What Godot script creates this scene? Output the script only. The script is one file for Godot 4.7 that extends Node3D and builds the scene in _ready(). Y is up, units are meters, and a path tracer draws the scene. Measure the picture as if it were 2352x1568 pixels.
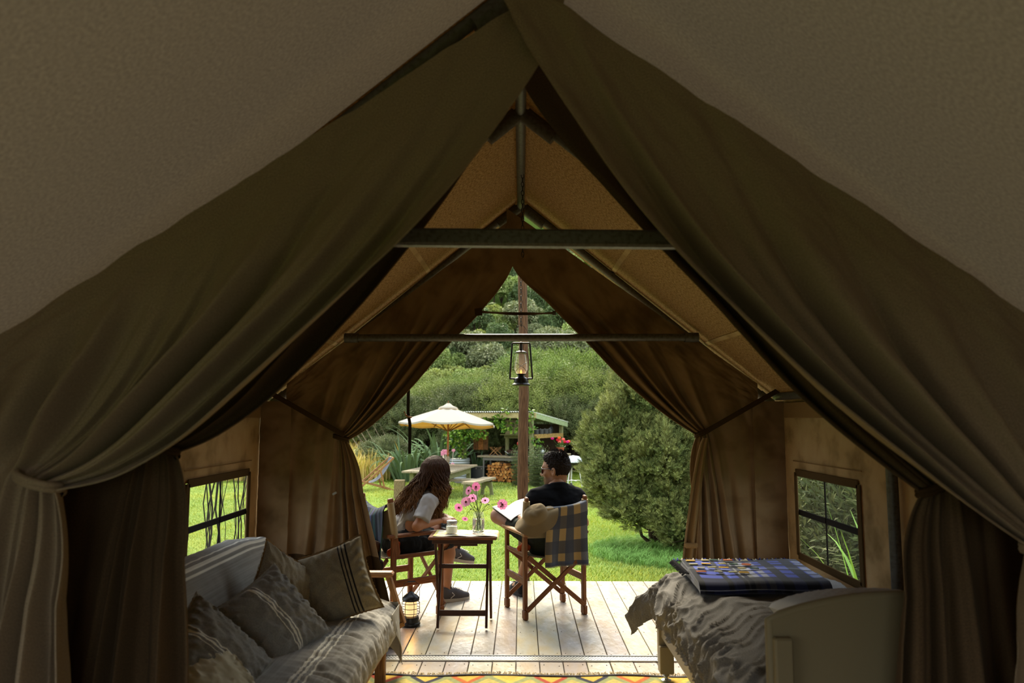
extends Node3D
# A canvas glamping tent seen from its back room: y up, metres, the tent runs along -z, its floor at y = 0, the lawn at y = -0.65.

const EAVE := 1.6
const RIDGE := 3.0
const HALF := 1.74
const LAWN := -0.65

var M := {}

func _ready() -> void:
	rng.seed = 7
	# camera: 26 mm on full frame, tilted 5.9 degrees up
	var cam := Camera3D.new()
	cam.name = "camera"
	add_child(cam)
	cam.position = V(0, 1.47, 0)
	cam.rotation = V(deg_to_rad(5.9), deg_to_rad(0.704), 0)
	cam.fov = rad_to_deg(2.0 * atan(784.0 / 1700.0))
	cam.near = 0.05
	cam.far = 600.0
	var lens := CameraAttributesPhysical.new()
	lens.frustum_focal_length = 26.0
	lens.exposure_aperture = 2.8
	lens.frustum_focus_distance = 6.3
	cam.attributes = lens
	cam.current = true
	# a bright overcast sky with a soft sun behind thin cloud
	var env := Environment.new()
	env.background_mode = Environment.BG_SKY
	var sky := Sky.new()
	var ps := ProceduralSkyMaterial.new()
	ps.sky_top_color = Color(0.80, 0.85, 0.90)
	ps.sky_horizon_color = Color(0.93, 0.94, 0.93)
	ps.sky_curve = 0.2
	ps.ground_bottom_color = Color(0.25, 0.28, 0.18)
	ps.ground_horizon_color = Color(0.45, 0.48, 0.38)
	ps.sun_angle_max = 30.0
	sky.sky_material = ps
	env.sky = sky
	env.background_energy_multiplier = 1.0
	env.tonemap_mode = Environment.TONE_MAPPER_LINEAR
	env.tonemap_exposure = 3.7
	env.sdfgi_enabled = true
	env.ssao_enabled = true
	env.ssil_enabled = true
	var we := WorldEnvironment.new()
	we.name = "world_environment"
	we.environment = env
	add_child(we)
	var sun := DirectionalLight3D.new()
	sun.name = "sun"
	sun.light_color = Color(1.0, 0.95, 0.84)
	sun.light_energy = 1.1
	sun.light_angular_distance = 28.0
	sun.shadow_enabled = true
	sun.sky_mode = DirectionalLight3D.SKY_MODE_LIGHT_ONLY
	add_child(sun)
	sun.look_at_from_position(V(-1.0, 6.4, -7.0), Vector3.ZERO)
	materials()
	ground_and_floor()
	tent_shell()
	tent_frames()
	curtains()
	hillside()
	near_bush()
	far_garden()
	garden_furniture()
	kitchen_shelter()
	deck_furniture()
	people()
	sofa_corner()
	bed_corner()
	small_things()
	window_plants()

# ---------------------------------------------------------------- geometry
class G:
	var v := PackedVector3Array()
	var n := PackedVector3Array()
	var uv := PackedVector2Array()
	var c := PackedColorArray()
	var ix := PackedInt32Array()
	var col := Color(1, 1, 1)

	func p(pos: Vector3, nor: Vector3, t := Vector2.ZERO) -> int:
		v.append(pos)
		n.append(nor)
		uv.append(t)
		c.append(col)
		return v.size() - 1

	func tri(a: int, b: int, d: int) -> void:
		var g := (v[d] - v[a]).cross(v[b] - v[a])
		if g.dot(n[a] + n[b] + n[d]) < 0.0:
			ix.append_array(PackedInt32Array([a, d, b]))
		else:
			ix.append_array(PackedInt32Array([a, b, d]))

	func face(pts: Array, nor := Vector3.ZERO, ts: Array = []) -> void:
		if nor == Vector3.ZERO:
			nor = (pts[2] - pts[0]).cross(pts[1] - pts[0]).normalized()
		var s := v.size()
		for i in pts.size():
			p(pts[i], nor, ts[i] if ts.size() else Vector2(pts[i].x + pts[i].z, pts[i].y))
		for i in range(1, pts.size() - 1):
			tri(s, s + i, s + i + 1)

	# a grid of points rows[j][i]; normals from its own slopes; thick > 0 gives it a back and edges
	func net(rows: Array, us := 1.0, vs := 1.0, flip := false, closed := false, thick := 0.0) -> void:
		var nv: int = rows.size()
		var nu: int = rows[0].size()
		var nor := []
		for j in nv:
			var r := PackedVector3Array()
			for i in nu:
				var a: Vector3 = rows[j][(i + 1) % nu if closed and i == nu - 1 else mini(i + 1, nu - 1)]
				var b: Vector3 = rows[j][nu - 2 if closed and i == 0 else maxi(i - 1, 0)]
				if closed and i == nu - 1:
					a = rows[j][1]
				var cc: Vector3 = rows[mini(j + 1, nv - 1)][i]
				var dd: Vector3 = rows[maxi(j - 1, 0)][i]
				var q := (a - b).cross(cc - dd)
				if q.length_squared() < 1e-16:
					q = Vector3.UP
				r.append(q.normalized() * (-1.0 if flip else 1.0))
			nor.append(r)
		for side in (2 if thick > 0.0 else 1):
			var s := v.size()
			for j in nv:
				for i in nu:
					var m: Vector3 = nor[j][i]
					var q: Vector3 = rows[j][i]
					if side == 1:
						q -= m * thick
						m = -m
					p(q, m, Vector2(us * i / (nu - 1.0), vs * j / (nv - 1.0)))
			for j in nv - 1:
				for i in nu - 1:
					var k := s + j * nu + i
					tri(k, k + 1, k + nu)
					tri(k + 1, k + nu + 1, k + nu)
		if thick > 0.0:
			var edge := []
			for i in nu:
				edge.append([0, i])
			for j in range(1, nv):
				edge.append([j, nu - 1])
			for i in range(nu - 2, -1, -1):
				edge.append([nv - 1, i])
			for j in range(nv - 2, 0, -1):
				edge.append([j, 0])
			for k in edge.size():
				if closed and (edge[k][1] == edge[(k + 1) % edge.size()][1]):
					continue
				var e: Array = edge[k]
				var f: Array = edge[(k + 1) % edge.size()]
				var a: Vector3 = rows[e[0]][e[1]]
				var b: Vector3 = rows[f[0]][f[1]]
				face([a, b, b - nor[f[0]][f[1]] * thick, a - nor[e[0]][e[1]] * thick])

	func box(at: Vector3, size: Vector3, bs := Basis.IDENTITY, bev := 0.003) -> void:
		var h := size * 0.5
		bev = minf(bev, minf(h.x, minf(h.y, h.z)) * 0.8)
		var long := 0 if size.x >= size.y and size.x >= size.z else (1 if size.y >= size.z else 2)
		var q := func(a: Vector3) -> Vector3: return at + bs * a
		var off := Vector2(absf(at.x * 7.31) + absf(at.y * 3.7), absf(at.z * 5.13) + absf(at.x * 2.9))
		for ax in 3:
			var u := (ax + 1) % 3
			var w := (ax + 2) % 3
			for sg in [-1.0, 1.0]:
				var pts := []
				var ts := []
				for k in [[-1, -1], [1, -1], [1, 1], [-1, 1]]:
					var a := Vector3.ZERO
					a[ax] = sg * h[ax]
					a[u] = k[0] * (h[u] - bev)
					a[w] = k[1] * (h[w] - bev)
					pts.append(q.call(a))
					ts.append(off + (Vector2(a[long], a[w if u == long else u]) if ax != long else Vector2(a[u], a[w])))
				var nr := Vector3.ZERO
				nr[ax] = sg
				face(pts, bs * nr, ts)
		if bev <= 0.0:
			return
		for ax in 3:
			var u := (ax + 1) % 3
			var w := (ax + 2) % 3
			for su in [-1.0, 1.0]:
				for sw in [-1.0, 1.0]:
					var pts := []
					var ts := []
					for k in [[-1, 0], [1, 0], [1, 1], [-1, 1]]:
						var a := Vector3.ZERO
						a[ax] = k[0] * (h[ax] - bev)
						a[u] = su * (h[u] - (bev if k[1] else 0.0))
						a[w] = sw * (h[w] - (0.0 if k[1] else bev))
						pts.append(q.call(a))
						ts.append(off + Vector2(a[long], a[(long + 1) % 3]))
					var nr := Vector3.ZERO
					nr[u] = su
					nr[w] = sw
					face(pts, (bs * nr).normalized(), ts)
		for sx in [-1.0, 1.0]:
			for sy in [-1.0, 1.0]:
				for sz in [-1.0, 1.0]:
					var b := Vector3(sx * (h.x - bev), sy * (h.y - bev), sz * (h.z - bev))
					face([q.call(b + Vector3(sx * bev, 0, 0)), q.call(b + Vector3(0, sy * bev, 0)), q.call(b + Vector3(0, 0, sz * bev))], (bs * Vector3(sx, sy, sz)).normalized())

	# a bar of section w (across) by h (along hint) from a to b
	func bar(a: Vector3, b: Vector3, w: float, h: float, hint := Vector3.UP, bev := 0.003) -> void:
		var x := (b - a).normalized()
		if absf(x.dot(hint)) > 0.98:
			hint = Vector3.RIGHT
		var z := x.cross(hint).normalized()
		box((a + b) * 0.5, Vector3((b - a).length(), h, w), Basis(x, z.cross(x), z), bev)

	func tube(pts: Array, r, sides := 8, caps := true, flat := 1.0) -> void:
		var cnt := pts.size()
		var rows := []
		var len := 0.0
		var side := Vector3.ZERO
		var s := v.size()
		for i in cnt:
			var d: Vector3 = (pts[mini(i + 1, cnt - 1)] - pts[maxi(i - 1, 0)])
			d = d.normalized() if d.length() > 1e-9 else Vector3.UP
			if i:
				len += pts[i].distance_to(pts[i - 1])
			if side == Vector3.ZERO:
				side = d.cross(Vector3.UP if absf(d.y) < 0.9 else Vector3.RIGHT).normalized()
			side = (side - d * side.dot(d)).normalized()
			var other := d.cross(side)
			var rad: float = r if r is float else r[i]
			for k in sides + 1:
				var t := TAU * k / sides
				var nr := side * cos(t) + other * sin(t) * flat
				p(pts[i] + nr * rad, nr.normalized(), Vector2(len, 1.0 * k / sides * 0.2))
		for i in cnt - 1:
			for k in sides:
				var a := s + i * (sides + 1) + k
				tri(a, a + 1, a + sides + 1)
				tri(a + 1, a + sides + 2, a + sides + 1)
		if caps:
			for e in [0, cnt - 1]:
				var d: Vector3 = (pts[e] - pts[1 if e == 0 else e - 1]).normalized()
				var m := p(pts[e], d)
				var first := v.size()
				for k in sides:
					p(v[s + e * (sides + 1) + k], d)
				for k in sides:
					tri(m, first + k, first + (k + 1) % sides)

	# profile of (radius, height) turned about the y axis of xf
	func lathe(prof: Array, segs := 20, xf := Transform3D.IDENTITY, crease := 0.6) -> void:
		var cnt := prof.size()
		for i in cnt - 1:
			var d: Vector2 = prof[i + 1] - prof[i]
			if d.length() < 1e-7:
				continue
			d = d.normalized()
			var ns := []
			for e in [0, 1]:
				var o: Vector2 = d
				var j: int = i - 1 if e == 0 else i + 2
				if j >= 0 and j < cnt:
					var dd: Vector2 = (prof[i] - prof[i - 1]) if e == 0 else (prof[i + 2] - prof[i + 1])
					if dd.length() > 1e-7 and absf(d.angle_to(dd)) < crease:
						o = (d + dd.normalized()).normalized()
				ns.append(Vector2(o.y, -o.x))
			var s := v.size()
			for e in [0, 1]:
				for k in segs + 1:
					var t := TAU * k / segs
					var q: Vector2 = prof[i + e]
					var m: Vector2 = ns[e]
					p(xf * Vector3(q.x * cos(t), q.y, q.x * sin(t)), (xf.basis * Vector3(m.x * cos(t), m.y, m.x * sin(t))).normalized(), Vector2(1.0 * k / segs, q.y))
			for k in segs:
				tri(s + k, s + k + 1, s + segs + 1 + k)
				tri(s + k + 1, s + segs + 2 + k, s + segs + 1 + k)

	func ball(at: Vector3, r: Vector3, bs := Basis.IDENTITY, segs := 12, rings := 8) -> void:
		var s := v.size()
		for j in rings + 1:
			var a := PI * j / rings
			for i in segs + 1:
				var b := TAU * i / segs
				var m := Vector3(sin(a) * cos(b), cos(a), sin(a) * sin(b))
				p(at + bs * (m * r), (bs * (m / r)).normalized(), Vector2(1.0 * i / segs, 1.0 * j / rings))
		for j in rings:
			for i in segs:
				var k := s + j * (segs + 1) + i
				if j > 0:
					tri(k, k + 1, k + segs + 1)
				if j < rings - 1:
					tri(k + 1, k + segs + 2, k + segs + 1)

	# outline (in the xy plane of xf) given depth along z, from z0 to z1
	func slab(poly: PackedVector2Array, z0: float, z1: float, xf := Transform3D.IDENTITY) -> void:
		var t := Geometry2D.triangulate_polygon(poly)
		for e in [z0, z1]:
			var s := v.size()
			for q in poly:
				p(xf * Vector3(q.x, q.y, e), (xf.basis * Vector3(0, 0, 1 if (e == z1) == (z1 > z0) else -1)).normalized(), q)
			for i in range(0, t.size(), 3):
				tri(s + t[i], s + t[i + 1], s + t[i + 2])
		var ccw := not Geometry2D.is_polygon_clockwise(poly)
		for i in poly.size():
			var a := poly[i]
			var b := poly[(i + 1) % poly.size()]
			var m := Vector2(b.y - a.y, a.x - b.x).normalized() * (1.0 if ccw else -1.0)
			face([xf * Vector3(a.x, a.y, z0), xf * Vector3(b.x, b.y, z0), xf * Vector3(b.x, b.y, z1), xf * Vector3(a.x, a.y, z1)], (xf.basis * Vector3(m.x, m.y, 0)).normalized(), [Vector2(a.x + a.y, z0), Vector2(b.x + b.y, z0), Vector2(b.x + b.y, z1), Vector2(a.x + a.y, z1)])

	# a pointed leaf or blade: a narrow strip along pts, folded a little
	func blade(pts: Array, w: float, side: Vector3, fold := 0.25, shape := 0.5) -> void:
		var cnt := pts.size()
		var s := v.size()
		for i in cnt:
			var t := i / (cnt - 1.0)
			var ww := w * clampf(minf(t / 0.15 + 0.35, (1.0 - t) / shape + 0.04), 0.0, 1.0)
			var d: Vector3 = (pts[mini(i + 1, cnt - 1)] - pts[maxi(i - 1, 0)]).normalized()
			var sd := (side - d * side.dot(d)).normalized()
			var up := d.cross(sd)
			p(pts[i] + sd * ww + up * ww * fold, (up - sd * fold).normalized(), Vector2(t, 0))
			p(pts[i], up, Vector2(t, 0.5))
			p(pts[i] - sd * ww + up * ww * fold, (up + sd * fold).normalized(), Vector2(t, 1))
		for i in cnt - 1:
			for k in 2:
				var a := s + i * 3 + k
				tri(a, a + 1, a + 3)
				tri(a + 1, a + 4, a + 3)

	func leaf(at: Vector3, d: Vector3, side: Vector3, l: float, w: float) -> void:
		var up := d.cross(side).normalized()
		var a := p(at, up)
		var b := p(at + d * l * 0.45 + side * w, (up - side * 0.3).normalized())
		var e := p(at + d * l * 0.45 - side * w, (up + side * 0.3).normalized())
		var f := p(at + d * l - up * l * 0.12, up)
		tri(a, b, e)
		tri(b, f, e)

	func move(o: Vector3) -> G:
		for i in v.size():
			v[i] += o
		return self

	func xform(t: Transform3D) -> G:
		for i in v.size():
			v[i] = t * v[i]
			n[i] = (t.basis * n[i]).normalized()
		return self

	func mesh() -> ArrayMesh:
		var a := []
		a.resize(Mesh.ARRAY_MAX)
		a[Mesh.ARRAY_VERTEX] = v
		a[Mesh.ARRAY_NORMAL] = n
		a[Mesh.ARRAY_TEX_UV] = uv
		a[Mesh.ARRAY_COLOR] = c
		a[Mesh.ARRAY_INDEX] = ix
		var m := ArrayMesh.new()
		m.add_surface_from_arrays(Mesh.PRIMITIVE_TRIANGLES, a)
		return m


# a field of distances on a grid: bones joined with a smooth minimum, meshed as surface nets
class Field:
	var o: Vector3
	var h: float
	var nx: int
	var ny: int
	var nz: int
	var d := PackedFloat32Array()

	func _init(lo: Vector3, hi: Vector3, cell: float) -> void:
		o = lo
		h = cell
		nx = int((hi.x - lo.x) / cell) + 2
		ny = int((hi.y - lo.y) / cell) + 2
		nz = int((hi.z - lo.z) / cell) + 2
		d.resize(nx * ny * nz)
		d.fill(0.08)

	func _span(lo: Vector3, hi: Vector3) -> Array:
		return [Vector3i(((lo - o) / h).floor()).clamp(Vector3i.ZERO, Vector3i(nx - 1, ny - 1, nz - 1)), Vector3i(((hi - o) / h).ceil()).clamp(Vector3i.ZERO, Vector3i(nx - 1, ny - 1, nz - 1))]

	# tapered bone; flat squeezes it along the direction wide by that factor
	func bone(a: Vector3, b: Vector3, ra: float, rb: float, k := 0.02, squeeze := Vector3.ZERO) -> void:
		var g := maxf(ra, rb) * (1.0 + squeeze.length()) + k + 2.0 * h
		var sp := _span(a.min(b) - Vector3.ONE * g, a.max(b) + Vector3.ONE * g)
		var ba := b - a
		var l2 := maxf(ba.length_squared(), 1e-9)
		var sq := squeeze.length()
		var sd := squeeze.normalized() if sq > 0.0 else Vector3.ZERO
		for z in range(sp[0].z, sp[1].z + 1):
			for y in range(sp[0].y, sp[1].y + 1):
				var at: int = (z * ny + y) * nx
				for x in range(sp[0].x, sp[1].x + 1):
					var pp := o + Vector3(x, y, z) * h
					var pa := pp - a
					var t := clampf(pa.dot(ba) / l2, 0.0, 1.0)
					var r := pa - ba * t
					if sq > 0.0:
						r += sd * r.dot(sd) * sq
					var e := r.length() - ra - (rb - ra) * t
					var f := d[at + x]
					var q := maxf(k - absf(f - e), 0.0) / k
					d[at + x] = minf(f, e) - q * q * k * 0.25

	func egg(c: Vector3, r: Vector3, bs := Basis.IDENTITY, k := 0.02, carve := false) -> void:
		var g := maxf(r.x, maxf(r.y, r.z)) + k + 2.0 * h
		var sp := _span(c - Vector3.ONE * g, c + Vector3.ONE * g)
		var inv := bs.transposed()
		var rm := minf(r.x, minf(r.y, r.z))
		for z in range(sp[0].z, sp[1].z + 1):
			for y in range(sp[0].y, sp[1].y + 1):
				var at: int = (z * ny + y) * nx
				for x in range(sp[0].x, sp[1].x + 1):
					var q := inv * (o + Vector3(x, y, z) * h - c)
					var k0 := (q / r).length()
					var k1 := (q / (r * r)).length()
					var e := k0 * (k0 - 1.0) / k1 if k1 > 1e-6 else -rm
					var f := d[at + x]
					if carve:
						e = -e
						var w := maxf(k - absf(f - e), 0.0) / k
						d[at + x] = maxf(f, e) + w * w * k * 0.25
					else:
						var w := maxf(k - absf(f - e), 0.0) / k
						d[at + x] = minf(f, e) - w * w * k * 0.25

	# keep only the side of the plane through a that n points away from
	func cut(a: Vector3, n: Vector3, near := 99.0) -> void:
		n = n.normalized()
		for z in nz:
			for y in ny:
				var at: int = (z * ny + y) * nx
				for x in nx:
					var pp := o + Vector3(x, y, z) * h - a
					if pp.length() < near:
						d[at + x] = maxf(d[at + x], pp.dot(n))

	func ripple(nz_: FastNoiseLite, amount: float, sx := Vector3.ONE) -> void:
		for z in nz:
			for y in ny:
				var at: int = (z * ny + y) * nx
				for x in nx:
					if absf(d[at + x]) < 0.04:
						d[at + x] += amount * nz_.get_noise_3dv((o + Vector3(x, y, z) * h) * sx)

	func grad(x: float, y: float, z: float) -> Vector3:
		var f := func(a: float, b: float, cc: float) -> float:
			var i := clampi(int(a), 0, nx - 2)
			var j := clampi(int(b), 0, ny - 2)
			var k := clampi(int(cc), 0, nz - 2)
			var q := (k * ny + j) * nx + i
			var fx := clampf(a - i, 0, 1)
			var fy := clampf(b - j, 0, 1)
			var fz := clampf(cc - k, 0, 1)
			var s := nx * ny
			var lo := lerpf(lerpf(d[q], d[q + 1], fx), lerpf(d[q + nx], d[q + nx + 1], fx), fy)
			var hi := lerpf(lerpf(d[q + s], d[q + s + 1], fx), lerpf(d[q + s + nx], d[q + s + nx + 1], fx), fy)
			return lerpf(lo, hi, fz)
		return Vector3(f.call(x + 0.7, y, z) - f.call(x - 0.7, y, z), f.call(x, y + 0.7, z) - f.call(x, y - 0.7, z), f.call(x, y, z + 0.7) - f.call(x, y, z - 0.7)).normalized()

	func into(g: G, paint = null) -> void:
		var at := {}
		var sx := [0, 1, 0, 1, 0, 1, 0, 1]
		var sy := [0, 0, 1, 1, 0, 0, 1, 1]
		var sz := [0, 0, 0, 0, 1, 1, 1, 1]
		var edges := [[0, 1], [2, 3], [4, 5], [6, 7], [0, 2], [1, 3], [4, 6], [5, 7], [0, 4], [1, 5], [2, 6], [3, 7]]
		var st := [0, 1, nx, nx + 1, nx * ny, nx * ny + 1, nx * ny + nx, nx * ny + nx + 1]
		var quads := []
		for z in nz - 1:
			for y in ny - 1:
				for x in nx - 1:
					var i := (z * ny + y) * nx + x
					var neg := d[i] < 0.0
					if absf(d[i]) > 0.06:
						continue
					var same := true
					for k in range(1, 8):
						if (d[i + st[k]] < 0.0) != neg:
							same = false
							break
					if same:
						continue
					var sum := Vector3.ZERO
					var cnt := 0
					for e in edges:
						var a: float = d[i + st[e[0]]]
						var b: float = d[i + st[e[1]]]
						if (a < 0.0) != (b < 0.0):
							var t := a / (a - b)
							sum += Vector3(lerpf(sx[e[0]], sx[e[1]], t), lerpf(sy[e[0]], sy[e[1]], t), lerpf(sz[e[0]], sz[e[1]], t))
							cnt += 1
					var q := Vector3(x, y, z) + sum / cnt
					var pos := o + q * h
					if paint != null:
						g.col = paint.call(pos)
					at[i] = g.p(pos, grad(q.x, q.y, q.z), Vector2(pos.x + pos.z * 0.7, pos.y))
					quads.append(i)
		for i in quads:
			var neg := d[i] < 0.0
			for e in [[1, nx, nx * ny], [nx, 1, nx * ny], [nx * ny, 1, nx]]:
				if (d[i + e[0]] < 0.0) == neg:
					continue
				var a = at.get(i)
				var b = at.get(i - e[1])
				var cc = at.get(i - e[2])
				var dd = at.get(i - e[1] - e[2])
				if a == null or b == null or cc == null or dd == null:
					continue
				g.tri(a, b, dd)
				g.tri(a, dd, cc)


# ---------------------------------------------------------------- things
var names := {}
var rng := RandomNumberGenerator.new()
var fast := FastNoiseLite.new()

func rnd(a: float, b: float) -> float:
	return rng.randf_range(a, b)

func numbered(called: String) -> String:
	var k: int = names.get(called, 0)
	names[called] = k + 1
	return called if k == 0 else "%s_%03d" % [called, k]

func tag(o: Node3D, label := "", category := "", group := "", kind := "") -> Node3D:
	if label:
		o.set_meta("label", label)
	if category:
		o.set_meta("category", category)
	if group:
		o.set_meta("group", group)
	if kind:
		o.set_meta("kind", kind)
	return o

func thing(called: String, label: String, category: String, at := Vector3.ZERO, turn := 0.0, group := "", kind := "") -> Node3D:
	var o := Node3D.new()
	o.name = numbered(called)
	add_child(o)
	o.position = at
	o.rotation.y = turn
	return tag(o, label, category, group, kind)

# one named mesh under parent; g in the parent's own axes
func obj(called: String, g, m: Material, parent: Node3D = null, at := Vector3.ZERO) -> MeshInstance3D:
	var o := MeshInstance3D.new()
	o.mesh = g.mesh() if g is G else g
	o.material_override = m
	if parent == null:
		o.name = numbered(called)
		add_child(o)
	else:
		var k := 0
		var nm := called
		while parent.has_node(NodePath(nm)):
			k += 1
			nm = "%s_%03d" % [called, k]
		o.name = nm
		parent.add_child(o, true)
	o.position = at
	return o

func copy(src: Node3D, at: Vector3, turn := 0.0, label := "", scl := Vector3.ONE) -> Node3D:
	var r: Node3D = src.duplicate()
	r.name = numbered(String(src.name).rstrip("0123456789").trim_suffix("_"))
	add_child(r)
	r.transform = Transform3D(Basis(Vector3.UP, turn).scaled_local(scl), at)
	if label:
		r.set_meta("label", label)
	return r

func many(called: String, mesh: Mesh, m: Material, xs: Array, parent: Node3D = null, cols: Array = []) -> MultiMeshInstance3D:
	var mm := MultiMesh.new()
	mm.transform_format = MultiMesh.TRANSFORM_3D
	mm.use_colors = cols.size() > 0
	mm.mesh = mesh
	mm.instance_count = xs.size()
	for i in xs.size():
		mm.set_instance_transform(i, xs[i])
		if cols.size():
			mm.set_instance_color(i, cols[i])
	var o := MultiMeshInstance3D.new()
	o.multimesh = mm
	o.material_override = m
	o.set_meta("kind", "stuff")
	if parent:
		o.name = called
		parent.add_child(o, true)
	else:
		o.name = numbered(called)
		add_child(o)
	return o

# ---------------------------------------------------------------- materials
func mat(col: Color, rough := 0.8, o := {}) -> StandardMaterial3D:
	var m := StandardMaterial3D.new()
	m.albedo_color = col
	m.roughness = rough
	m.metallic_specular = o.get("spec", 0.35)
	m.metallic = o.get("metal", 0.0)
	if o.has("tex"):
		m.albedo_texture = o.tex
	if o.has("nor"):
		m.normal_enabled = true
		m.normal_texture = o.nor
		m.normal_scale = o.get("ns", 1.0)
	if o.has("bump"):
		m.heightmap_enabled = true
		m.heightmap_texture = o.bump
		m.heightmap_scale = o.get("bs", 0.2)
	if o.has("scale"):
		m.uv1_scale = o.scale
	if o.get("tri", false):
		m.uv1_triplanar = true
	if o.get("world", false):
		m.uv1_triplanar = true
		m.uv1_world_triplanar = true
	if o.get("vc", false):
		m.vertex_color_use_as_albedo = true
	if o.has("back"):
		m.backlight_enabled = true
		m.backlight = o.back
	if o.has("rim"):
		m.rim_enabled = true
		m.rim = o.rim
		m.rim_tint = 0.6
	if o.has("coat"):
		m.clearcoat_enabled = true
		m.clearcoat = o.coat
		m.clearcoat_roughness = 0.3
	m.cull_mode = BaseMaterial3D.CULL_DISABLED
	return m

func lin(r: float, g: float, b: float) -> Color:
	return Color(r, g, b).srgb_to_linear()

func noise(freq: float, octaves := 4, seed_ := 1, kind := FastNoiseLite.TYPE_SIMPLEX_SMOOTH) -> FastNoiseLite:
	var f := FastNoiseLite.new()
	f.seed = seed_
	f.noise_type = kind
	f.frequency = freq
	f.fractal_octaves = octaves
	return f

func ntex(freq: float, octaves: int, seed_: int, ramp: Array = [], normal := 0.0, size := 512, kind := FastNoiseLite.TYPE_SIMPLEX_SMOOTH) -> NoiseTexture2D:
	var t := NoiseTexture2D.new()
	t.width = size
	t.height = size
	t.seamless = true
	t.generate_mipmaps = false
	t.noise = noise(freq, octaves, seed_, kind)
	if normal > 0.0:
		t.as_normal_map = true
		t.bump_strength = normal
	if ramp.size():
		var g := Gradient.new()
		var off := PackedFloat32Array()
		var cols := PackedColorArray()
		for i in ramp.size():
			off.append(i / (ramp.size() - 1.0))
			cols.append(ramp[i])
		g.offsets = off
		g.colors = cols
		t.color_ramp = g
	return t

func grey(a: float) -> Color:
	return Color(a, a, a)

func V(x: float, y: float, z: float) -> Vector3:
	return Vector3(x, y, z)

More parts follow.
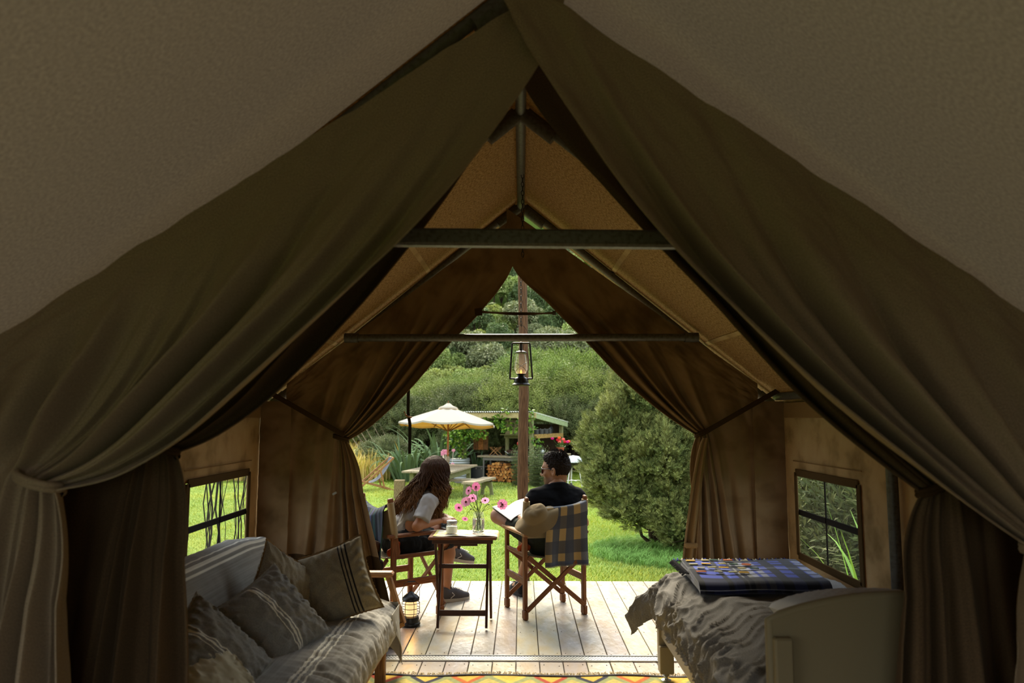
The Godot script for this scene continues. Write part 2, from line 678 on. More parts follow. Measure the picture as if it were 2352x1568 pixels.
func materials() -> void:
	var weave := ntex(0.09, 4, 3, [grey(0.74), grey(1.0)])
	var weave_n := ntex(0.25, 3, 5, [], 2.0)
	var blotch := ntex(0.012, 5, 9, [Color(0.72, 0.68, 0.62), Color(0.95, 0.93, 0.9), Color(1, 1, 1)])
	var felt := ntex(0.06, 4, 21, [Color(0.45, 0.40, 0.33), Color(0.8, 0.77, 0.7), Color(1, 1, 1)])
	var grain := ntex(0.02, 5, 11, [Color(0.62, 0.55, 0.48), Color(0.9, 0.87, 0.83), Color(1, 1, 1)])
	var grain_n := ntex(0.03, 4, 12, [], 1.5)
	var wrinkle := ntex(0.012, 4, 31, [], 7.0, 512, FastNoiseLite.TYPE_PERLIN)
	var slub := ntex(0.05, 3, 14, [Color(0.66, 0.66, 0.66), Color(1, 1, 1)])
	var stain := ntex(0.006, 5, 40, [Color(0.93, 0.83, 0.66), Color(1, 0.96, 0.88), Color(1, 1, 1), Color(0.9, 0.88, 0.84)])
	M.weave = weave
	M.slub = slub
	M.grain = grain
	M.wrinkle = wrinkle
	# canvas of the tent
	M.lining = mat(Color(0.72, 0.72, 0.72), 0.95, {"tex": weave, "tri": true, "scale": Vector3(2, 2, 2), "back": Color(0.84, 0.78, 0.70), "spec": 0.1})
	M.roof = mat(Color(0.74, 0.66, 0.53), 0.95, {"tex": felt, "tri": true, "scale": Vector3(2.2, 2.2, 1.6), "back": Color(0.66, 0.60, 0.48), "spec": 0.1})
	M.wall = mat(Color(0.77, 0.69, 0.53), 0.95, {"tex": blotch, "tri": true, "scale": Vector3(0.6, 0.6, 0.6), "back": Color(0.66, 0.54, 0.34), "nor": weave_n, "ns": 0.25, "spec": 0.1})
	M.trim = mat(Color(0.40, 0.32, 0.21), 0.95, {"tex": weave, "tri": true, "scale": Vector3(4, 4, 4), "spec": 0.1})
	M.flap = mat(Color(0.55, 0.46, 0.35), 0.95, {"tex": blotch, "tri": true, "scale": Vector3(0.5, 0.5, 0.5), "back": Color(0.34, 0.26, 0.16), "nor": wrinkle, "ns": 0.22, "spec": 0.1})
	M.flap_band = mat(Color(0.30, 0.23, 0.15), 0.95, {"tex": weave, "tri": true, "scale": Vector3(4, 4, 4), "spec": 0.1})
	M.hem = mat(Color(0.62, 0.50, 0.34), 0.95, {"tex": weave, "tri": true, "scale": Vector3(4, 4, 4), "spec": 0.1})
	M.pale_curtain = mat(Color(0.65, 0.57, 0.475), 0.95, {"tex": weave, "tri": true, "scale": Vector3(3, 3, 3), "rim": 0.3, "back": Color(0.2, 0.18, 0.12), "spec": 0.1})
	M.brown_curtain = mat(Color(0.42, 0.34, 0.25), 0.95, {"tex": weave, "tri": true, "scale": Vector3(3, 3, 3), "rim": 0.3, "spec": 0.1})
	M.steel = mat(Color(0.42, 0.42, 0.41), 0.5, {"tex": blotch, "tri": true, "scale": Vector3(6, 6, 6), "metal": 0.6, "nor": grain_n, "ns": 0.3})
	M.black_metal = mat(Color(0.05, 0.05, 0.05), 0.4, {"spec": 0.5})
	M.chrome = mat(Color(0.75, 0.75, 0.74), 0.3, {"metal": 0.9})
	M.strap = mat(Color(0.13, 0.11, 0.09), 0.85)
	M.clear = mat(Color(0.97, 0.98, 0.97, 0.06), 0.04)
	M.clear.transparency = BaseMaterial3D.TRANSPARENCY_ALPHA
	# wood
	M.boards = []
	for k in 5:
		var f: float = [0.75, 0.70, 0.75, 0.72, 0.68][k]
		M.boards.append(mat(Color(0.87 * f, [0.835, 0.815, 0.845, 0.815, 0.80][k] * f, 0.76 * f), 0.26, {"tex": stain, "scale": Vector3(0.6, 1.6, 1), "nor": grain_n, "ns": 0.35, "spec": 0.5, "bump": grain, "bs": 0.03}))
	M.teak = mat(Color(0.478, 0.304, 0.175), 0.55, {"tex": grain, "scale": Vector3(0.8, 9, 1)})
	M.dark_wood = mat(Color(0.26, 0.15, 0.09), 0.5, {"tex": grain, "scale": Vector3(0.8, 9, 1)})
	M.oak = mat(Color(0.62, 0.46, 0.29), 0.55, {"tex": grain, "scale": Vector3(0.8, 9, 1)})
	M.post_wood = mat(Color(0.425, 0.323, 0.221), 0.85, {"tex": ntex(0.03, 5, 61, [Color(0.38, 0.30, 0.24), Color(0.8, 0.75, 0.68), Color(1, 1, 1)]), "scale": Vector3(0.35, 12, 1)})
	M.grey_wood = mat(Color(0.585, 0.55, 0.464), 0.85, {"tex": grain, "scale": Vector3(0.6, 6, 1)})
	M.green_wood = mat(Color(0.499, 0.516, 0.361), 0.8, {"tex": grain, "scale": Vector3(0.6, 6, 1)})
	M.cream = mat(Color(0.50, 0.455, 0.35), 0.45)
	# cloth
	M.linen = mat(Color(0.70, 0.68, 0.63), 0.95, {"tex": slub, "scale": Vector3(5, 5, 1), "nor": wrinkle, "ns": 0.25, "rim": 0.25, "spec": 0.1})
	M.duvet = mat(Color(0.50, 0.485, 0.465), 0.95, {"tex": slub, "scale": Vector3(6, 6, 1), "nor": wrinkle, "ns": 0.15, "rim": 0.25, "spec": 0.1})
	M.chair_canvas = mat(Color(0.62, 0.55, 0.42), 0.95, {"tex": weave, "tri": true, "scale": Vector3(5, 5, 5), "back": Color(0.3, 0.25, 0.15)})
	M.white = mat(Color(0.782, 0.782, 0.765), 0.7)
	M.paper = mat(Color(0.781, 0.781, 0.764), 0.8)
	# green things
	M.earth = mat(Color(0.34, 0.40, 0.16), 1.0, {"tex": ntex(0.02, 5, 70, [Color(0.55, 0.5, 0.35), Color(0.9, 0.95, 0.7), Color(1, 1, 1)]), "world": true, "scale": Vector3(0.8, 0.8, 0.8), "spec": 0.0})
	M.hill = mat(Color(0.20, 0.25, 0.10), 1.0, {"spec": 0.0})
	M.grass = mat(Color(0.66, 0.72, 0.43), 0.6, {"vc": true, "back": Color(0.40, 0.46, 0.20), "spec": 0.2})
	M.bark = mat(Color(0.27, 0.22, 0.17), 0.95, {"tex": grain, "scale": Vector3(2, 6, 1)})
	M.foliage = mat(Color(0.984, 0.918, 0.886), 0.55, {"vc": true, "back": Color(0.36, 0.38, 0.18), "spec": 0.25})
	M.skin = mat(Color(0.61, 0.475, 0.37), 0.5, {"vc": true, "spec": 0.35})
	M.skin.subsurf_scatter_enabled = true
	M.skin.subsurf_scatter_strength = 0.02

func ground_and_floor() -> void:
	# lawn, rolling up into the hill far behind
	var g := G.new()
	var rows := []
	for j in 41:
		var r := []
		for i in 61:
			var x := lerpf(-60.0, 60.0, i / 60.0)
			var z := lerpf(12.0, -34.0, j / 40.0)
			r.append(V(x, LAWN + maxf(0.0, -z - 21.0) * 0.02, z))
		rows.append(r)
	g.net(rows, 1, 1, false)
	tag(obj("ground", g, M.earth), "green lawn ground under the grass", "", "", "structure")
	# deck and tent floor: boards run along z, split at the metal threshold
	var fl := thing("floor", "pale varnished floor boards of the tent and its deck", "", V(0, 0, 0), 0.0, "", "structure")
	var w := 0.142
	var meshes := []
	for part in 2:
		var z0: float = [-4.77, 1.9][part]
		var z1: float = [-6.90, -4.66][part]
		for k in 5:
			var b := G.new()
			b.box(V(0, -0.014, 0), V(w - 0.005, 0.028, absf(z0 - z1) - 0.006), Basis.IDENTITY, 0.0025)
			for i in b.uv.size():
				b.uv[i] += Vector2(k * 0.37 + part * 0.2, k * 0.21)
			meshes.append(b.mesh())
		for i in 28:
			var x := -1.95 + i * w
			var k := (i * 7 + part * 3) % 5
			var o := obj("floorboard", meshes[part * 5 + k], M.boards[(i * 3 + part) % 5], fl, V(x, rnd(-0.0012, 0.0008), (z0 + z1) * 0.5))
			o.rotation.y = 0.0
	var nail := CylinderMesh.new()
	nail.top_radius = 0.0035
	nail.bottom_radius = 0.0035
	nail.height = 0.002
	nail.radial_segments = 6
	var xs := []
	for i in 28:
		for z in [-4.82, -5.3, -5.78, -6.26, -6.74, -4.6, -4.3]:
			for s in [-0.045, 0.045]:
				xs.append(Transform3D(Basis.IDENTITY, V(-1.95 + i * w + s, 0.0008, z + rnd(-0.02, 0.02))))
	many("nail_heads", nail, M.dark_wood, xs, fl)
	var jg := G.new()
	jg.box(V(0, -0.034, -2.5), V(3.96, 0.008, 8.76), Basis.IDENTITY, 0.0)
	obj("gap_shade_sheet", jg, M.dark_wood, fl)  # dark sheet added to keep lawn light out of the board gaps
	jg = G.new()
	for i in 9:
		jg.box(V(0, -0.08, -6.8 + i * 0.95), V(3.9, 0.1, 0.05))
	obj("joist", jg, M.dark_wood, fl)
	# perforated threshold strip
	var th := thing("threshold_strip", "long perforated steel threshold strip set in the floorboards", "threshold", V(0, 0, -4.715))
	var t := G.new()
	t.box(V(0, 0.001, 0), V(3.86, 0.004, 0.098), Basis.IDENTITY, 0.001)
	for s in [-1.0, 1.0]:
		t.box(V(0, 0.004, s * 0.046), V(3.86, 0.008, 0.006), Basis.IDENTITY, 0.001)
	obj("plate", t, M.chrome, th)
	var hole := CylinderMesh.new()
	hole.top_radius = 0.0045
	hole.bottom_radius = 0.0045
	hole.height = 0.001
	hole.radial_segments = 8
	xs = []
	for i in 200:
		for k in 5:
			xs.append(Transform3D(Basis.IDENTITY, V(-1.9 + i * 0.019 + (0.0095 if k % 2 else 0.0), 0.0037, -0.032 + k * 0.016)))
	many("perforations", hole, M.black_metal, xs, th)

func slope_point(side: float, s: float, z: float) -> Vector3:
	return V(side * HALF * s, RIDGE - (RIDGE - EAVE) * s, z)

func canvas(called: String, rows: Array, m: Material, parent: Node3D = null) -> MeshInstance3D:
	var g := G.new()
	g.net(rows, 1, 1, false, false, 0.004)
	return obj(called, g, m, parent)

func tent_shell() -> void:
	var roof := thing("ceiling", "sloping tan canvas ceiling of the tent with stitched seams", "", Vector3.ZERO, 0.0, "", "structure")
	for side in [-1.0, 1.0]:
		for part in 2:
			var rows := []
			for j in 17:
				var s := 1.1 * j / 16.0
				var r := []
				for i in 25:
					var z := lerpf(2.0, -2.40, i / 24.0) if part == 0 else lerpf(-2.40, -5.35, i / 24.0)
					var q := slope_point(side, s, z)
					# slight belly between the frames
					q.y -= 0.018 * sin(PI * clampf(s, 0, 1)) * (0.6 + 0.4 * cos(z * TAU / 1.4))
					r.append(q)
				rows.append(r)
			canvas("roof_lining" if part == 0 else "roof_canvas", rows, M.lining if part == 0 else M.roof, roof)
		for s in [0.36, 0.72]:
			var g := G.new()
			var a := []
			var b := []
			for i in 60:
				var z := lerpf(-2.46, -5.2, i / 59.0)
				for e in 2:
					var q := slope_point(side, s + (0.014 if e else 0.0), z)
					q.y -= 0.018 * sin(PI * s) * (0.6 + 0.4 * cos(z * TAU / 1.4)) + 0.008
					(b if e else a).append(q)
			g.net([a, b], 1, 1, false, false, 0.002)
			obj("seam", g, M.wall, roof)
	for side in [-1.0, 1.0]:
		var wl := thing("wall_left" if side < 0 else "wall_right", "tan canvas side wall on the %s with a clear framed window" % ("left" if side < 0 else "right"), "", Vector3.ZERO, 0.0, "", "structure")
		var x: float = side * HALF
		var z0 := -3.87
		var z1 := -4.74
		var y0 := 0.62
		var y1 := 1.13
		var panel := func(za: float, zb: float, ya: float, yb: float) -> void:
			var rows := []
			var nz := maxi(2, int(absf(za - zb) / 0.06))
			for j in 13:
				var r := []
				for i in nz + 1:
					var z := lerpf(za, zb, 1.0 * i / nz)
					var y := lerpf(ya, yb, j / 12.0)
					r.append(V(x + side * 0.012 * sin(z * 9.0 + y * 3.0) * sin(PI * (z - za) / (zb - za)) * sin(PI * j / 12.0), y, z))
				rows.append(r)
			canvas("wall_canvas", rows, M.wall, wl)
		# an unseen opening added on the left of the back room to light the curtains
		if side < 0:
			panel.call(2.0, 0.3, 0.0, EAVE)
			panel.call(0.3, -1.5, 0.0, 0.45)
			panel.call(0.3, -1.5, 1.4, EAVE)
			panel.call(-1.5, z0, 0.0, EAVE)
		else:
			panel.call(2.0, z0, 0.0, EAVE)
		panel.call(z1, -4.95, 0.0, EAVE)
		panel.call(z0, z1, 0.0, y0)
		panel.call(z0, z1, y1, EAVE)
		# hem across the top and the stitched flap line over the window
		var g := G.new()
		g.box(V(x - side * 0.012, 1.52, -3.6), V(0.006, 0.1, 2.6))
		obj("top_hem", g, M.hem, wl)
		g = G.new()
		g.box(V(x - side * 0.012, 1.20, -4.3), V(0.004, 0.006, 0.95), Basis(Vector3.RIGHT, -0.0))
		obj("stitch_line", g, M.hem, wl)
		var win := thing("window_1" if side < 0 else "window_2", "clear %s tent window with canvas border and dark crossing bars" % ("left" if side < 0 else "right"), "", Vector3.ZERO, 0.0, "", "structure")
		g = G.new()
		for e in [[V(x, y0, z0), V(x, y0, z1)], [V(x, y1, z0), V(x, y1, z1)], [V(x, y0, z0), V(x, y1, z0)], [V(x, y0, z1), V(x, y1, z1)]]:
			g.bar(e[0] - V(side * 0.012, 0, 0), e[1] - V(side * 0.012, 0, 0), 0.008, 0.045, Vector3.UP if e[0].y == e[1].y else Vector3.BACK)
		obj("window_border", g, M.trim, win)
		g = G.new()
		var ym := (y0 + y1) * 0.5 + 0.01
		var zm := (z0 + z1) * 0.5 - 0.02
		g.bar(V(x, ym, z0), V(x, ym, z1), 0.006, 0.036)
		obj("bar", g, M.strap, win)
		g = G.new()
		g.bar(V(x, y0, zm), V(x, y1, zm), 0.006, 0.016, Vector3.BACK)
		obj("bar", g, M.strap, win)
		for q in [[z0, zm, y0, ym], [zm, z1, y0, ym], [z0, zm, ym, y1], [zm, z1, ym, y1]]:
			g = G.new()
			g.face([V(x + side * 0.004, q[2], q[0]), V(x + side * 0.004, q[2], q[1]), V(x + side * 0.004, q[3], q[1]), V(x + side * 0.004, q[3], q[0])], V(-side, 0, 0))
			obj("pane", g, M.clear, win)
		for z in [z0 + 0.0, z1 - 0.0]:
			g = G.new()
			g.box(V(x - side * 0.016, y0 - 0.06, z), V(0.008, 0.05, 0.03))
			obj("toggle", g, M.hem, win)
	# front corner panels with their wrinkled cover strip
	var wf := thing("wall_front", "brown canvas corner panels of the open tent front", "", Vector3.ZERO, 0.0, "", "structure")
	var nf := noise(5.0, 3, 77)
	for side in [-1.0, 1.0]:
		var rows := []
		for j in 61:
			var r := []
			for i in 12:
				var x := lerpf(1.53, 1.735, i / 11.0)
				var y := lerpf(0.0, 1.58, j / 60.0)
				r.append(V(side * x, y, -4.93 + 0.010 * nf.get_noise_2d(x * 1.2 + side * 9.0, y * 3.0) + 0.006 * sin(y * 40.0 + x * 9.0) * maxf(0.0, nf.get_noise_2d(x * 0.2, y * 1.5 + side))))
			rows.append(r)
		canvas("corner_panel", rows, M.flap, wf)
	# back wall behind the camera; its unseen doorway is added to let light in
	var wb := thing("wall_back", "canvas back wall with an unseen doorway added to let light in", "", Vector3.ZERO, 0.0, "", "structure")
	for side in [-1.0, 1.0]:
		canvas("wall_canvas", [[V(side * 0.75, 0, 1.9), V(side * HALF, 0, 1.9)], [V(side * 0.75, EAVE, 1.9), V(side * HALF, EAVE, 1.9)], [V(side * 0.75, 2.39, 1.9), V(side * HALF, 1.6, 1.9)]], M.wall, wb)
		canvas("gable", [[V(0, 2.0, 1.9), V(side * 0.75, 2.0, 1.9)], [V(0, RIDGE, 1.9), V(side * 0.75, 2.39, 1.9)]], M.wall, wb)

func pole(g: G, a: Vector3, b: Vector3, r := 0.025) -> void:
	g.tube([a, b], r, 14)

func tent_frames() -> void:
	var rid := thing("ridge_pole", "grey steel ridge pole running under the tent peak", "pole", V(0, RIDGE - 0.06, 0))
	var g := G.new()
	pole(g, V(0, 0, 1.9), V(0, 0, -7.05), 0.026)
	obj("pole", g, M.steel, rid)
	var spec := [[-2.42, "grey steel A-frame nearest the camera with a broad cross bar", 0.036], [-3.45, "grey steel middle frame of the tent above the bed", 0.025], [-5.06, "grey steel front frame of the tent with the lowest cross bar", 0.025]]
	for k in 3:
		var z: float = spec[k][0]
		var f := thing("steel_arch", spec[k][1], "tent frame", V(0, 0, z))
		for side in [-1.0, 1.0]:
			g = G.new()
			pole(g, V(side * 0.03, RIDGE - 0.06, 0), V(side * (HALF - 0.03), EAVE - 0.04, 0))
			obj("rafter", g, M.steel, f)
			g = G.new()
			pole(g, V(side * (HALF - 0.045), 0.0, 0), V(side * (HALF - 0.045), EAVE, 0), 0.026)
			obj("upright", g, M.steel, f)
			g = G.new()
			g.tube([V(side * (HALF - 0.045), EAVE - 0.14, 0), V(side * (HALF - 0.045), EAVE - 0.03, 0), V(side * (HALF - 0.12), EAVE + 0.03, 0)], 0.033, 14)
			obj("corner_bracket", g, M.steel, f)
			g = G.new()
			g.tube([V(side * 0.01, RIDGE - 0.07, 0), V(side * 0.16, RIDGE - 0.19, 0)], 0.034, 12)
			obj("ridge_bracket", g, M.steel, f)
		if k != 1:
			g = G.new()
			var y: float = [2.065, 0, 2.0][k]
			var xx := (RIDGE - y) / (RIDGE - EAVE) * HALF - 0.07
			if k == 0:
				g.box(V(0, y, 0), V(2.0 * xx, 0.058, 0.05), Basis(Vector3.BACK, -0.012), 0.008)
			else:
				pole(g, V(-xx, y, 0.18), V(xx, y, 0.18))
				for side in [-1.0, 1.0]:
					pole(g, V(side * xx, y, 0.18), V(side * (xx - 0.09), y, 0.18), 0.032)
			obj("cross_bar", g, M.steel, f)
	for side in [-1.0, 1.0]:
		var e := thing("eave_pole", "steel eave pole along the %s canvas wall" % ("left" if side < 0 else "right"), "pole", V(side * (HALF - 0.045), EAVE + 0.01, 0))
		g = G.new()
		pole(g, V(0, 0, 1.9), V(0, 0, -4.95))
		obj("pole", g, M.steel, e)

# a tied curtain. edge: its free edge from top to tie; outer: where the top line ends; foot0, foot1: where it stands on the floor
func tied(root: Node3D, m: Material, edge: Array, outer: Vector3, foot0: Vector3, foot1: Vector3, n: int, amp: float, seed_: int, waist := 0.07, band := 1.0, bow := 0.62) -> void:
	var tie: Vector3 = edge[edge.size() - 1]
	var top: Vector3 = edge[0]
	var cv := Curve3D.new()
	cv.bake_interval = 0.02
	for i in edge.size():
		var t: Vector3 = (edge[mini(i + 1, edge.size() - 1)] - edge[maxi(i - 1, 0)]) / 6.0
		cv.add_point(edge[i], -t, t)
	var len := cv.get_baked_length()
	var nz := noise(1.0, 3, seed_)
	var side := signf(outer.x)
	var rest := V(outer.x, tie.y + 0.02, outer.z)
	var fold := func(u: float) -> float:
		var q := u * n + 0.9 * nz.get_noise_1d(u * 2.3)
		return 0.66 * cos(q * TAU) + 0.18 * cos(q * TAU * 2.0 + 1.3) + 0.4 * nz.get_noise_1d(u * 5.0 + 3.0)
	# at the height of the tie most of the cloth is gathered in the waist, the rest reaches the outer edge
	var gather := func(u: float) -> Vector3:
		var a := tie + V(side * waist * (minf(u / 0.7, 1.0) - 0.5), waist * 0.4 * (minf(u / 0.7, 1.0) - 0.5), 0)
		return a.lerp(rest, pow(smoothstep(0.62, 1.0, u), 1.15))
	var NU := 170 if m == M.pale_curtain else 130
	var NV := 90 if m == M.pale_curtain else 70
	var rows := []
	for j in NV + 1:
		var v := 1.0 * j / NV
		var e := cv.sample_baked(v * len)
		var e0 := top.lerp(tie, v)
		var r := []
		for i in NU + 1:
			var u := 1.0 * i / NU
			var q := top.lerp(outer, u).lerp(tie.lerp(gather.call(u), smoothstep(0.5, 1.0, v)) if u < 0.62 else gather.call(u), v) + (e - e0) * pow(1.0 - u, 1.6)
			var env := (0.10 + 0.9 * smoothstep(0.05, 0.7, v)) * (1.0 - 0.72 * smoothstep(0.72, 1.0, v)) * (1.0 - 0.35 * u) * (1.0 - 0.8 * smoothstep(0.7, 1.0, u))
			q.z += amp * fold.call(u) * env
			q.z += 0.012 * nz.get_noise_2d(u * 9.0, v * 6.0) * (1.0 - v)
			r.append(q)
		rows.append(r)
	canvas("upper_cloth", rows, m, root)
	rows = []
	for j in NV + 1:
		var v := 1.0 * j / NV
		var r := []
		for i in NU + 1:
			var u := 1.0 * i / NU
			var a: Vector3 = gather.call(u)
			var b := foot0.lerp(foot1, u)
			var ex := pow(v, bow)
			var q := V(lerpf(a.x, b.x, ex), lerpf(a.y, b.y, v), lerpf(a.z, b.z, v))
			# the cloth bulges out just under the tie
			q.x -= side * 0.018 * sin(PI * clampf(v * 4.0, 0, 1)) * (1.0 - u) * (1.0 - u)
			var k := (0.28 + 0.72 * smoothstep(0.0, 0.55, v)) * (1.0 - 0.35 * u) * (1.0 - 0.8 * smoothstep(0.7, 1.0, u))
			q.z += amp * (1.0 + 0.25 * v) * fold.call(u * (1.0 - 0.07 * v) + 0.03 * sin(v * 3.0)) * k
			q.x += 0.012 * nz.get_noise_2d(u * 6.0, v * 3.0 + 20.0) * v * (1.0 - u)
			r.append(q)
		rows.append(r)
	var cutr := int(band * NV)
	canvas("lower_cloth", rows.slice(0, cutr + 1), m, root)
	if band < 1.0:
		canvas("foot_band", rows.slice(cutr), M.flap_band, root)
	# the tie round the gathered cloth
	var g := G.new()
	var loop := []
	for k in 49:
		var t := TAU * k / 24.0
		loop.append(tie + V(cos(t) * (waist * 0.47 + 0.008), 0.012 - 0.024 * k / 48.0 + side * waist * 0.2 * cos(t), sin(t) * (amp * 0.34 + 0.012)))
	g.tube(loop, 0.010, 8, false)
	obj("tie_band", g, M.flap_band if m != M.pale_curtain else M.pale_curtain, root)

func curtains() -> void:
	var z := -2.18
	var c := thing("tent_curtain", "pale cream inner curtain tied back on the left, nearest the camera", "curtain")
	tied(c, M.pale_curtain, [V(0.16, 2.86, z), V(0.05, 2.54, z), V(-0.322, 2.02, z + 0.01), V(-0.85, 1.53, z + 0.03), V(-1.14, 1.345, z + 0.05), V(-1.37, 1.29, z + 0.06)], V(-1.72, 1.61, z), V(-1.26, 0, z + 0.06), V(-1.72, 0, z + 0.02), 4, 0.13, 4, 0.11)
	c = thing("tent_curtain", "pale cream inner curtain tied back on the right, nearest the camera", "curtain")
	tied(c, M.pale_curtain, [V(-0.12, 2.90, z + 0.03), V(0.05, 2.54, z + 0.03), V(0.395, 2.01, z + 0.03), V(0.79, 1.60, z + 0.04), V(1.17, 1.32, z + 0.05), V(1.46, 1.13, z + 0.06)], V(1.72, 1.61, z), V(1.33, 0, z + 0.06), V(1.72, 0, z + 0.02), 4, 0.12, 14, 0.11)
	z = -2.52
	c = thing("tent_curtain", "brown inner curtain gathered beside the sofa on the left", "curtain")
	tied(c, M.brown_curtain, [V(0.000, 2.973, z), V(-0.108, 2.497, z), V(-0.454, 1.968, z), V(-0.811, 1.611, z), V(-1.03, 1.448, z + 0.06), V(-1.175, 1.381, z + 0.12)], V(-1.72, 1.61, z), V(-1.01, 0, z + 0.15), V(-1.700, 0, z), 5, 0.06, 24, 0.12)
	c = thing("tent_curtain", "brown inner curtain gathered beside the bed on the right", "curtain")
	tied(c, M.brown_curtain, [V(0.000, 2.973, z), V(0.011, 2.638, z), V(0.357, 2.184, z), V(0.660, 1.849, z), V(0.908, 1.594, z), V(1.10, 1.428, z + 0.05), V(1.325, 1.255, z + 0.12)], V(1.72, 1.61, z), V(1.075, 0, z + 0.15), V(1.700, 0, z), 5, 0.06, 34, 0.12)
	# the doors of the tent front
	z = -4.97
	c = thing("tent_flap", "brown canvas door flap tied back on the left of the opening", "door flap")
	tied(c, M.flap, [V(0.03, 2.9, z), V(-0.06, 2.49, z), V(-0.27, 2.19, z), V(-0.47, 1.98, z + 0.01), V(-0.75, 1.67, z + 0.02), V(-1.02, 1.44, z + 0.02), V(-1.20, 1.335, z + 0.02)], V(-1.58, 1.70, z), V(-0.79, 0, z + 0.03), V(-1.60, 0, z), 6, 0.05, 44, 0.08, 0.58, 0.85)
	flap_trim(c, -1.0, z)
	c = thing("tent_flap", "brown canvas door flap tied back on the right of the opening", "door flap")
	tied(c, M.flap, [V(-0.10, 2.9, z + 0.02), V(-0.06, 2.50, z + 0.02), V(0.18, 2.24, z + 0.02), V(0.43, 1.98, z + 0.02), V(0.69, 1.72, z + 0.02), V(0.97, 1.51, z + 0.02), V(1.20, 1.37, z + 0.02)], V(1.58, 1.70, z), V(1.05, 0, z + 0.03), V(1.60, 0, z), 6, 0.05, 54, 0.08, 0.7)
	flap_trim(c, 1.0, z)

func flap_trim(root: Node3D, side: float, z: float) -> void:
	# strap from the tie up to the frame corner
	var g := G.new()
	g.bar(V(side * 1.17, 1.355, z + 0.05), V(side * 1.70, 1.66, z + 0.1), 0.006, 0.032, Vector3.UP)
	obj("tie_strap", g, M.flap_band, root)
	if side > 0:
		# the light folded hem hanging down the free edge
		var rows := []
		for j in 41:
			var v := j / 40.0
			var r := []
			for i in 15:
				var u := i / 14.0
				var x := lerpf(1.185, 1.005, pow(v, 0.7)) + u * lerpf(0.03, 0.10, pow(v, 0.5))
				r.append(V(x, lerpf(1.34, 0.42, v), z + 0.10 + 0.018 * sin(u * 11.0 + v * 2.0) * (0.4 + v)))
			rows.append(r)
		canvas("hem_fold", rows, M.hem, root)
		g = G.new()
		g.box(V(1.085, 0.66, z + 0.125), V(0.085, 0.035, 0.02), Basis.IDENTITY, 0.008)
		obj("hem_cuff", g, M.hem, root)
	else:
		g = G.new()
		g.box(V(-1.22, 0.98, z + 0.075), V(0.032, 0.016, 0.012), Basis(Vector3.BACK, 0.5))
		obj("buckle", g, M.chrome, root)

func lobes(n: int, r: Vector3, top: float, sz: float) -> Array:
	var out := []
	for i in n:
		var a := i * 2.399963 + rnd(-0.3, 0.3)
		var h := 1.0 - (i + 0.5) / n * 1.15
		var k := sqrt(maxf(0.05, 1.0 - h * h))
		out.append([V(cos(a) * k * r.x, top + h * r.y, sin(a) * k * r.z) * 1.0, sz * rnd(0.75, 1.2)])
	return out

# leaves over a heap of round lobes
func leafy(g: G, ls: Array, per: int, l: float, w: float, cols: Array, droop := 0.3) -> void:
	for q in ls:
		var tone := rnd(0.85, 1.12)
		for i in per:
			var d := V(rnd(-1, 1), rnd(-0.55, 1), rnd(-1, 1)).normalized()
			var p: Vector3 = q[0] + d * q[1] * rnd(0.82, 1.06)
			var out := (d + V(rnd(-0.7, 0.7), rnd(-0.7, 0.5) - droop, rnd(-0.7, 0.7))).normalized()
			var sd := out.cross(V(rnd(-1, 1), rnd(-1, 1), rnd(-1, 1))).normalized()
			var c: Color = cols[rng.randi() % cols.size()]
			g.col = Color(c.r * tone, c.g * tone, c.b * tone)
			g.leaf(p, out, sd, l * rnd(0.7, 1.2), w)

# fine needled sprays rising from lobes, as on tea-tree bushes
func sprayed(g: G, ls: Array, per: int, l: float, cols: Array, lean := 0.8, needles := 12, nl := 0.07, nw := 0.013) -> void:
	for q in ls:
		for i in per:
			var d := V(rnd(-1, 1), rnd(-0.5, 1), rnd(-1, 1)).normalized()
			var p: Vector3 = q[0] + d * q[1] * rnd(0.6, 0.98)
			var up := (d + V(rnd(-0.3, 0.3), lean, rnd(-0.3, 0.3))).normalized()
			var c: Color = cols[rng.randi() % cols.size()]
			var tone := rnd(0.8, 1.15)
			g.col = Color(c.r * tone, c.g * tone, c.b * tone)
			spray(g, p, up, l * rnd(0.7, 1.25), needles, nl, nw)

func spray(g: G, p: Vector3, up: Vector3, l: float, needles: int, nl: float, nw: float) -> void:
	var sx := up.cross(V(0.3, 0.1, 1)).normalized()
	var sy := up.cross(sx)
	for k in needles:
		var t := (k + rnd(0.1, 0.9)) / needles
		var a := k * 2.4
		var o := sx * cos(a) + sy * sin(a)
		var d := (up * 0.75 + o * (0.75 - 0.3 * t)).normalized()
		g.leaf(p + up * l * t + o * l * 0.06, d, d.cross(o + up * 0.2).normalized(), nl * (1.15 - 0.5 * t), nw)

func trunk(g: G, from: Vector3, ls: Array, r: float, each := 2) -> void:
	for i in range(0, ls.size(), each):
		var e: Vector3 = ls[i][0]
		var mid := from.lerp(e, 0.5) + V(rnd(-0.1, 0.1), -0.15, rnd(-0.1, 0.1))
		g.tube([from, from.lerp(mid, 0.5) + V(0, 0.03, 0), mid, e], [r, r * 0.75, r * 0.5, r * 0.2], 6, false)

func hill_height(x: float, z: float) -> float:
	var d := -z
	return LAWN + maxf(0.0, d - 34.0) * 0.05 + maxf(0.0, d - 46.0) * 0.40 + 1.6 * sin(x * 0.09 + d * 0.05) * clampf((d - 46.0) / 20.0, 0, 1) + maxf(0.0, -x - 10.0) * 0.12 * clampf((d - 40.0) / 20.0, 0, 1)

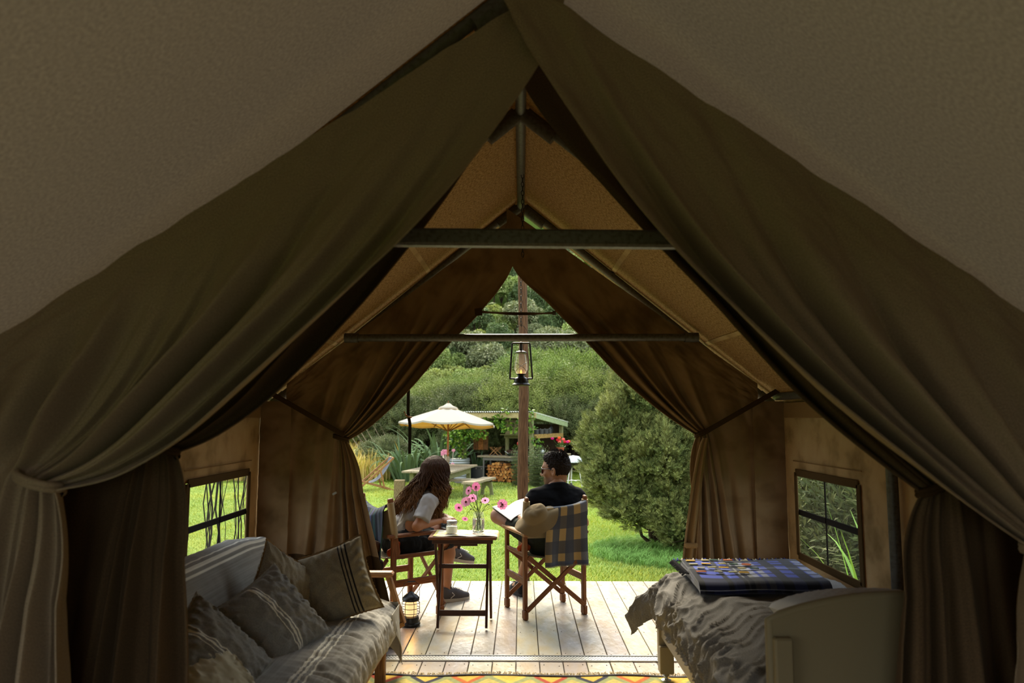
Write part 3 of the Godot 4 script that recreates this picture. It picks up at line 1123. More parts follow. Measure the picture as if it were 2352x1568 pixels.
func hillside() -> void:
	var g := G.new()
	var rows := []
	for j in 31:
		var r := []
		for i in 41:
			var x := lerpf(-140.0, 140.0, i / 40.0)
			var z := lerpf(-33.0, -190.0, j / 30.0)
			r.append(V(x, hill_height(x, z) + maxf(0.0, 21.0 + z) * 0.0 + (0.24 if j == 0 else 0.0), z))
		rows.append(r)
	g.net(rows, 1, 1, false)
	tag(obj("hill", g, M.hill), "steep bush covered hill rising behind the garden", "", "", "structure")
	# kinds of hill tree: [label, leaf colours, crown size, trunk height]
	var kinds := [  # distance haze is put into these leaf colours, lighter and greyer
		["hill_tree", "bright green rounded tree in the forest on the hill", [lin(0.52, 0.62, 0.36), lin(0.58, 0.67, 0.42), lin(0.45, 0.56, 0.33)], V(1.5, 1.25, 1.5), 1.6, 11],
		["hill_tree", "dark green dense tree in the forest on the hill", [lin(0.36, 0.46, 0.30), lin(0.42, 0.51, 0.34), lin(0.32, 0.42, 0.28)], V(1.35, 1.5, 1.35), 2.0, 12],
		["hill_tree", "grey green open tree in the forest on the hill", [lin(0.50, 0.56, 0.42), lin(0.56, 0.61, 0.46), lin(0.43, 0.50, 0.37)], V(1.7, 1.1, 1.7), 1.9, 12],
		["hill_tree", "yellow green small tree in the forest on the hill", [lin(0.60, 0.67, 0.40), lin(0.66, 0.72, 0.46), lin(0.54, 0.62, 0.37)], V(1.1, 0.95, 1.1), 1.2, 8],
	]
	var protos := []
	for kk in 8:
		var k: Array = kinds[kk % 4]
		var t := thing(k[0], k[1], "tree", Vector3.ZERO, 0.0, "forest trees on the hill, kind %d" % (kk % 4 + 1))
		var ls := lobes(k[5], k[3] * 0.75, k[4] + k[3].y * 0.7, k[3].x * 0.42)
		g = G.new()
		leafy(g, ls, 520, 0.17, 0.055, k[2])
		obj("crown", g, M.foliage, t)
		g = G.new()
		g.tube([V(0, -0.5, 0), V(0.05, k[4] * 0.6, 0), V(0, k[4] + k[3].y * 0.5, 0)], [0.13, 0.1, 0.05], 6)
		trunk(g, V(0, k[4] * 0.6, 0), ls, 0.06, 2)
		obj("trunk", g, M.bark, t)
		protos.append(t)
	# tree ferns: a star of fronds on a thin trunk
	for kk in 2:
		var t := thing("tree_fern", "tree fern with a star of arching fronds among the hill trees", "tree fern", Vector3.ZERO, 0.0, "tree ferns on the hill")
		g = G.new()
		for i in 22:
			var a := i * TAU / 22.0 * 2.0 + rnd(-0.15, 0.15)
			var o := V(cos(a), 0, sin(a))
			var rise := rnd(0.2, 0.6)
			g.col = lin(0.50, 0.62, 0.30) if i % 3 else lin(0.40, 0.52, 0.24)
			for e in 12:
				var u := (e + 1.0) / 12.0
				var q := V(0, 2.3, 0) + o * u * 1.5 + V(0, rise * sin(u * 2.6) - 0.35 * u * u, 0)
				for sd in [-1.0, 1.0]:
					var d: Vector3 = (o * 0.5 + o.cross(Vector3.UP) * sd + V(0, -0.25, 0)).normalized()
					g.leaf(q, d, o, 0.42 * sin(PI * minf(u + 0.12, 1.0)) + 0.05, 0.06)
		obj("fronds", g, M.foliage, t)
		g = G.new()
		g.tube([V(0, -0.3, 0), V(0.03, 1.2, 0), V(0, 2.35, 0)], [0.1, 0.08, 0.07], 7)
		obj("trunk", g, M.bark, t)
		protos.append(t)
	var used := {}
	var cnt := 0
	var row := 0
	var d := 48.0
	while d < 100.0:
		var half := 3.0 + d * 0.165
		var step := 1.65 + (d - 48.0) * 0.010
		var x := -half * 1.15
		while x < half:
			var px := x + rnd(-0.5, 0.5) + (step * 0.5 if row % 2 else 0.0)
			var z := -d + rnd(-0.7, 0.7)
			var pick := rng.randi() % 10
			var sc := rnd(0.55, 1.0) * (1.0 + (d - 48.0) * 0.004)
			if fast.get_noise_2d(px * 3.0, z * 3.0) > 0.30 and pick < 8:
				pick = (pick % 2) * 4 + 2
			var at := V(px, hill_height(px, z) - 0.3, z)
			if not used.has(pick):
				used[pick] = true
				protos[pick].transform = Transform3D(Basis(Vector3.UP, rnd(0, TAU)).scaled_local(V(sc, sc, sc)), at)
			else:
				copy(protos[pick], at, rnd(0, TAU), "", V(sc, sc * rnd(0.85, 1.15), sc))
			cnt += 1
			x += step
		d += 1.75 + (d - 48.0) * 0.05
		row += 1
	for k in protos.size():
		if not used.has(k):
			protos[k].queue_free()
	print("hill trees ", cnt)
	# the belt of tea-tree behind the garden
	var tea := []
	var cols := [[lin(0.45, 0.53, 0.27), lin(0.52, 0.59, 0.33), lin(0.38, 0.46, 0.24)], [lin(0.33, 0.40, 0.24), lin(0.40, 0.45, 0.29), lin(0.30, 0.35, 0.22)], [lin(0.50, 0.60, 0.30), lin(0.44, 0.55, 0.27), lin(0.36, 0.46, 0.22)]]
	var names_ := ["olive green feathery tea-tree in the belt behind the garden", "dull grey green tea-tree in the belt behind the garden", "light green feathery tea-tree in the belt behind the garden"]
	for k in 3:
		var t := thing("tea_tree", names_[k], "shrub", Vector3.ZERO, 0.0, "tea-trees behind the garden, kind %d" % (k + 1))
		var ls := lobes(15, V(1.25, 1.35, 1.25), 2.0, 0.62)
		g = G.new()
		sprayed(g, ls, 300, 0.34, cols[k], 0.75, 12, 0.105, 0.0125)
		obj("foliage", g, M.foliage, t)
		g = G.new()
		for i in 4:
			var b := V(rnd(-0.3, 0.3), -0.2, rnd(-0.3, 0.3))
			trunk(g, b, ls.slice(i * 3, i * 3 + 6), 0.06, 1)
		obj("trunk", g, M.bark, t)
		tea.append(t)
	var spots := [[-9.5, -33, 1, 0.75], [-7.6, -31, 0, 0.8], [-6.2, -32.5, 1, 0.85], [-4.9, -29.8, 1, 0.8], [-3.4, -31.5, 0, 0.95], [-2.2, -29.5, 1, 0.9], [-0.9, -31.5, 1, 1.0], [-0.1, -29.2, 0, 1.0], [1.3, -31.2, 2, 1.15], [2.6, -29.6, 0, 1.05], [3.9, -30.8, 1, 1.1], [5.4, -30, 0, 1.1], [7.2, -31, 2, 1.1], [9.0, -30, 1, 1.1],
		[-10.5, -39, 0, 1.1], [-8.0, -40, 2, 1.0], [-5.8, -39, 0, 1.1], [-3.6, -41, 2, 1.0], [-1.4, -39, 0, 1.1], [0.6, -38, 2, 1.35], [2.6, -36.5, 2, 1.35], [4.6, -38, 0, 1.4], [6.6, -39, 2, 1.3], [9.0, -40, 0, 1.3], [-7.0, -36, 2, 0.85], [-4.4, -35.5, 0, 0.95], [-1.9, -35, 2, 1.0], [0.9, -34, 0, 1.15],
		[-0.6, -27.3, 1, 0.62], [1.7, -28.2, 1, 0.78], [2.9, -27.6, 1, 0.75], [-1.9, -27.6, 1, 0.62], [4.2, -27.5, 0, 0.8], [-12.5, -36, 1, 0.9], [11.5, -36, 2, 1.2], [-14, -42, 0, 1.1], [-6.9, -45, 2, 1.1], [-2.7, -45.5, 0, 1.1], [1.6, -45, 2, 1.2], [5.8, -45, 0, 1.2]]
	var looks := ["olive green feathery", "dull grey green", "light green feathery"]
	var nth := ["leftmost", "second from left", "third from left", "fourth from left", "fifth from left", "sixth from left", "seventh from left", "eighth from left", "ninth from left", "tenth from left", "eleventh from left", "twelfth from left", "thirteenth from left", "fourteenth from left", "fifteenth from left", "sixteenth from left"]
	var row_of := func(z: float) -> int: return 0 if z > -28.9 else (1 if z > -34.5 else 2)
	for i in spots.size():
		var s: Array = spots[i]
		var at := V(s[0], hill_height(s[0], s[1]) - 0.1, s[1])
		var rank := 0
		for q in spots:
			if row_of.call(q[1]) == row_of.call(s[1]) and q[0] < s[0]:
				rank += 1
		var label: String = "%s tea-tree, %s in the %s row behind the garden" % [looks[s[2]], nth[mini(rank, 15)], ["front", "middle", "back"][row_of.call(s[1])]]
		if i in [0, 1, 8]:
			var o: Node3D = tea[[1, 0, 2][[0, 1, 8].find(i)]]
			o.transform = Transform3D(Basis(Vector3.UP, i * 1.7).scaled_local(Vector3.ONE * s[3]), at)
			o.set_meta("label", label)
		else:
			copy(tea[s[2]], at, i * 1.7, label, V(s[3] * 1.08, s[3], s[3] * 1.08))
	# low dark shrub by the deckchair and one leaning by the field
	copy(tea[1], V(-4.75, LAWN - 0.35, -26.2), 0.6, "low dark tea-tree shrub growing behind the deckchair", V(0.62, 0.47, 0.6)).remove_meta("group")
	copy(tea[0], V(-5.6, LAWN - 0.4, -27.5), 2.6, "low olive shrub at the edge of the long yellow grass", V(0.6, 0.36, 0.55)).remove_meta("group")
	# bare grey stems leaning in the scrub on the left
	var bare := thing("bare_branches", "bare grey stems leaning in the scrub on the left", "branches", V(-6.0, LAWN, -29.0))
	for k in 7:
		g = G.new()
		var b := V(k * 0.35, 0, rnd(-0.3, 0.3))
		g.tube([b, b + V(-0.35 - 0.1 * k, 0.6, 0), b + V(-0.9 - 0.12 * k, 1.3 + 0.1 * k, 0.1), b + V(-1.1 - 0.15 * k, 1.9, 0.1)], [0.035, 0.03, 0.02, 0.008], 6)
		obj("branch", g, M.grey_wood, bare)

func near_bush() -> void:
	var t := thing("tea_tree_bush", "large dense dark green tea-tree bush beside the right of the lawn", "bush", V(2.28, LAWN, -12.6))
	# lobes as [centre, radius, density]
	var ls := [[V(-0.15, 2.35, 0), 0.70], [V(-0.55, 1.75, 0.1), 0.62], [V(0.35, 2.05, 0.0), 0.7], [V(-0.72, 1.25, 0.15), 0.52], [V(0.0, 1.45, 0.45), 0.6], [V(0.6, 1.35, 0.2), 0.6], [V(-0.45, 0.8, 0.35), 0.5], [V(0.05, 0.75, 0.6), 0.48], [V(0.45, 0.62, 0.7), 0.42],
		[V(1.0, 2.1, -0.1), 0.7], [V(1.3, 1.4, 0), 0.7], [V(1.5, 2.6, -0.3), 0.7], [V(-0.1, 2.85, -0.2), 0.45], [V(0.6, 2.75, -0.2), 0.55], [V(0.2, 0.42, 0.85), 0.35], [V(1.9, 1.7, -0.1), 0.6], [V(0.9, 0.75, 0.5), 0.4], [V(-0.85, 1.72, -0.2), 0.42], [V(-0.8, 0.95, -0.2), 0.42]]
	var g := G.new()
	g.col = Color.WHITE
	spray(g, Vector3.ZERO, Vector3.UP, 0.17, 42, 0.026, 0.0042)
	for k in 3:
		var a := k * 2.1
		spray(g, V(0, 0.02 + 0.04 * k, 0), V(cos(a) * 0.6, 0.8, sin(a) * 0.6).normalized(), 0.09, 20, 0.022, 0.0038)
	g.col = Color(0.6, 0.5, 0.4)
	g.tube([V(0, -0.12, 0), V(0, 0.2, 0)], [0.004, 0.002], 4, false)
	var sm := g.mesh()
	var xs := []
	var cs := []
	for li in ls.size():
		var q: Array = ls[li]
		var n := int(2700.0 * q[1] * q[1] / 0.36)
		for i in n:
			var d := V(rnd(-1, 1), rnd(-0.75, 1), rnd(-1, 1)).normalized()
			# tufted: sprays crowd on knobs of the lobe
			var knob: float = fast.get_noise_3d(d.x * 160.0 + li * 50.0, d.y * 160.0, d.z * 160.0)
			var p: Vector3 = q[0] + d * q[1] * (0.78 + 0.55 * knob + rnd(-0.16, 0.08))
			if p.x > 0.55 and p.y < 1.7 and p.z > 0.1 and rng.randf() < 0.72:
				continue
			if p.y < 0.12:
				continue
			var up := (d * 0.8 + V(rnd(-0.35, 0.35), 0.75, rnd(-0.35, 0.35))).normalized()
			var x := up.cross(V(rnd(-1, 1), 0.1, rnd(-1, 1))).normalized()
			var s := rnd(0.7, 1.25)
			xs.append(Transform3D(Basis(x, up, x.cross(up)).scaled(Vector3.ONE * s), p))
			var f := rnd(0.75, 1.1)
			var mixv := clampf(0.5 + knob + rnd(-0.3, 0.3), 0, 1)
			cs.append(lin(lerpf(0.33, 0.60, mixv) * f, lerpf(0.42, 0.66, mixv) * f, lerpf(0.23, 0.40, mixv) * f))
	many("foliage", sm, M.foliage, xs, t, cs)
	g = G.new()
	for i in 9:
		var b := V(rnd(-0.15, 0.5), -0.1, rnd(-0.3, 0.2))
		trunk(g, b, ls.slice(i * 2, i * 2 + 3), 0.05, 1)
	for i in 150:
		var b := V(rnd(-0.3, 1.5), rnd(0.3, 1.7), rnd(-0.2, 0.45))
		var e := b + V(rnd(-0.5, 0.5), rnd(-0.3, 0.4), rnd(0.0, 0.35))
		g.tube([b, b.lerp(e, 0.5) + V(0, rnd(-0.06, 0.06), 0), e], [0.010, 0.006, 0.002], 4, false)
	# a low branch that sweeps out over the grass
	g.tube([V(0.6, 0.5, 0.3), V(0.1, 0.35, 0.8), V(-0.4, 0.38, 1.0)], [0.025, 0.015, 0.005], 5, false)
	g.tube([V(1.0, 0.45, 0.3), V(0.5, 0.28, 0.9), V(0.0, 0.25, 1.15)], [0.025, 0.015, 0.005], 5, false)
	obj("branches", g, M.bark, t)

func far_garden() -> void:
	# short lawn grass, one tuft many times
	var g := G.new()
	for i in 34:
		var b := V(rnd(-0.07, 0.07), 0, rnd(-0.07, 0.07))
		var a := rnd(0, TAU)
		var ln := V(cos(a), 0, sin(a)) * rnd(0.2, 0.9)
		var h := rnd(0.024, 0.046)
		g.col = [lin(0.92, 0.95, 0.86), lin(1.0, 1.0, 0.9), lin(0.85, 0.92, 0.8), lin(1.0, 0.95, 0.7)][i % 4]
		g.blade([b, b + (Vector3.UP * 0.8 + ln * 0.35) * h * 0.6, b + (Vector3.UP * 0.9 + ln) * h], 0.0026, V(-sin(a), 0, cos(a)), 0.2, 0.6)
	var xs := []
	var cs := []
	var nz := noise(0.35, 3, 90)
	for i in 52000:
		var z := -7.3 - 19.5 * pow(rng.randf(), 1.25)
		var half := 3.2 - z * 0.52
		var x := rnd(-half, half * 0.72)
		var q := nz.get_noise_2d(x, z)
		var s := rnd(0.8, 1.3) * (1.15 + 0.3 * q) * (1.0 + maxf(0.0, -z - 10.0) * 0.05)
		xs.append(Transform3D(Basis(Vector3.UP, rnd(0, TAU)).scaled(V(s * 1.1, s * (1.0 + 0.3 * maxf(0.0, 1.0 - absf(x - 1.9) * 0.6)), s * 1.1)), V(x, LAWN - 0.004, z)))
		cs.append(Color(1, 1, 1).lerp(Color(1.15, 1.0, 0.75), clampf(0.25 + q + rnd(-0.2, 0.2), 0, 1)))
	var gm := many("grass", g.mesh(), M.grass, xs, null, cs)
	tag(gm, "short bright green grass of the lawn", "grass")
	# shaggy grass under the bush
	g = G.new()
	for i in 22:
		var b := V(rnd(-0.05, 0.05), 0, rnd(-0.05, 0.05))
		var a := rnd(0, TAU)
		var o := V(cos(a), 0, sin(a))
		var h := rnd(0.10, 0.2)
		g.col = [lin(0.8, 0.92, 0.8), lin(0.9, 1.0, 0.85), lin(0.7, 0.85, 0.7)][i % 3]
		g.blade([b, b + V(0, h * 0.6, 0) + o * h * 0.15, b + V(0, h * 0.8, 0) + o * h * 0.7], 0.004, V(-o.z, 0, o.x), 0.2, 0.6)
	xs = []
	for i in 1500:
		var a := rnd(0, TAU)
		var r := sqrt(rng.randf()) * 1.5
		xs.append(Transform3D(Basis(Vector3.UP, rnd(0, TAU)).scaled(Vector3.ONE * rnd(0.6, 1.0)), V(2.5 + cos(a) * r * 0.95, LAWN, -11.9 + sin(a) * r * 0.9)))
	tag(many("long_grass", g.mesh(), M.grass, xs), "shaggy unmown grass under the big bush", "grass")
	# tall yellow field
	g = G.new()
	for i in 26:
		var b := V(rnd(-0.2, 0.2), 0, rnd(-0.2, 0.2))
		var a := rnd(0, TAU)
		var o := V(cos(a), 0, sin(a))
		var h := rnd(0.55, 1.0)
		g.col = [lin(0.86, 0.80, 0.48), lin(0.74, 0.74, 0.38), lin(0.62, 0.68, 0.30), lin(0.90, 0.84, 0.58)][i % 4]
		g.blade([b, b + V(0, h * 0.5, 0) + o * h * 0.05, b + V(0, h * 0.9, 0) + o * h * 0.18, b + V(0, h, 0) + o * h * 0.3], 0.007, V(-o.z, 0, o.x), 0.1, 0.5)
	xs = []
	for i in 3000:
		var z := rnd(-34.0, -24.4)
		var x := rnd(-16.0, -4.5 - (z + 24.4) * -0.10)
		xs.append(Transform3D(Basis(Vector3.UP, rnd(0, TAU)).scaled(V(1, rnd(0.7, 1.15), 1)), V(x, LAWN + maxf(0.0, -z - 24.0) * 0.02, z)))
	tag(many("meadow_grass", g.mesh(), M.foliage, xs), "tall yellow meadow grass beyond the deckchair", "grass")
	# flax: every long leaf a part
	var fm := mat(Color(0.35, 0.41, 0.30), 0.85, {"spec": 0.05, "back": Color(0.10, 0.13, 0.06)})
	var fm2 := mat(Color(0.31, 0.38, 0.26), 0.85, {"spec": 0.05, "back": Color(0.10, 0.13, 0.06)})
	var fy := mat(Color(0.76, 0.64, 0.26), 0.6)
	var meshes := []
	for k in 8:
		g = G.new()
		var pts := []
		var l := 1.5 + 0.08 * k
		var ben: float = [0.15, 0.35, 0.6, 0.95, 1.3, 1.6, 1.9, 0.5][k]
		var q := Vector3.ZERO
		for i in 13:
			var t := i / 12.0
			pts.append(q)
			var ang := 0.22 + ben * 0.45 * t + ben * 1.9 * pow(t, 3.0)
			q += V(sin(ang), cos(ang), 0) * l / 12.0
		g.blade(pts, 0.052, Vector3.BACK, 0.35, 0.45)
		meshes.append(g.mesh())
	var bases := [[V(-3.75, LAWN, -24.6), 54, 1.08], [V(-2.85, LAWN, -25.6), 56, 1.28]]
	for bi in 2:
		var t := thing("flax_plant", ["drooping grey green flax plant beside the deckchair", "upright grey green flax plant behind the picnic table"][bi], "flax", bases[bi][0])
		for i in bases[bi][1]:
			var a: float = i * 2.399963
			var o := obj("leaf", meshes[(i * 5 + (3 if bi == 0 and i % 2 else 0)) % 8], fy if i == 9 and bi == 0 else (fm if i % 2 else fm2), t, V(cos(a) * 0.14 * sqrt(i % 9), 0, sin(a) * 0.14 * sqrt(i % 9)))
			o.rotation = V(rnd(-0.12, 0.12), -a, rnd(-0.2, 0.22) - 0.25 * (i % 3) * 0.5)
			o.scale = Vector3.ONE * bases[bi][2] * rnd(0.75, 1.05)
	# shrubs right of the shelter and rosemary beside the post
	for e in [[V(0.47, LAWN, -22.9), 1.32, "upright grey green rosemary bush right of the wooden post", 0.19], [V(-0.16, LAWN, -23.1), 1.2, "upright rosemary bush left of the wooden post", 0.07], [V(0.75, LAWN, -22.6), 0.95, "low bushy herb between rosemary and the kettle barbecue", 0.16]]:
		var t := thing("rosemary_bush", e[2], "bush", e[0])
		g = G.new()
		for i in int(900.0 * e[3]) + 30:
			var a := rnd(0, TAU)
			var r := sqrt(rng.randf()) * float(e[3])
			var b := V(cos(a) * r, 0, sin(a) * r)
			var h: float = e[1] * rnd(0.45, 1.0)
			g.col = [lin(0.40, 0.47, 0.33), lin(0.47, 0.54, 0.38), lin(0.32, 0.40, 0.26)][i % 3]
			spray(g, b, V(b.x * 0.4 + rnd(-0.10, 0.10), 1, b.z * 0.4).normalized(), h, int(46 * h), 0.055, 0.008)
		obj("foliage", g, M.foliage, t)
	# dark leafy plants behind the counter
	var t2 := thing("flax_plant", "dark shaded flax growing behind the kitchen counter", "flax", V(-1.6, LAWN, -26.3))
	for i in 24:
		var a := i * 2.4
		var o := obj("leaf", meshes[i % 6], fm2, t2, V(cos(a) * 0.1, 0, sin(a) * 0.1))
		o.rotation = V(0, -a, rnd(-0.2, 0.1))
		o.scale = Vector3.ONE * rnd(0.6, 0.9)

func garden_furniture() -> void:
	# market parasol over the picnic table
	var cloth := mat(Color(0.64, 0.63, 0.59), 0.9, {"back": Color(0.75, 0.62, 0.34), "spec": 0.1})
	var u := thing("parasol", "large cream market parasol on a wooden pole over the picnic table", "parasol", V(-2.16, LAWN, -22.0))
	var g := G.new()
	var rim := 1.48
	var apex := 2.46
	# the canopy leans a little away and to the right
	var tip := Transform3D(Basis.IDENTITY, V(0, apex, 0)) * Transform3D(Basis(Vector3.RIGHT, -0.07) * Basis(Vector3.BACK, -0.02), Vector3.ZERO) * Transform3D(Basis.IDENTITY, V(0, -apex, 0))
	for k in 8:
		var a0 := TAU * (k + 0.5) / 8.0
		var a1 := TAU * (k + 1.5) / 8.0
		var rows := []
		for j in 9:
			var v := lerpf(0.12, 1.0, j / 8.0)
			var r := []
			for i in 9:
				var t := i / 8.0
				var p := V(cos(a0), 0, sin(a0)).lerp(V(cos(a1), 0, sin(a1)), t) * rim * v
				p.y = apex - 0.46 * v - 0.05 * v * v - 0.05 * sin(PI * t) * v
				r.append(p)
			rows.append(r)
		g.net(rows, 1, 1, false, false, 0.004)
		# valance
		rows = [[], []]
		for i in 9:
			var t := i / 8.0
			var p := V(cos(a0), 0, sin(a0)).lerp(V(cos(a1), 0, sin(a1)), t) * rim
			p.y = apex - 0.51 - 0.05 * sin(PI * t)
			rows[0].append(p)
			rows[1].append(p + V(0, -0.05, 0))
		g.net(rows, 1, 1, false, false, 0.003)
	obj("canopy", g.xform(tip), cloth, u)
	g = G.new()
	g.lathe([Vector2(0.30, apex - 0.085), Vector2(0.27, apex - 0.03), Vector2(0.14, apex + 0.02), Vector2(0.05, apex + 0.09), Vector2(0.0, apex + 0.10)], 24)
	obj("vent_cap", g.xform(tip), cloth, u)
	g = G.new()
	g.lathe([Vector2(0.0, apex + 0.17), Vector2(0.015, apex + 0.15), Vector2(0.012, apex + 0.09), Vector2(0.02, apex + 0.085)], 10)
	obj("finial", g, M.teak, u)
	for k in 8:
		var a := TAU * (k + 0.5) / 8.0
		g = G.new()
		g.bar(V(0.03 * cos(a), apex - 0.1, 0.03 * sin(a)), V(rim * 0.985 * cos(a), apex - 0.535, rim * 0.985 * sin(a)), 0.02, 0.022)
		obj("rib", g.xform(tip), M.teak, u)
	for k in 8:
		var a := TAU * (k + 0.5) / 8.0
		g = G.new()
		g.bar(V(0.05 * cos(a), apex - 0.72, 0.05 * sin(a)), V(rim * 0.55 * cos(a), apex - 0.37, rim * 0.55 * sin(a)), 0.018, 0.02)
		obj("strut", g.xform(tip), M.teak, u)
	g = G.new()
	g.lathe([Vector2(0.026, 0.0), Vector2(0.026, apex)], 12)
	obj("pole", g, mat(Color(0.62, 0.36, 0.16), 0.5, {"tex": M.grain, "scale": Vector3(3, 1, 1)}), u)
	g = G.new()
	g.lathe([Vector2(0.0, 0.0), Vector2(0.2, 0.0), Vector2(0.2, 0.06), Vector2(0.06, 0.1), Vector2(0.05, 0.75), Vector2(0.035, 0.80), Vector2(0.06, 0.86), Vector2(0.06, 0.95), Vector2(0.035, 1.0), Vector2(0.027, 1.0)], 16)
	obj("stand", g, M.grey_wood, u)
	# picnic table of weathered planks
	var t := thing("picnic_table", "long weathered grey wooden picnic table on the lawn", "table", V(-2.20, LAWN, -20.75), deg_to_rad(-9.3))
	for i in 5:
		g = G.new()
		g.box(V(-0.54 + i * 0.27, 0.725, 0), V(0.262, 0.05, 3.0), Basis.IDENTITY, 0.006)
		obj("plank", g, M.grey_wood, t)
	for sx in [-1.0, 1.0]:
		g = G.new()
		g.box(V(sx * 0.5, 0.61, 0), V(0.045, 0.17, 2.4))
		obj("apron", g, M.green_wood, t)
		for sz in [-1.0, 1.0]:
			g = G.new()
			g.box(V(sx * 0.47, 0.35, sz * 1.22), V(0.11, 0.70, 0.11), Basis.IDENTITY, 0.008)
			obj("leg", g, M.green_wood, t)
	# bench with arched legs
	for e in [[V(-1.10, LAWN, -19.75), -16.0, "short weathered bench with arched plank legs right of the picnic table"], [V(-2.08, LAWN, -20.0), 80.0, "weathered bench plank resting by the timber block, half behind the seated woman"]]:
		var b := thing("bench", e[2], "bench", e[0], deg_to_rad(e[1]))
		g = G.new()
		var rows := []
		for j in 2:
			var r := []
			for i in 13:
				r.append(V((j - 0.5) * (0.34 + 0.02 * sin(i * 2.1)), 0.455 + 0.004 * sin(i * 1.3), lerpf(-0.88, 0.88, i / 12.0)))
			rows.append(r)
		g.net(rows, 1, 1, true, false, 0.055)
		obj("seat", g, M.grey_wood, b)
		for sz in [-1.0, 1.0]:
			g = G.new()
			var poly := PackedVector2Array([Vector2(-0.19, 0), Vector2(-0.14, 0.40), Vector2(0.14, 0.40), Vector2(0.19, 0), Vector2(0.11, 0)])
			for k in 9:
				var a := PI * k / 8.0
				poly.append(Vector2(0.09 * cos(a), 0.08 + 0.22 * sin(a)))
			poly.append(Vector2(-0.11, 0))
			g.slab(poly, sz * 0.62 - 0.03, sz * 0.62 + 0.03)
			obj("leg", g, M.green_wood, b)
	var st := thing("timber_block", "squared upright timber block seat on the lawn left of the woman", "stool", V(-3.19, LAWN, -19.65), 0.1)
	g = G.new()
	g.box(V(0, 0.25, 0), V(0.28, 0.50, 0.30), Basis.IDENTITY, 0.012)
	obj("block", g, mat(Color(0.50, 0.44, 0.32), 0.9, {"tex": M.grain, "scale": Vector3(1, 5, 1)}), st)
	# deckchair
	var dk := thing("deckchair", "folding wooden deckchair with a grey sling at the edge of the lawn", "deckchair", V(-3.72, LAWN, -21.6), deg_to_rad(22))
	for sz in [0.0, -0.55]:
		g = G.new()
		g.bar(V(-1.05, 0.03, sz), V(0.03, 0.97, sz), 0.028, 0.055)
		obj("long_rail", g, M.oak, dk)
		g = G.new()
		g.bar(V(-1.12, 0.40, sz - 0.03 + (0.06 if sz < 0 else 0.0)), V(0.08, 0.03, sz - 0.03 + (0.06 if sz < 0 else 0.0)), 0.028, 0.055)
		obj("seat_rail", g, M.oak, dk)
		g = G.new()
		g.bar(V(-0.36, 0.66, sz + 0.03), V(-0.22, 0.10, sz + 0.03), 0.026, 0.045, Vector3.RIGHT)
		obj("prop", g, M.oak, dk)
	for p in [V(0.03, 0.97, 0), V(-1.12, 0.40, 0), V(-0.22, 0.12, 0.03), V(-0.95, 0.10, 0)]:
		g = G.new()
		g.bar(p, p + V(0, 0, -0.56), 0.03, 0.03)
		obj("cross_rail", g, M.oak, dk)
	var sl := []
	for j in 2:
		var r := []
		for i in 21:
			var v := i / 20.0
			r.append(V(lerpf(0.0, -1.10, v), lerpf(0.97, 0.42, v) - 0.42 * sin(PI * pow(v, 0.8)), -0.05 - 0.45 * j))
		sl.append(r)
	g = G.new()
	g.net(sl, 1, 1, false, false, 0.006)
	obj("sling", g, mat(Color(0.27, 0.29, 0.33), 0.9), dk)
	# verandah post
	var po := thing("verandah_post", "rough round timber post standing at the edge of the deck", "post", V(0.02, LAWN, -7.02))
	g = G.new()
	var pts := []
	var rr := []
	for i in 30:
		var y := 3.55 * i / 29.0
		pts.append(V(0.006 * sin(y * 3.1), y, 0.005 * cos(y * 2.3)))
		rr.append(lerpf(0.056, 0.043, i / 29.0) + 0.0018 * sin(y * 17.0) + 0.0015 * sin(y * 31.0))
	g.tube(pts, rr, 18)
	obj("pole", g, M.post_wood, po)

func blooms(root: Node3D, g: G, at: Vector3, r: float, m: Material) -> void:
	g.ball(at, V(r, r * 0.7, r), Basis.IDENTITY, 7, 5)

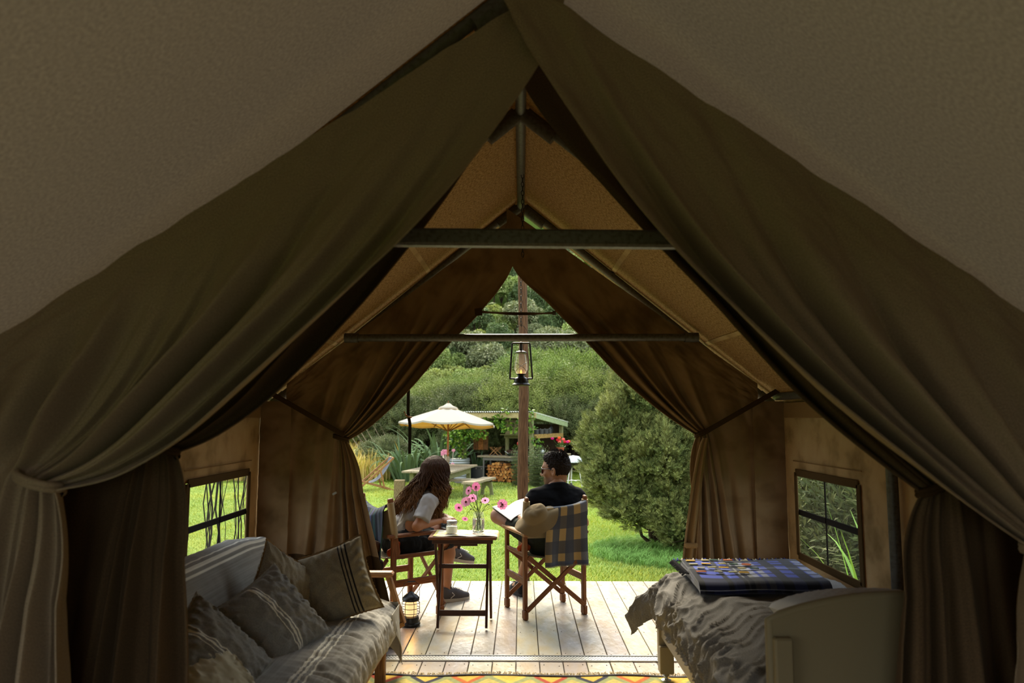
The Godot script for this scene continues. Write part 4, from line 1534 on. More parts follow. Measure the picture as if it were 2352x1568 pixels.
func kitchen_shelter() -> void:
	var turn := deg_to_rad(-25)
	var at := V(0.35, LAWN, -23.6)
	var bs := Basis(Vector3.UP, turn)
	var s := thing("kitchen_shelter", "open timber kitchen shelter with a corrugated roof in the garden", "shelter", at, turn)
	var g := G.new()
	for q in [[V(-0.06, 0, -0.08), 2.20], [V(-2.5, 0, -0.08), 2.20], [V(-0.06, 0, -2.6), 1.92], [V(-2.5, 0, -2.6), 1.92], [V(-1.25, 0, -0.75), 1.5]]:
		g = G.new()
		var w := 0.115 if q[0].x > -1 or q[0].x < -2 else 0.10
		g.box(q[0] + V(0, q[1] * 0.5, 0), V(w, q[1], w), Basis.IDENTITY, 0.006)
		obj("post", g, M.green_wood, s)
	g = G.new()
	g.box(V(-1.5, 2.20, -0.02), V(3.25, 0.17, 0.05))
	obj("front_beam", g, mat(Color(0.70, 0.66, 0.48), 0.8, {"tex": M.grain, "scale": Vector3(0.6, 6, 1)}), s)
	g = G.new()
	g.bar(V(0.03, 2.23, 0.05), V(0.03, 1.90, -2.95), 0.045, 0.19)
	obj("side_fascia", g, mat(Color(0.60, 0.68, 0.52), 0.8, {"tex": M.grain, "scale": Vector3(0.6, 6, 1)}), s)
	var rows := []
	for j in 2:
		var r := []
		for i in 201:
			var x := lerpf(0.06, -3.2, i / 200.0)
			r.append(V(x, lerpf(2.32, 1.98, j) + 0.018 * sin(x * TAU / 0.085), lerpf(0.08, -3.0, j)))
		rows.append(r)
	g = G.new()
	g.net(rows, 1, 1, false, false, 0.003)
	obj("corrugated_roof", g, mat(Color(0.72, 0.73, 0.72), 0.4, {"metal": 0.5}), s)
	for q in [[V(-0.75, 1.50, -0.75), V(1.2, 0.11, 0.05)], [V(-0.75, 1.57, -0.62), V(1.25, 0.03, 0.32)]]:
		g = G.new()
		g.box(q[0], q[1])
		obj("cabinet_shelf", g, M.green_wood, s)
	g = G.new()
	g.bar(V(-0.09, 1.58, -0.15), V(-0.09, 1.58, -2.6), 0.22, 0.035)
	g.bar(V(0.0, 1.52, -0.15), V(0.0, 1.52, -2.6), 0.035, 0.11)
	obj("side_shelf", g, mat(Color(0.60, 0.50, 0.28), 0.8, {"tex": M.grain}), s)
	# back screen in the shade, board by board
	for i in 22:
		g = G.new()
		g.box(V(-3.1 + i * 0.14, 0.95, -2.72), V(0.132, 1.9, 0.02))
		obj("back_board", g, M.bark, s)
	for i in 3:
		g = G.new()
		g.box(V(-2.22 + i * 0.19, 1.38, -0.35), V(0.185 if i == 1 else 0.17, 0.62, 0.022))
		obj("hanging_board", g, mat([Color(0.42, 0.28, 0.15), Color(0.55, 0.36, 0.18), Color(0.40, 0.27, 0.15)][i], 0.8, {"tex": M.grain}), s)
	# counter
	var c := thing("kitchen_counter", "plank counter over the stacked firewood inside the shelter", "counter", at, turn)
	for i in 3:
		g = G.new()
		g.box(V(-0.98, 0.87, -0.15 - i * 0.21), V(2.05, 0.055, 0.20), Basis.IDENTITY, 0.005)
		obj("plank", g, M.grey_wood, c)
	g = G.new()
	g.box(V(-0.95, 0.79, -0.12), V(1.75, 0.09, 0.03))
	obj("rail", g, M.steel, c)
	for x in [-1.8, -0.1]:
		for zz in [-0.14, -0.62]:
			g = G.new()
			g.box(V(x, 0.40, zz), V(0.05, 0.80, 0.05))
			obj("leg", g, M.steel, c)
	g = G.new()
	g.box(V(-0.85, 0.04, -0.36), V(1.75, 0.06, 0.6))
	obj("base_board", g, M.dark_wood, c)
	# firewood: each split log a thing
	var log_m := []
	for k in 4:
		log_m.append(mat([Color(0.75, 0.52, 0.26), Color(0.66, 0.44, 0.22), Color(0.80, 0.60, 0.34), Color(0.55, 0.37, 0.2)][k], 0.9, {"tex": M.grain, "scale": Vector3(3, 6, 1)}))
	var protos := []
	for k in 6:
		var t := thing("firewood_log", "split firewood log stacked under the kitchen counter", "log", Vector3.ZERO, 0.0, "split logs stacked under the kitchen counter")
		g = G.new()
		var poly := PackedVector2Array()
		var n := 3 + k % 3
		for i in n:
			var a := TAU * i / n + rnd(-0.3, 0.3)
			poly.append(Vector2(cos(a), sin(a)) * rnd(0.048, 0.066))
		g.slab(poly, -0.17, 0.17)
		obj("split_face", g, log_m[k % 4], t)
		g = G.new()
		var bark_poly := PackedVector2Array([poly[0], poly[1], poly[1] * 1.10, (poly[0] + poly[1]) * 0.62, poly[0] * 1.10])
		if Geometry2D.triangulate_polygon(bark_poly).size():
			g.slab(bark_poly, -0.168, 0.168)
			obj("bark", g, M.bark, t)
		protos.append(t)
	var n := 0
	for j in 7:
		for i in 16:
			var x := -1.64 + i * 0.103 + (0.05 if j % 2 else 0.0) + rnd(-0.012, 0.012)
			var y := 0.135 + j * 0.083 + rnd(-0.01, 0.01)
			if (j >= 5 and i in [7, 8, 9, 14, 15]) or (j == 6 and (i < 2 or i > 10)):
				continue
			var p := at + bs * V(x, y, -0.24 + rnd(-0.03, 0.03))
			var o: Node3D = protos[n] if n < 6 else copy(protos[rng.randi() % 6], p)
			o.transform = Transform3D(bs * Basis(Vector3.BACK, rnd(0, TAU)), p)
			n += 1
	# black chest
	var ch := thing("storage_chest", "black wooden chest standing left of the stacked firewood", "chest", at + bs * V(-2.08, 0, -0.35), turn)
	g = G.new()
	g.box(V(0, 0.25, 0), V(0.62, 0.46, 0.42), Basis.IDENTITY, 0.008)
	obj("body", g, M.black_metal, ch)
	g = G.new()
	g.box(V(0, 0.50, 0), V(0.65, 0.05, 0.45), Basis.IDENTITY, 0.008)
	obj("lid", g, M.black_metal, ch)
	for x in [-0.2, 0.0, 0.2]:
		g = G.new()
		g.box(V(x, 0.47, 0.222), V(0.035, 0.05, 0.012))
		obj("latch", g, M.steel, ch)
	# corrugated planter with pink flowers
	var pl := thing("corrugated_planter", "grey corrugated iron planter left of the kitchen shelter", "planter", V(-2.05, LAWN, -24.6))
	g = G.new()
	var prof := []
	for i in 41:
		prof.append(Vector2(0.36 + 0.012 * sin(i * PI / 2.0), i * 0.02))
	g.lathe(prof, 28)
	g.lathe([Vector2(0.36, 0.78), Vector2(0.0, 0.76)], 28)
	obj("tank", g, mat(Color(0.62, 0.64, 0.63), 0.5, {"metal": 0.5}), pl)
	var pf := thing("pink_flowers", "tall pale pink flowers behind the picnic table", "flowers", V(-2.35, LAWN, -23.6))
	var gs := G.new()
	var gf := G.new()
	for i in 16:
		var b := V(rnd(-0.25, 0.25), rnd(0.55, 1.12), rnd(-0.1, 0.1))
		gs.tube([V(b.x * 0.4, 0, 0), b], 0.006, 4, false)
		for k in 5:
			var a := TAU * k / 5.0
			gf.ball(b + V(cos(a) * 0.035, sin(a) * 0.03, 0.01), V(0.026, 0.022, 0.012), Basis.IDENTITY, 6, 4)
	obj("stems", gs, M.foliage, pf)
	obj("petals", gf, mat(Color(0.86, 0.56, 0.70), 0.7), pf)
	# stones at the foot of the planter
	for i in 6:
		g = G.new()
		g.ball(Vector3.ZERO, V(0.16, 0.10, 0.13) * rnd(0.7, 1.3), Basis(Vector3.UP, i * 1.0), 9, 6)
		for k in g.v.size():
			g.v[k] *= 1.0 + 0.15 * sin(g.v[k].x * 30.0 + i) * cos(g.v[k].z * 26.0)
		var o := obj("stone", g, mat(Color(0.40, 0.39, 0.36), 0.95), null, V(-1.95 + i * 0.2 + (1.2 if i > 3 else 0.0), LAWN + 0.05, -23.9 - 0.1 * (i % 3)))
		tag(o, ["rounded grey stone", "flat grey stone", "grey stone nearest the chest", "small grey stone", "grey stone right of the firewood", "grey stone by the rosemary"][i] + " lying at the garden edge", "stone")
	# climbing vine over the left post and the beam
	var vi := thing("climbing_vine", "leafy green climbing vine covering the left post and front beam of the shelter", "vine", at, turn)
	g = G.new()
	for q in [[[V(-2.45, 0, 0.0), V(-2.52, 0.8, 0.04), V(-2.42, 1.6, 0.05), V(-2.5, 2.1, 0.06)], 0.018], [[V(-2.55, 1.9, 0.06), V(-1.9, 2.02, 0.1), V(-1.1, 2.1, 0.06), V(-0.4, 1.95, 0.08), V(-0.1, 2.1, 0.05)], 0.01], [[V(-0.08, 2.15, 0.02), V(0.02, 1.75, 0.04), V(0.12, 1.45, 0.05), V(0.3, 1.35, 0.05)], 0.008]]:
		g.tube(q[0], q[1], 6, false)
	obj("stem", g, M.bark, vi)
	g = G.new()
	var vc := [lin(0.30, 0.46, 0.16), lin(0.40, 0.56, 0.20), lin(0.52, 0.66, 0.26), lin(0.24, 0.38, 0.14)]
	for e in [[V(-2.55, 1.75, 0.05), 0.38, 190], [V(-2.2, 1.68, 0.12), 0.34, 170], [V(-1.85, 1.72, 0.1), 0.28, 120], [V(-2.62, 1.35, 0.05), 0.3, 110], [V(-2.5, 0.95, 0.05), 0.16, 40], [V(-2.95, 1.45, 0.05), 0.24, 60], [V(-1.5, 2.02, 0.08), 0.16, 46], [V(-1.1, 2.05, 0.08), 0.2, 70], [V(-0.85, 1.88, 0.1), 0.19, 60], [V(-0.55, 1.82, 0.1), 0.16, 40], [V(-0.3, 2.0, 0.08), 0.14, 30], [V(-0.05, 2.1, 0.06), 0.14, 30], [V(0.03, 1.75, 0.06), 0.12, 22], [V(0.14, 1.42, 0.06), 0.12, 16], [V(0.3, 1.32, 0.06), 0.09, 10], [V(-0.9, 2.38, 0.05), 0.1, 14], [V(-0.02, 2.36, 0.05), 0.07, 8]]:
		for i in e[2]:
			var d := V(rnd(-1, 1), rnd(-1, 1), rnd(-0.7, 1)).normalized()
			g.col = vc[rng.randi() % 4]
			var out := (d + V(0, -0.6, 0.6)).normalized()
			g.leaf(e[0] + d * e[1] * sqrt(rng.randf()), out, out.cross(V(rnd(-1, 1), rnd(0, 1), 0.2)).normalized(), 0.13, 0.045)
	obj("leaves", g, M.foliage, vi).set_meta("kind", "stuff")
	# cabinet on its shelf
	var cab := thing("kitchen_cabinet", "small cream two-door cabinet on the shelter shelf", "cabinet", at + bs * V(-0.88, 1.585, -0.62), turn)
	g = G.new()
	g.box(V(0, 0.24, 0), V(0.62, 0.48, 0.28), Basis.IDENTITY, 0.006)
	obj("body", g, M.cream, cab)
	for sx in [-1.0, 1.0]:
		var d := G.new()
		d.box(V(sx * 0.152, 0.24, 0.146), V(0.285, 0.44, 0.014))
		for q in [[0, 0.20, 0.285, 0.05], [0, -0.20, 0.285, 0.05], [0.118, 0, 0.05, 0.44], [-0.118, 0, 0.05, 0.44]]:
			d.box(V(sx * 0.152 + q[0], 0.24 + q[1], 0.156), V(q[2], q[3], 0.01), Basis.IDENTITY, 0.002)
		var dd := obj("door", d, M.cream, cab)
		d = G.new()
		d.box(V(sx * 0.03, 0.27, 0.172), V(0.018, 0.07, 0.02))
		obj("handle", d, M.black_metal, dd)
	# on the counter
	var top := 0.90
	var rk := thing("plate_rack", "folding slatted wooden rack on the left of the kitchen counter", "rack", at + bs * V(-1.45, top, -0.3), turn)
	for sx in [-1.0, 1.0]:
		for zz in [-0.13, 0.13]:
			g = G.new()
			g.bar(V(sx * 0.17, 0.0, zz), V(-sx * 0.12, 0.26, zz), 0.012, 0.022)
			obj("leg", g, M.oak, rk)
		for k in 5:
			g = G.new()
			var f := 0.25 + 0.17 * k
			g.bar(V(sx * (0.02 + 0.17 * f * 0.9), 0.08 + 0.20 * f, -0.14), V(sx * (0.02 + 0.17 * f * 0.9), 0.08 + 0.20 * f, 0.14), 0.016, 0.012)
			obj("slat", g, M.oak, rk)
	var bx := thing("wooden_crate", "low brown wooden crate on the counter behind the bowl", "crate", at + bs * V(-0.92, top, -0.5), turn)
	for k in 3:
		g = G.new()
		g.box(V(0, 0.035 + k * 0.06, 0.1), V(0.34, 0.05, 0.014))
		g.box(V(0, 0.035 + k * 0.06, -0.1), V(0.34, 0.05, 0.014))
		obj("slat", g, M.dark_wood, bx)
	for sx in [-1.0, 1.0]:
		g = G.new()
		g.box(V(sx * 0.17, 0.09, 0), V(0.014, 0.18, 0.2))
		obj("end", g, M.dark_wood, bx)
	var bowl := thing("mixing_bowl", "dark green bowl with a pale spoon on the kitchen counter", "bowl", at + bs * V(-0.86, top, -0.16), turn)
	g = G.new()
	g.lathe([Vector2(0.0, 0.0), Vector2(0.05, 0.0), Vector2(0.09, 0.04), Vector2(0.10, 0.08), Vector2(0.094, 0.08), Vector2(0.08, 0.04), Vector2(0.0, 0.015)], 20)
	obj("bowl", g, mat(Color(0.12, 0.16, 0.13), 0.3), bowl)
	g = G.new()
	g.bar(V(-0.02, 0.05, 0), V(-0.17, 0.15, 0.03), 0.03, 0.01)
	obj("spoon", g, M.white, bowl)
	var cup := thing("blue_tumbler", "blue grey tumbler near the post end of the kitchen counter", "tumbler", at + bs * V(-0.45, top, -0.2), turn)
	g = G.new()
	g.lathe([Vector2(0.0, 0.0), Vector2(0.04, 0.0), Vector2(0.045, 0.16), Vector2(0.04, 0.16), Vector2(0.036, 0.01), Vector2(0.0, 0.01)], 16)
	obj("body", g, mat(Color(0.28, 0.34, 0.42), 0.4), cup)
	var vcols := [Color(0.75, 0.10, 0.16), Color(0.88, 0.34, 0.14), Color(0.75, 0.12, 0.42), Color(0.90, 0.40, 0.35)]
	for e in [["flower_vase", "small vase of red and orange flowers on the kitchen counter", at + bs * V(-0.66, top, -0.3), 5, 0.30], ["flower_pot", "terracotta pot of pink and red geraniums behind the seated man", at + bs * V(0.35, 0.95, -1.5), 9, 0.40]]:
		var v := thing(e[0], e[1], "flower pot", e[2])
		g = G.new()
		if e[0] == "flower_pot":
			g.lathe([Vector2(0.0, 0.0), Vector2(0.09, 0.0), Vector2(0.12, 0.16), Vector2(0.135, 0.16), Vector2(0.135, 0.2), Vector2(0.11, 0.2), Vector2(0.0, 0.18)], 18)
		else:
			g.lathe([Vector2(0.0, 0.0), Vector2(0.04, 0.0), Vector2(0.055, 0.08), Vector2(0.035, 0.16), Vector2(0.0, 0.15)], 14)
		obj("pot", g, mat(Color(0.55, 0.30, 0.18), 0.85) if e[0] == "flower_pot" else mat(Color(0.2, 0.26, 0.2), 0.3), v)
		gs = G.new()
		gs.col = lin(0.28, 0.40, 0.18)
		for i in 40:
			var d := V(rnd(-1, 1), rnd(0, 1), rnd(-1, 1)).normalized()
			gs.leaf(V(0, 0.2, 0) + d * 0.12, d, d.cross(V(rnd(-1, 1), 1, 0)).normalized(), 0.09, 0.03)
		for i in e[3]:
			var b := V(rnd(-0.3, 0.3) * (1.0 if e[3] > 5 else 0.4), e[4] + rnd(-0.08, 0.12), rnd(-0.1, 0.1))
			gs.tube([V(0, 0.15, 0), b], 0.005, 4, false)
			var f := G.new()
			for k in 6:
				var a := TAU * k / 6.0
				f.ball(b + V(cos(a), sin(a) * 0.7, 0.3) * 0.03, V(0.03, 0.026, 0.026), Basis.IDENTITY, 6, 4)
			obj("bloom", f, mat(vcols[i % 4], 0.7), v)
		obj("leaves", gs, M.foliage, v)
	# stand for that pot, black stove with kettle, pans
	var sd := thing("pot_stand", "rough timber stand under the geraniums", "stand", at + bs * V(0.35, 0, -1.5), turn)
	g = G.new()
	g.box(V(0, 0.93, 0), V(0.6, 0.04, 0.4))
	obj("top", g, M.grey_wood, sd)
	for k in 4:
		g = G.new()
		g.box(V(0.26 * (1 if k % 2 else -1), 0.455, 0.16 * (1 if k < 2 else -1)), V(0.05, 0.91, 0.05))
		obj("leg", g, M.grey_wood, sd)
	var sv := thing("camp_stove", "black two-ring camp stove left of the man's head", "stove", at + bs * V(0.0, 0.82, -0.45), turn)
	g = G.new()
	g.box(V(0.15, 0.08, 0), V(0.42, 0.14, 0.32), Basis.IDENTITY, 0.01)
	obj("body", g, M.black_metal, sv)
	for x in [0.05, 0.25]:
		g = G.new()
		g.lathe([Vector2(0.07, 0.15), Vector2(0.075, 0.165), Vector2(0.06, 0.165), Vector2(0.06, 0.15)], 14, Transform3D(Basis.IDENTITY, V(x, 0, 0)))
		obj("ring", g, M.black_metal, sv)
	g = G.new()
	g.box(V(0.15, -0.41, 0), V(0.4, 0.82, 0.3), Basis.IDENTITY, 0.01)
	obj("cupboard", g, M.dark_wood, sv)
	var kt := thing("kettle", "small shiny kettle on the black camp stove", "kettle", at + bs * V(0.15, 0.99, -0.45), turn)
	g = G.new()
	g.lathe([Vector2(0.0, 0.0), Vector2(0.07, 0.0), Vector2(0.08, 0.05), Vector2(0.05, 0.11), Vector2(0.0, 0.13)], 16)
	g.tube([V(0.07, 0.05, 0), V(0.11, 0.09, 0), V(0.12, 0.12, 0)], [0.018, 0.012, 0.01], 8)
	obj("body", g, M.chrome, kt)
	g = G.new()
	g.tube([V(-0.06, 0.08, 0), V(-0.05, 0.18, 0), V(0.05, 0.18, 0), V(0.06, 0.08, 0)], 0.007, 6)
	obj("handle", g, M.black_metal, kt)
	var sk := thing("frying_pan", "black frying pan hanging from the roof of the shelter", "pan", at + bs * V(-0.05, 1.72, -1.75), turn - PI / 2)
	g = G.new()
	g.lathe([Vector2(0.0, 0.0), Vector2(0.11, 0.0), Vector2(0.135, 0.04), Vector2(0.13, 0.04), Vector2(0.105, 0.006), Vector2(0.0, 0.006)], 22, Transform3D(Basis(Vector3.RIGHT, PI / 2), V(0, 0, 0)))
	obj("pan", g, M.black_metal, sk)
	g = G.new()
	g.bar(V(0, 0.12, 0.02), V(0, 0.30, 0.02), 0.02, 0.01, Vector3.BACK)
	obj("handle", g, M.black_metal, sk)
	for i in 4:
		var p := thing("cooking_pot", ["dark cooking pot at the front end of the side shelf", "dark cooking pot second from the front on the side shelf", "wide dark pot in the middle of the side shelf", "dark cooking pot farthest back on the side shelf"][i], "pot", at + bs * V(-0.09, 1.60, -0.5 - 0.36 * i), turn, "pots on the side shelf of the shelter")
		g = G.new()
		var r := 0.10 + 0.02 * (i % 3)
		g.lathe([Vector2(0.0, 0.0), Vector2(r, 0.0), Vector2(r, 0.13), Vector2(r - 0.01, 0.13), Vector2(r - 0.01, 0.01), Vector2(0.0, 0.01)], 18)
		obj("body", g, M.black_metal, p)
		g = G.new()
		g.lathe([Vector2(r + 0.004, 0.132), Vector2(r * 0.6, 0.155), Vector2(0.015, 0.16), Vector2(0.015, 0.18), Vector2(0.0, 0.18)], 18)
		obj("lid", g, M.steel, p)
	# kettle barbecue
	var bq := thing("kettle_barbecue", "kettle barbecue with a pale grey lid on tube legs right of the man", "barbecue", V(1.57, LAWN, -22.5), 0.3)
	g = G.new()
	g.lathe([Vector2(0.0, 0.62), Vector2(0.14, 0.64), Vector2(0.235, 0.72), Vector2(0.265, 0.80)], 28)
	obj("bowl", g, M.black_metal, bq)
	g = G.new()
	g.lathe([Vector2(0.275, 0.80), Vector2(0.275, 0.82), Vector2(0.25, 0.90), Vector2(0.17, 0.975), Vector2(0.0, 1.0)], 28)
	obj("lid", g, mat(Color(0.80, 0.82, 0.84), 0.25, {"spec": 0.6}), bq)
	g = G.new()
	g.box(V(0.26, 0.90, 0.06), V(0.03, 0.07, 0.1))
	obj("lid_handle", g, M.black_metal, bq)
	g = G.new()
	g.box(V(0.36, 0.77, 0), V(0.22, 0.02, 0.3))
	obj("side_table", g, M.white, bq)
	for k in 3:
		var a := k * TAU / 3.0 + 0.6
		g = G.new()
		g.tube([V(cos(a) * 0.16, 0.68, sin(a) * 0.16), V(cos(a) * 0.27, 0.06 if k else 0.0, sin(a) * 0.27)], 0.014, 8)
		obj("leg", g, M.white, bq)
	g = G.new()
	g.box(V(0, 0.26, 0), V(0.42, 0.012, 0.05))
	g.box(V(0, 0.26, 0), V(0.05, 0.012, 0.42))
	obj("shelf", g, M.white, bq)
	for k in [1, 2]:
		var a: float = k * TAU / 3.0 + 0.6
		g = G.new()
		g.lathe([Vector2(0.03, -0.02), Vector2(0.08, -0.02), Vector2(0.085, 0.0), Vector2(0.08, 0.02), Vector2(0.03, 0.02)], 18, Transform3D(Basis(Vector3.BACK, PI / 2), V(cos(a) * 0.30, 0.085, sin(a) * 0.27)))
		obj("wheel", g, M.black_metal, bq)

# a folding director's chair: faces -z, legs 0.475 apart and 0.40 deep
func director_chair(label: String, at: Vector3, turn: float) -> Node3D:
	var c := thing("folding_chair", label, "chair", at, turn)
	var g := G.new()
	for sx in [-1.0, 1.0]:
		var x: float = sx * 0.2375
		for z in [-0.2, 0.2]:
			g = G.new()
			g.box(V(x, 0.335, z), V(0.028, 0.53, 0.040), Basis.IDENTITY, 0.004)
			obj("leg", g, M.teak, c)
			g = G.new()
			g.bar(V(x, 0.035, z - 0.03), V(x, 0.035, z + 0.035), 0.032, 0.07, Vector3.UP, 0.008)
			obj("foot_block", g, M.teak, c)
		g = G.new()
		g.bar(V(x, 0.612, -0.275), V(x, 0.612, 0.25), 0.048, 0.026, Vector3.UP, 0.007)
		obj("armrest", g, M.oak if sx < 0 else M.teak, c)
		for q in [[0.27, 0.05, 0.028], [0.46, 0.030, 0.028]]:
			g = G.new()
			g.bar(V(x, q[0], -0.2), V(x, q[0], 0.2), q[2] * 0.7, q[1])
			obj("side_rail", g, M.teak, c)
		g = G.new()
		g.bar(V(x, 0.47, 0.17), V(x, 0.885, 0.235), 0.024, 0.044, Vector3.BACK, 0.006)
		obj("back_post", g, M.teak, c)
		for z in [-0.225, 0.228]:
			g = G.new()
			var off: float = 0.012 * sx
			g.bar(V(-x, 0.07, z + off), V(x * 0.93, 0.45, z + off), 0.016, 0.034, Vector3.UP, 0.004)
			obj("cross_bar", g, M.teak, c)
	g = G.new()
	var rows := []
	for j in 9:
		var r := []
		for i in 13:
			var u := i / 12.0
			r.append(V(lerpf(-0.235, 0.235, u), 0.462 - 0.035 * sin(PI * u), lerpf(-0.2, 0.19, j / 8.0)))
		rows.append(r)
	g.net(rows, 1, 1, true, false, 0.006)
	obj("seat_canvas", g, M.chair_canvas, c)
	g = G.new()
	rows = []
	for j in 9:
		var r := []
		for i in 17:
			var u := i / 16.0
			var y := lerpf(0.58, 0.80, j / 8.0) - 0.03 * sin(PI * u) * j / 8.0 + 0.05 * pow(absf(2.0 * u - 1.0), 6.0) * j / 8.0
			r.append(V(lerpf(-0.25, 0.25, u), y, 0.19 + (y - 0.6) * 0.16 + 0.035 * sin(PI * u)))
		rows.append(r)
	g.net(rows, 1, 1, false, false, 0.006)
	for sx in [-1.0, 1.0]:
		g.tube([V(sx * 0.2375, 0.60, 0.19), V(sx * 0.2375, 0.855, 0.233)], 0.026, 10)
	obj("back_canvas", g, M.chair_canvas, c)
	return c

func plaid(w: int, h: int, base: Color, bands_x: Array, bands_y: Array) -> ImageTexture:
	var im := Image.create(w, h, false, Image.FORMAT_RGBA8)
	im.fill(base)
	for b in bands_x:
		for x in range(int(b[0] * w), int(b[1] * w)):
			for y in h:
				im.set_pixel(x, y, im.get_pixel(x, y).lerp(b[2], b[3]))
	for b in bands_y:
		for y in range(int(b[0] * h), int(b[1] * h)):
			for x in w:
				im.set_pixel(x, y, im.get_pixel(x, y).lerp(b[2], b[3]))
	var wv := FastNoiseLite.new()
	wv.seed = 3
	wv.frequency = 0.35
	for y in h:
		for x in w:
			var c := im.get_pixel(x, y)
			var f := 1.0 + 0.12 * wv.get_noise_2d(x, y)
			im.set_pixel(x, y, Color(c.r * f, c.g * f, c.b * f))
	return ImageTexture.create_from_image(im)

func deck_furniture() -> void:
	var mt := deg_to_rad(20.5)
	var man_at := V(0.18, 0, -5.87)
	var mb := Basis(Vector3.UP, mt)
	director_chair("teak folding chair the man sits in, with a checked blanket over its back", man_at, mt)
	var wt := deg_to_rad(-53)
	var wo_at := V(-0.9125, 0, -5.81)
	var wb := Basis(Vector3.UP, wt)
	director_chair("teak folding chair the woman sits in, with a striped blanket over its back", wo_at, wt)
	# checked blanket over the man's chair
	var im := plaid(256, 256, Color(0.56, 0.47, 0.31), [[0.16, 0.335, Color(0.20, 0.22, 0.27), 0.82], [0.49, 0.68, Color(0.20, 0.22, 0.27), 0.82], [0.84, 1.0, Color(0.28, 0.32, 0.40), 0.75]], [[0.0, 0.11, Color(0.26, 0.29, 0.35), 0.72], [0.26, 0.45, Color(0.20, 0.21, 0.25), 0.74], [0.63, 0.82, Color(0.20, 0.21, 0.25), 0.74], [0.93, 1.0, Color(0.22, 0.25, 0.32), 0.8]])
	var bm := mat(Color(1, 1, 1), 1.0, {"tex": im, "rim": 0.5, "nor": M.weave, "ns": 0.0, "spec": 0.05})
	var bl := thing("checked_blanket", "blue and tan checked wool blanket folded over the back of the man's chair", "blanket", man_at, mt)
	var g := G.new()
	for lay in 3:
		var rows := []
		for j in 31:
			var v := j / 30.0
			var r := []
			for i in 25:
				var u := i / 24.0
				var y: float
				var z: float
				var drop := 0.445 - 0.012 * lay * 2.0
				if v < 0.12:
					var t := v / 0.12
					y = 0.806 + 0.014 * sin(t * PI * 0.5)
					z = 0.205 + 0.075 * t
				else:
					y = 0.82 - (v - 0.12) / 0.88 * drop
					z = 0.283 - 0.03 * smoothstep(0.1, 0.9, v) + 0.010 * sin(u * 7.0 + 1.0) * v + 0.012 * sin(u * 15.0) * v * v
				var x := lerpf(-0.10, 0.235, u) + 0.02 * (v - 0.5) * (1.0 if u > 0.5 else -0.6) + 0.005 * lay
				r.append(V(x, y - (0.012 * (1.0 - u) - 0.035 * pow(u, 4.0)) * (1.0 - v), z - 0.014 * lay + 0.006))
			rows.append(r)
		g.net(rows, 1, 1, true, false, 0.007)
	obj("wool", g, bm, bl)
	var st := []
	var sg := BoxMesh.new()
	sg.size = V(0.0022, 0.016, 0.004)
	for i in 42:
		var u := i / 41.0
		st.append(Transform3D(Basis.IDENTITY, V(lerpf(-0.105, 0.245, u), 0.378, 0.268 + 0.010 * sin(u * 7.0 + 1.0) + 0.012 * sin(u * 15.0))))
	many("edge_stitches", sg, mat(Color(0.5, 0.46, 0.4), 0.9), st, bl)
	# sun hat on the left back post
	var hat := thing("sun_hat", "floppy beige sun hat hung on the man's chair back", "hat", V(0.11, 0.705, -5.55), 0.2)
	g = G.new()
	var rows := []
	for j in 15:
		var r := []
		for i in 41:
			var a := TAU * i / 40.0
			var p: Vector3
			if j < 8:
				var t := j / 7.0 * PI * 0.5
				p = V(cos(a) * 0.108 * pow(sin(t), 0.7), 0.105 * pow(cos(t), 0.6) - 0.012 * exp(-pow(cos(a) * sin(t) * 3.0, 2.0)) * cos(t) + 0.004 * sin(a * 5.0 + t * 4.0) * sin(t), sin(a) * 0.084 * pow(sin(t), 0.7))
			else:
				var t := (j - 7) / 7.0
				var rr := 0.105 + 0.085 * t
				p = V(cos(a) * rr * 1.1, -0.022 * t - 0.05 * t * absf(sin(a * 1.0 + 0.7)) + 0.040 * t * sin(a * 2.0 + 0.9) + 0.012 * t * sin(a * 5.0), sin(a) * rr * 0.72)
			r.append(p)
		rows.append(r)
	g.net(rows, 1, 1, true, true, 0.004)
	g.xform(Transform3D(Basis(Vector3.BACK, 0.42) * Basis(Vector3.RIGHT, 0.55), V(0, 0.05, 0)).scaled(Vector3.ONE * 0.84))
	obj("crown_and_brim", g, mat(Color(0.50, 0.43, 0.31), 0.95, {"tex": M.weave, "tri": true, "scale": Vector3(6, 6, 6), "rim": 0.2}), hat)
	# orange jackets tucked in the chairs
	for e in [["orange jacket tucked beside the man on his chair seat", man_at + mb * V(-0.20, 0.50, 0.08), 0.4], ["orange jacket tucked behind the woman on her chair seat", wo_at + wb * V(0.17, 0.49, 0.16), 0.2]]:
		var j := thing("orange_jacket", e[0], "jacket", e[1], e[2])
		var f := Field.new(V(-0.15, -0.09, -0.12), V(0.15, 0.2, 0.12), 0.008)
		f.bone(V(-0.03, -0.01, 0), V(0.03, 0.0, 0.02), 0.024, 0.02, 0.02)
		f.bone(V(-0.01, 0, 0.02), V(-0.0, 0.10, 0.03), 0.022, 0.016, 0.02)
		f.bone(V(0.02, 0, -0.02), V(0.03, 0.05, -0.03), 0.022, 0.018, 0.02)
		f.ripple(noise(22.0, 3, 8), 0.012)
		g = G.new()
		f.into(g)
		obj("cloth", g, mat(Color(0.60, 0.26, 0.12), 0.9), j)
	# striped blanket over the woman's chair
	var sx := []
	var cols := [Color(0.14, 0.25, 0.22), Color(0.10, 0.13, 0.17), Color(0.15, 0.17, 0.32), Color(0.08, 0.10, 0.13), Color(0.12, 0.21, 0.23), Color(0.09, 0.10, 0.14), Color(0.21, 0.23, 0.28), Color(0.10, 0.13, 0.16), Color(0.11, 0.13, 0.24), Color(0.07, 0.08, 0.11)]
	for i in 20:
		sx.append([i / 20.0, (i + 1) / 20.0, cols[i % 10], 1.0])
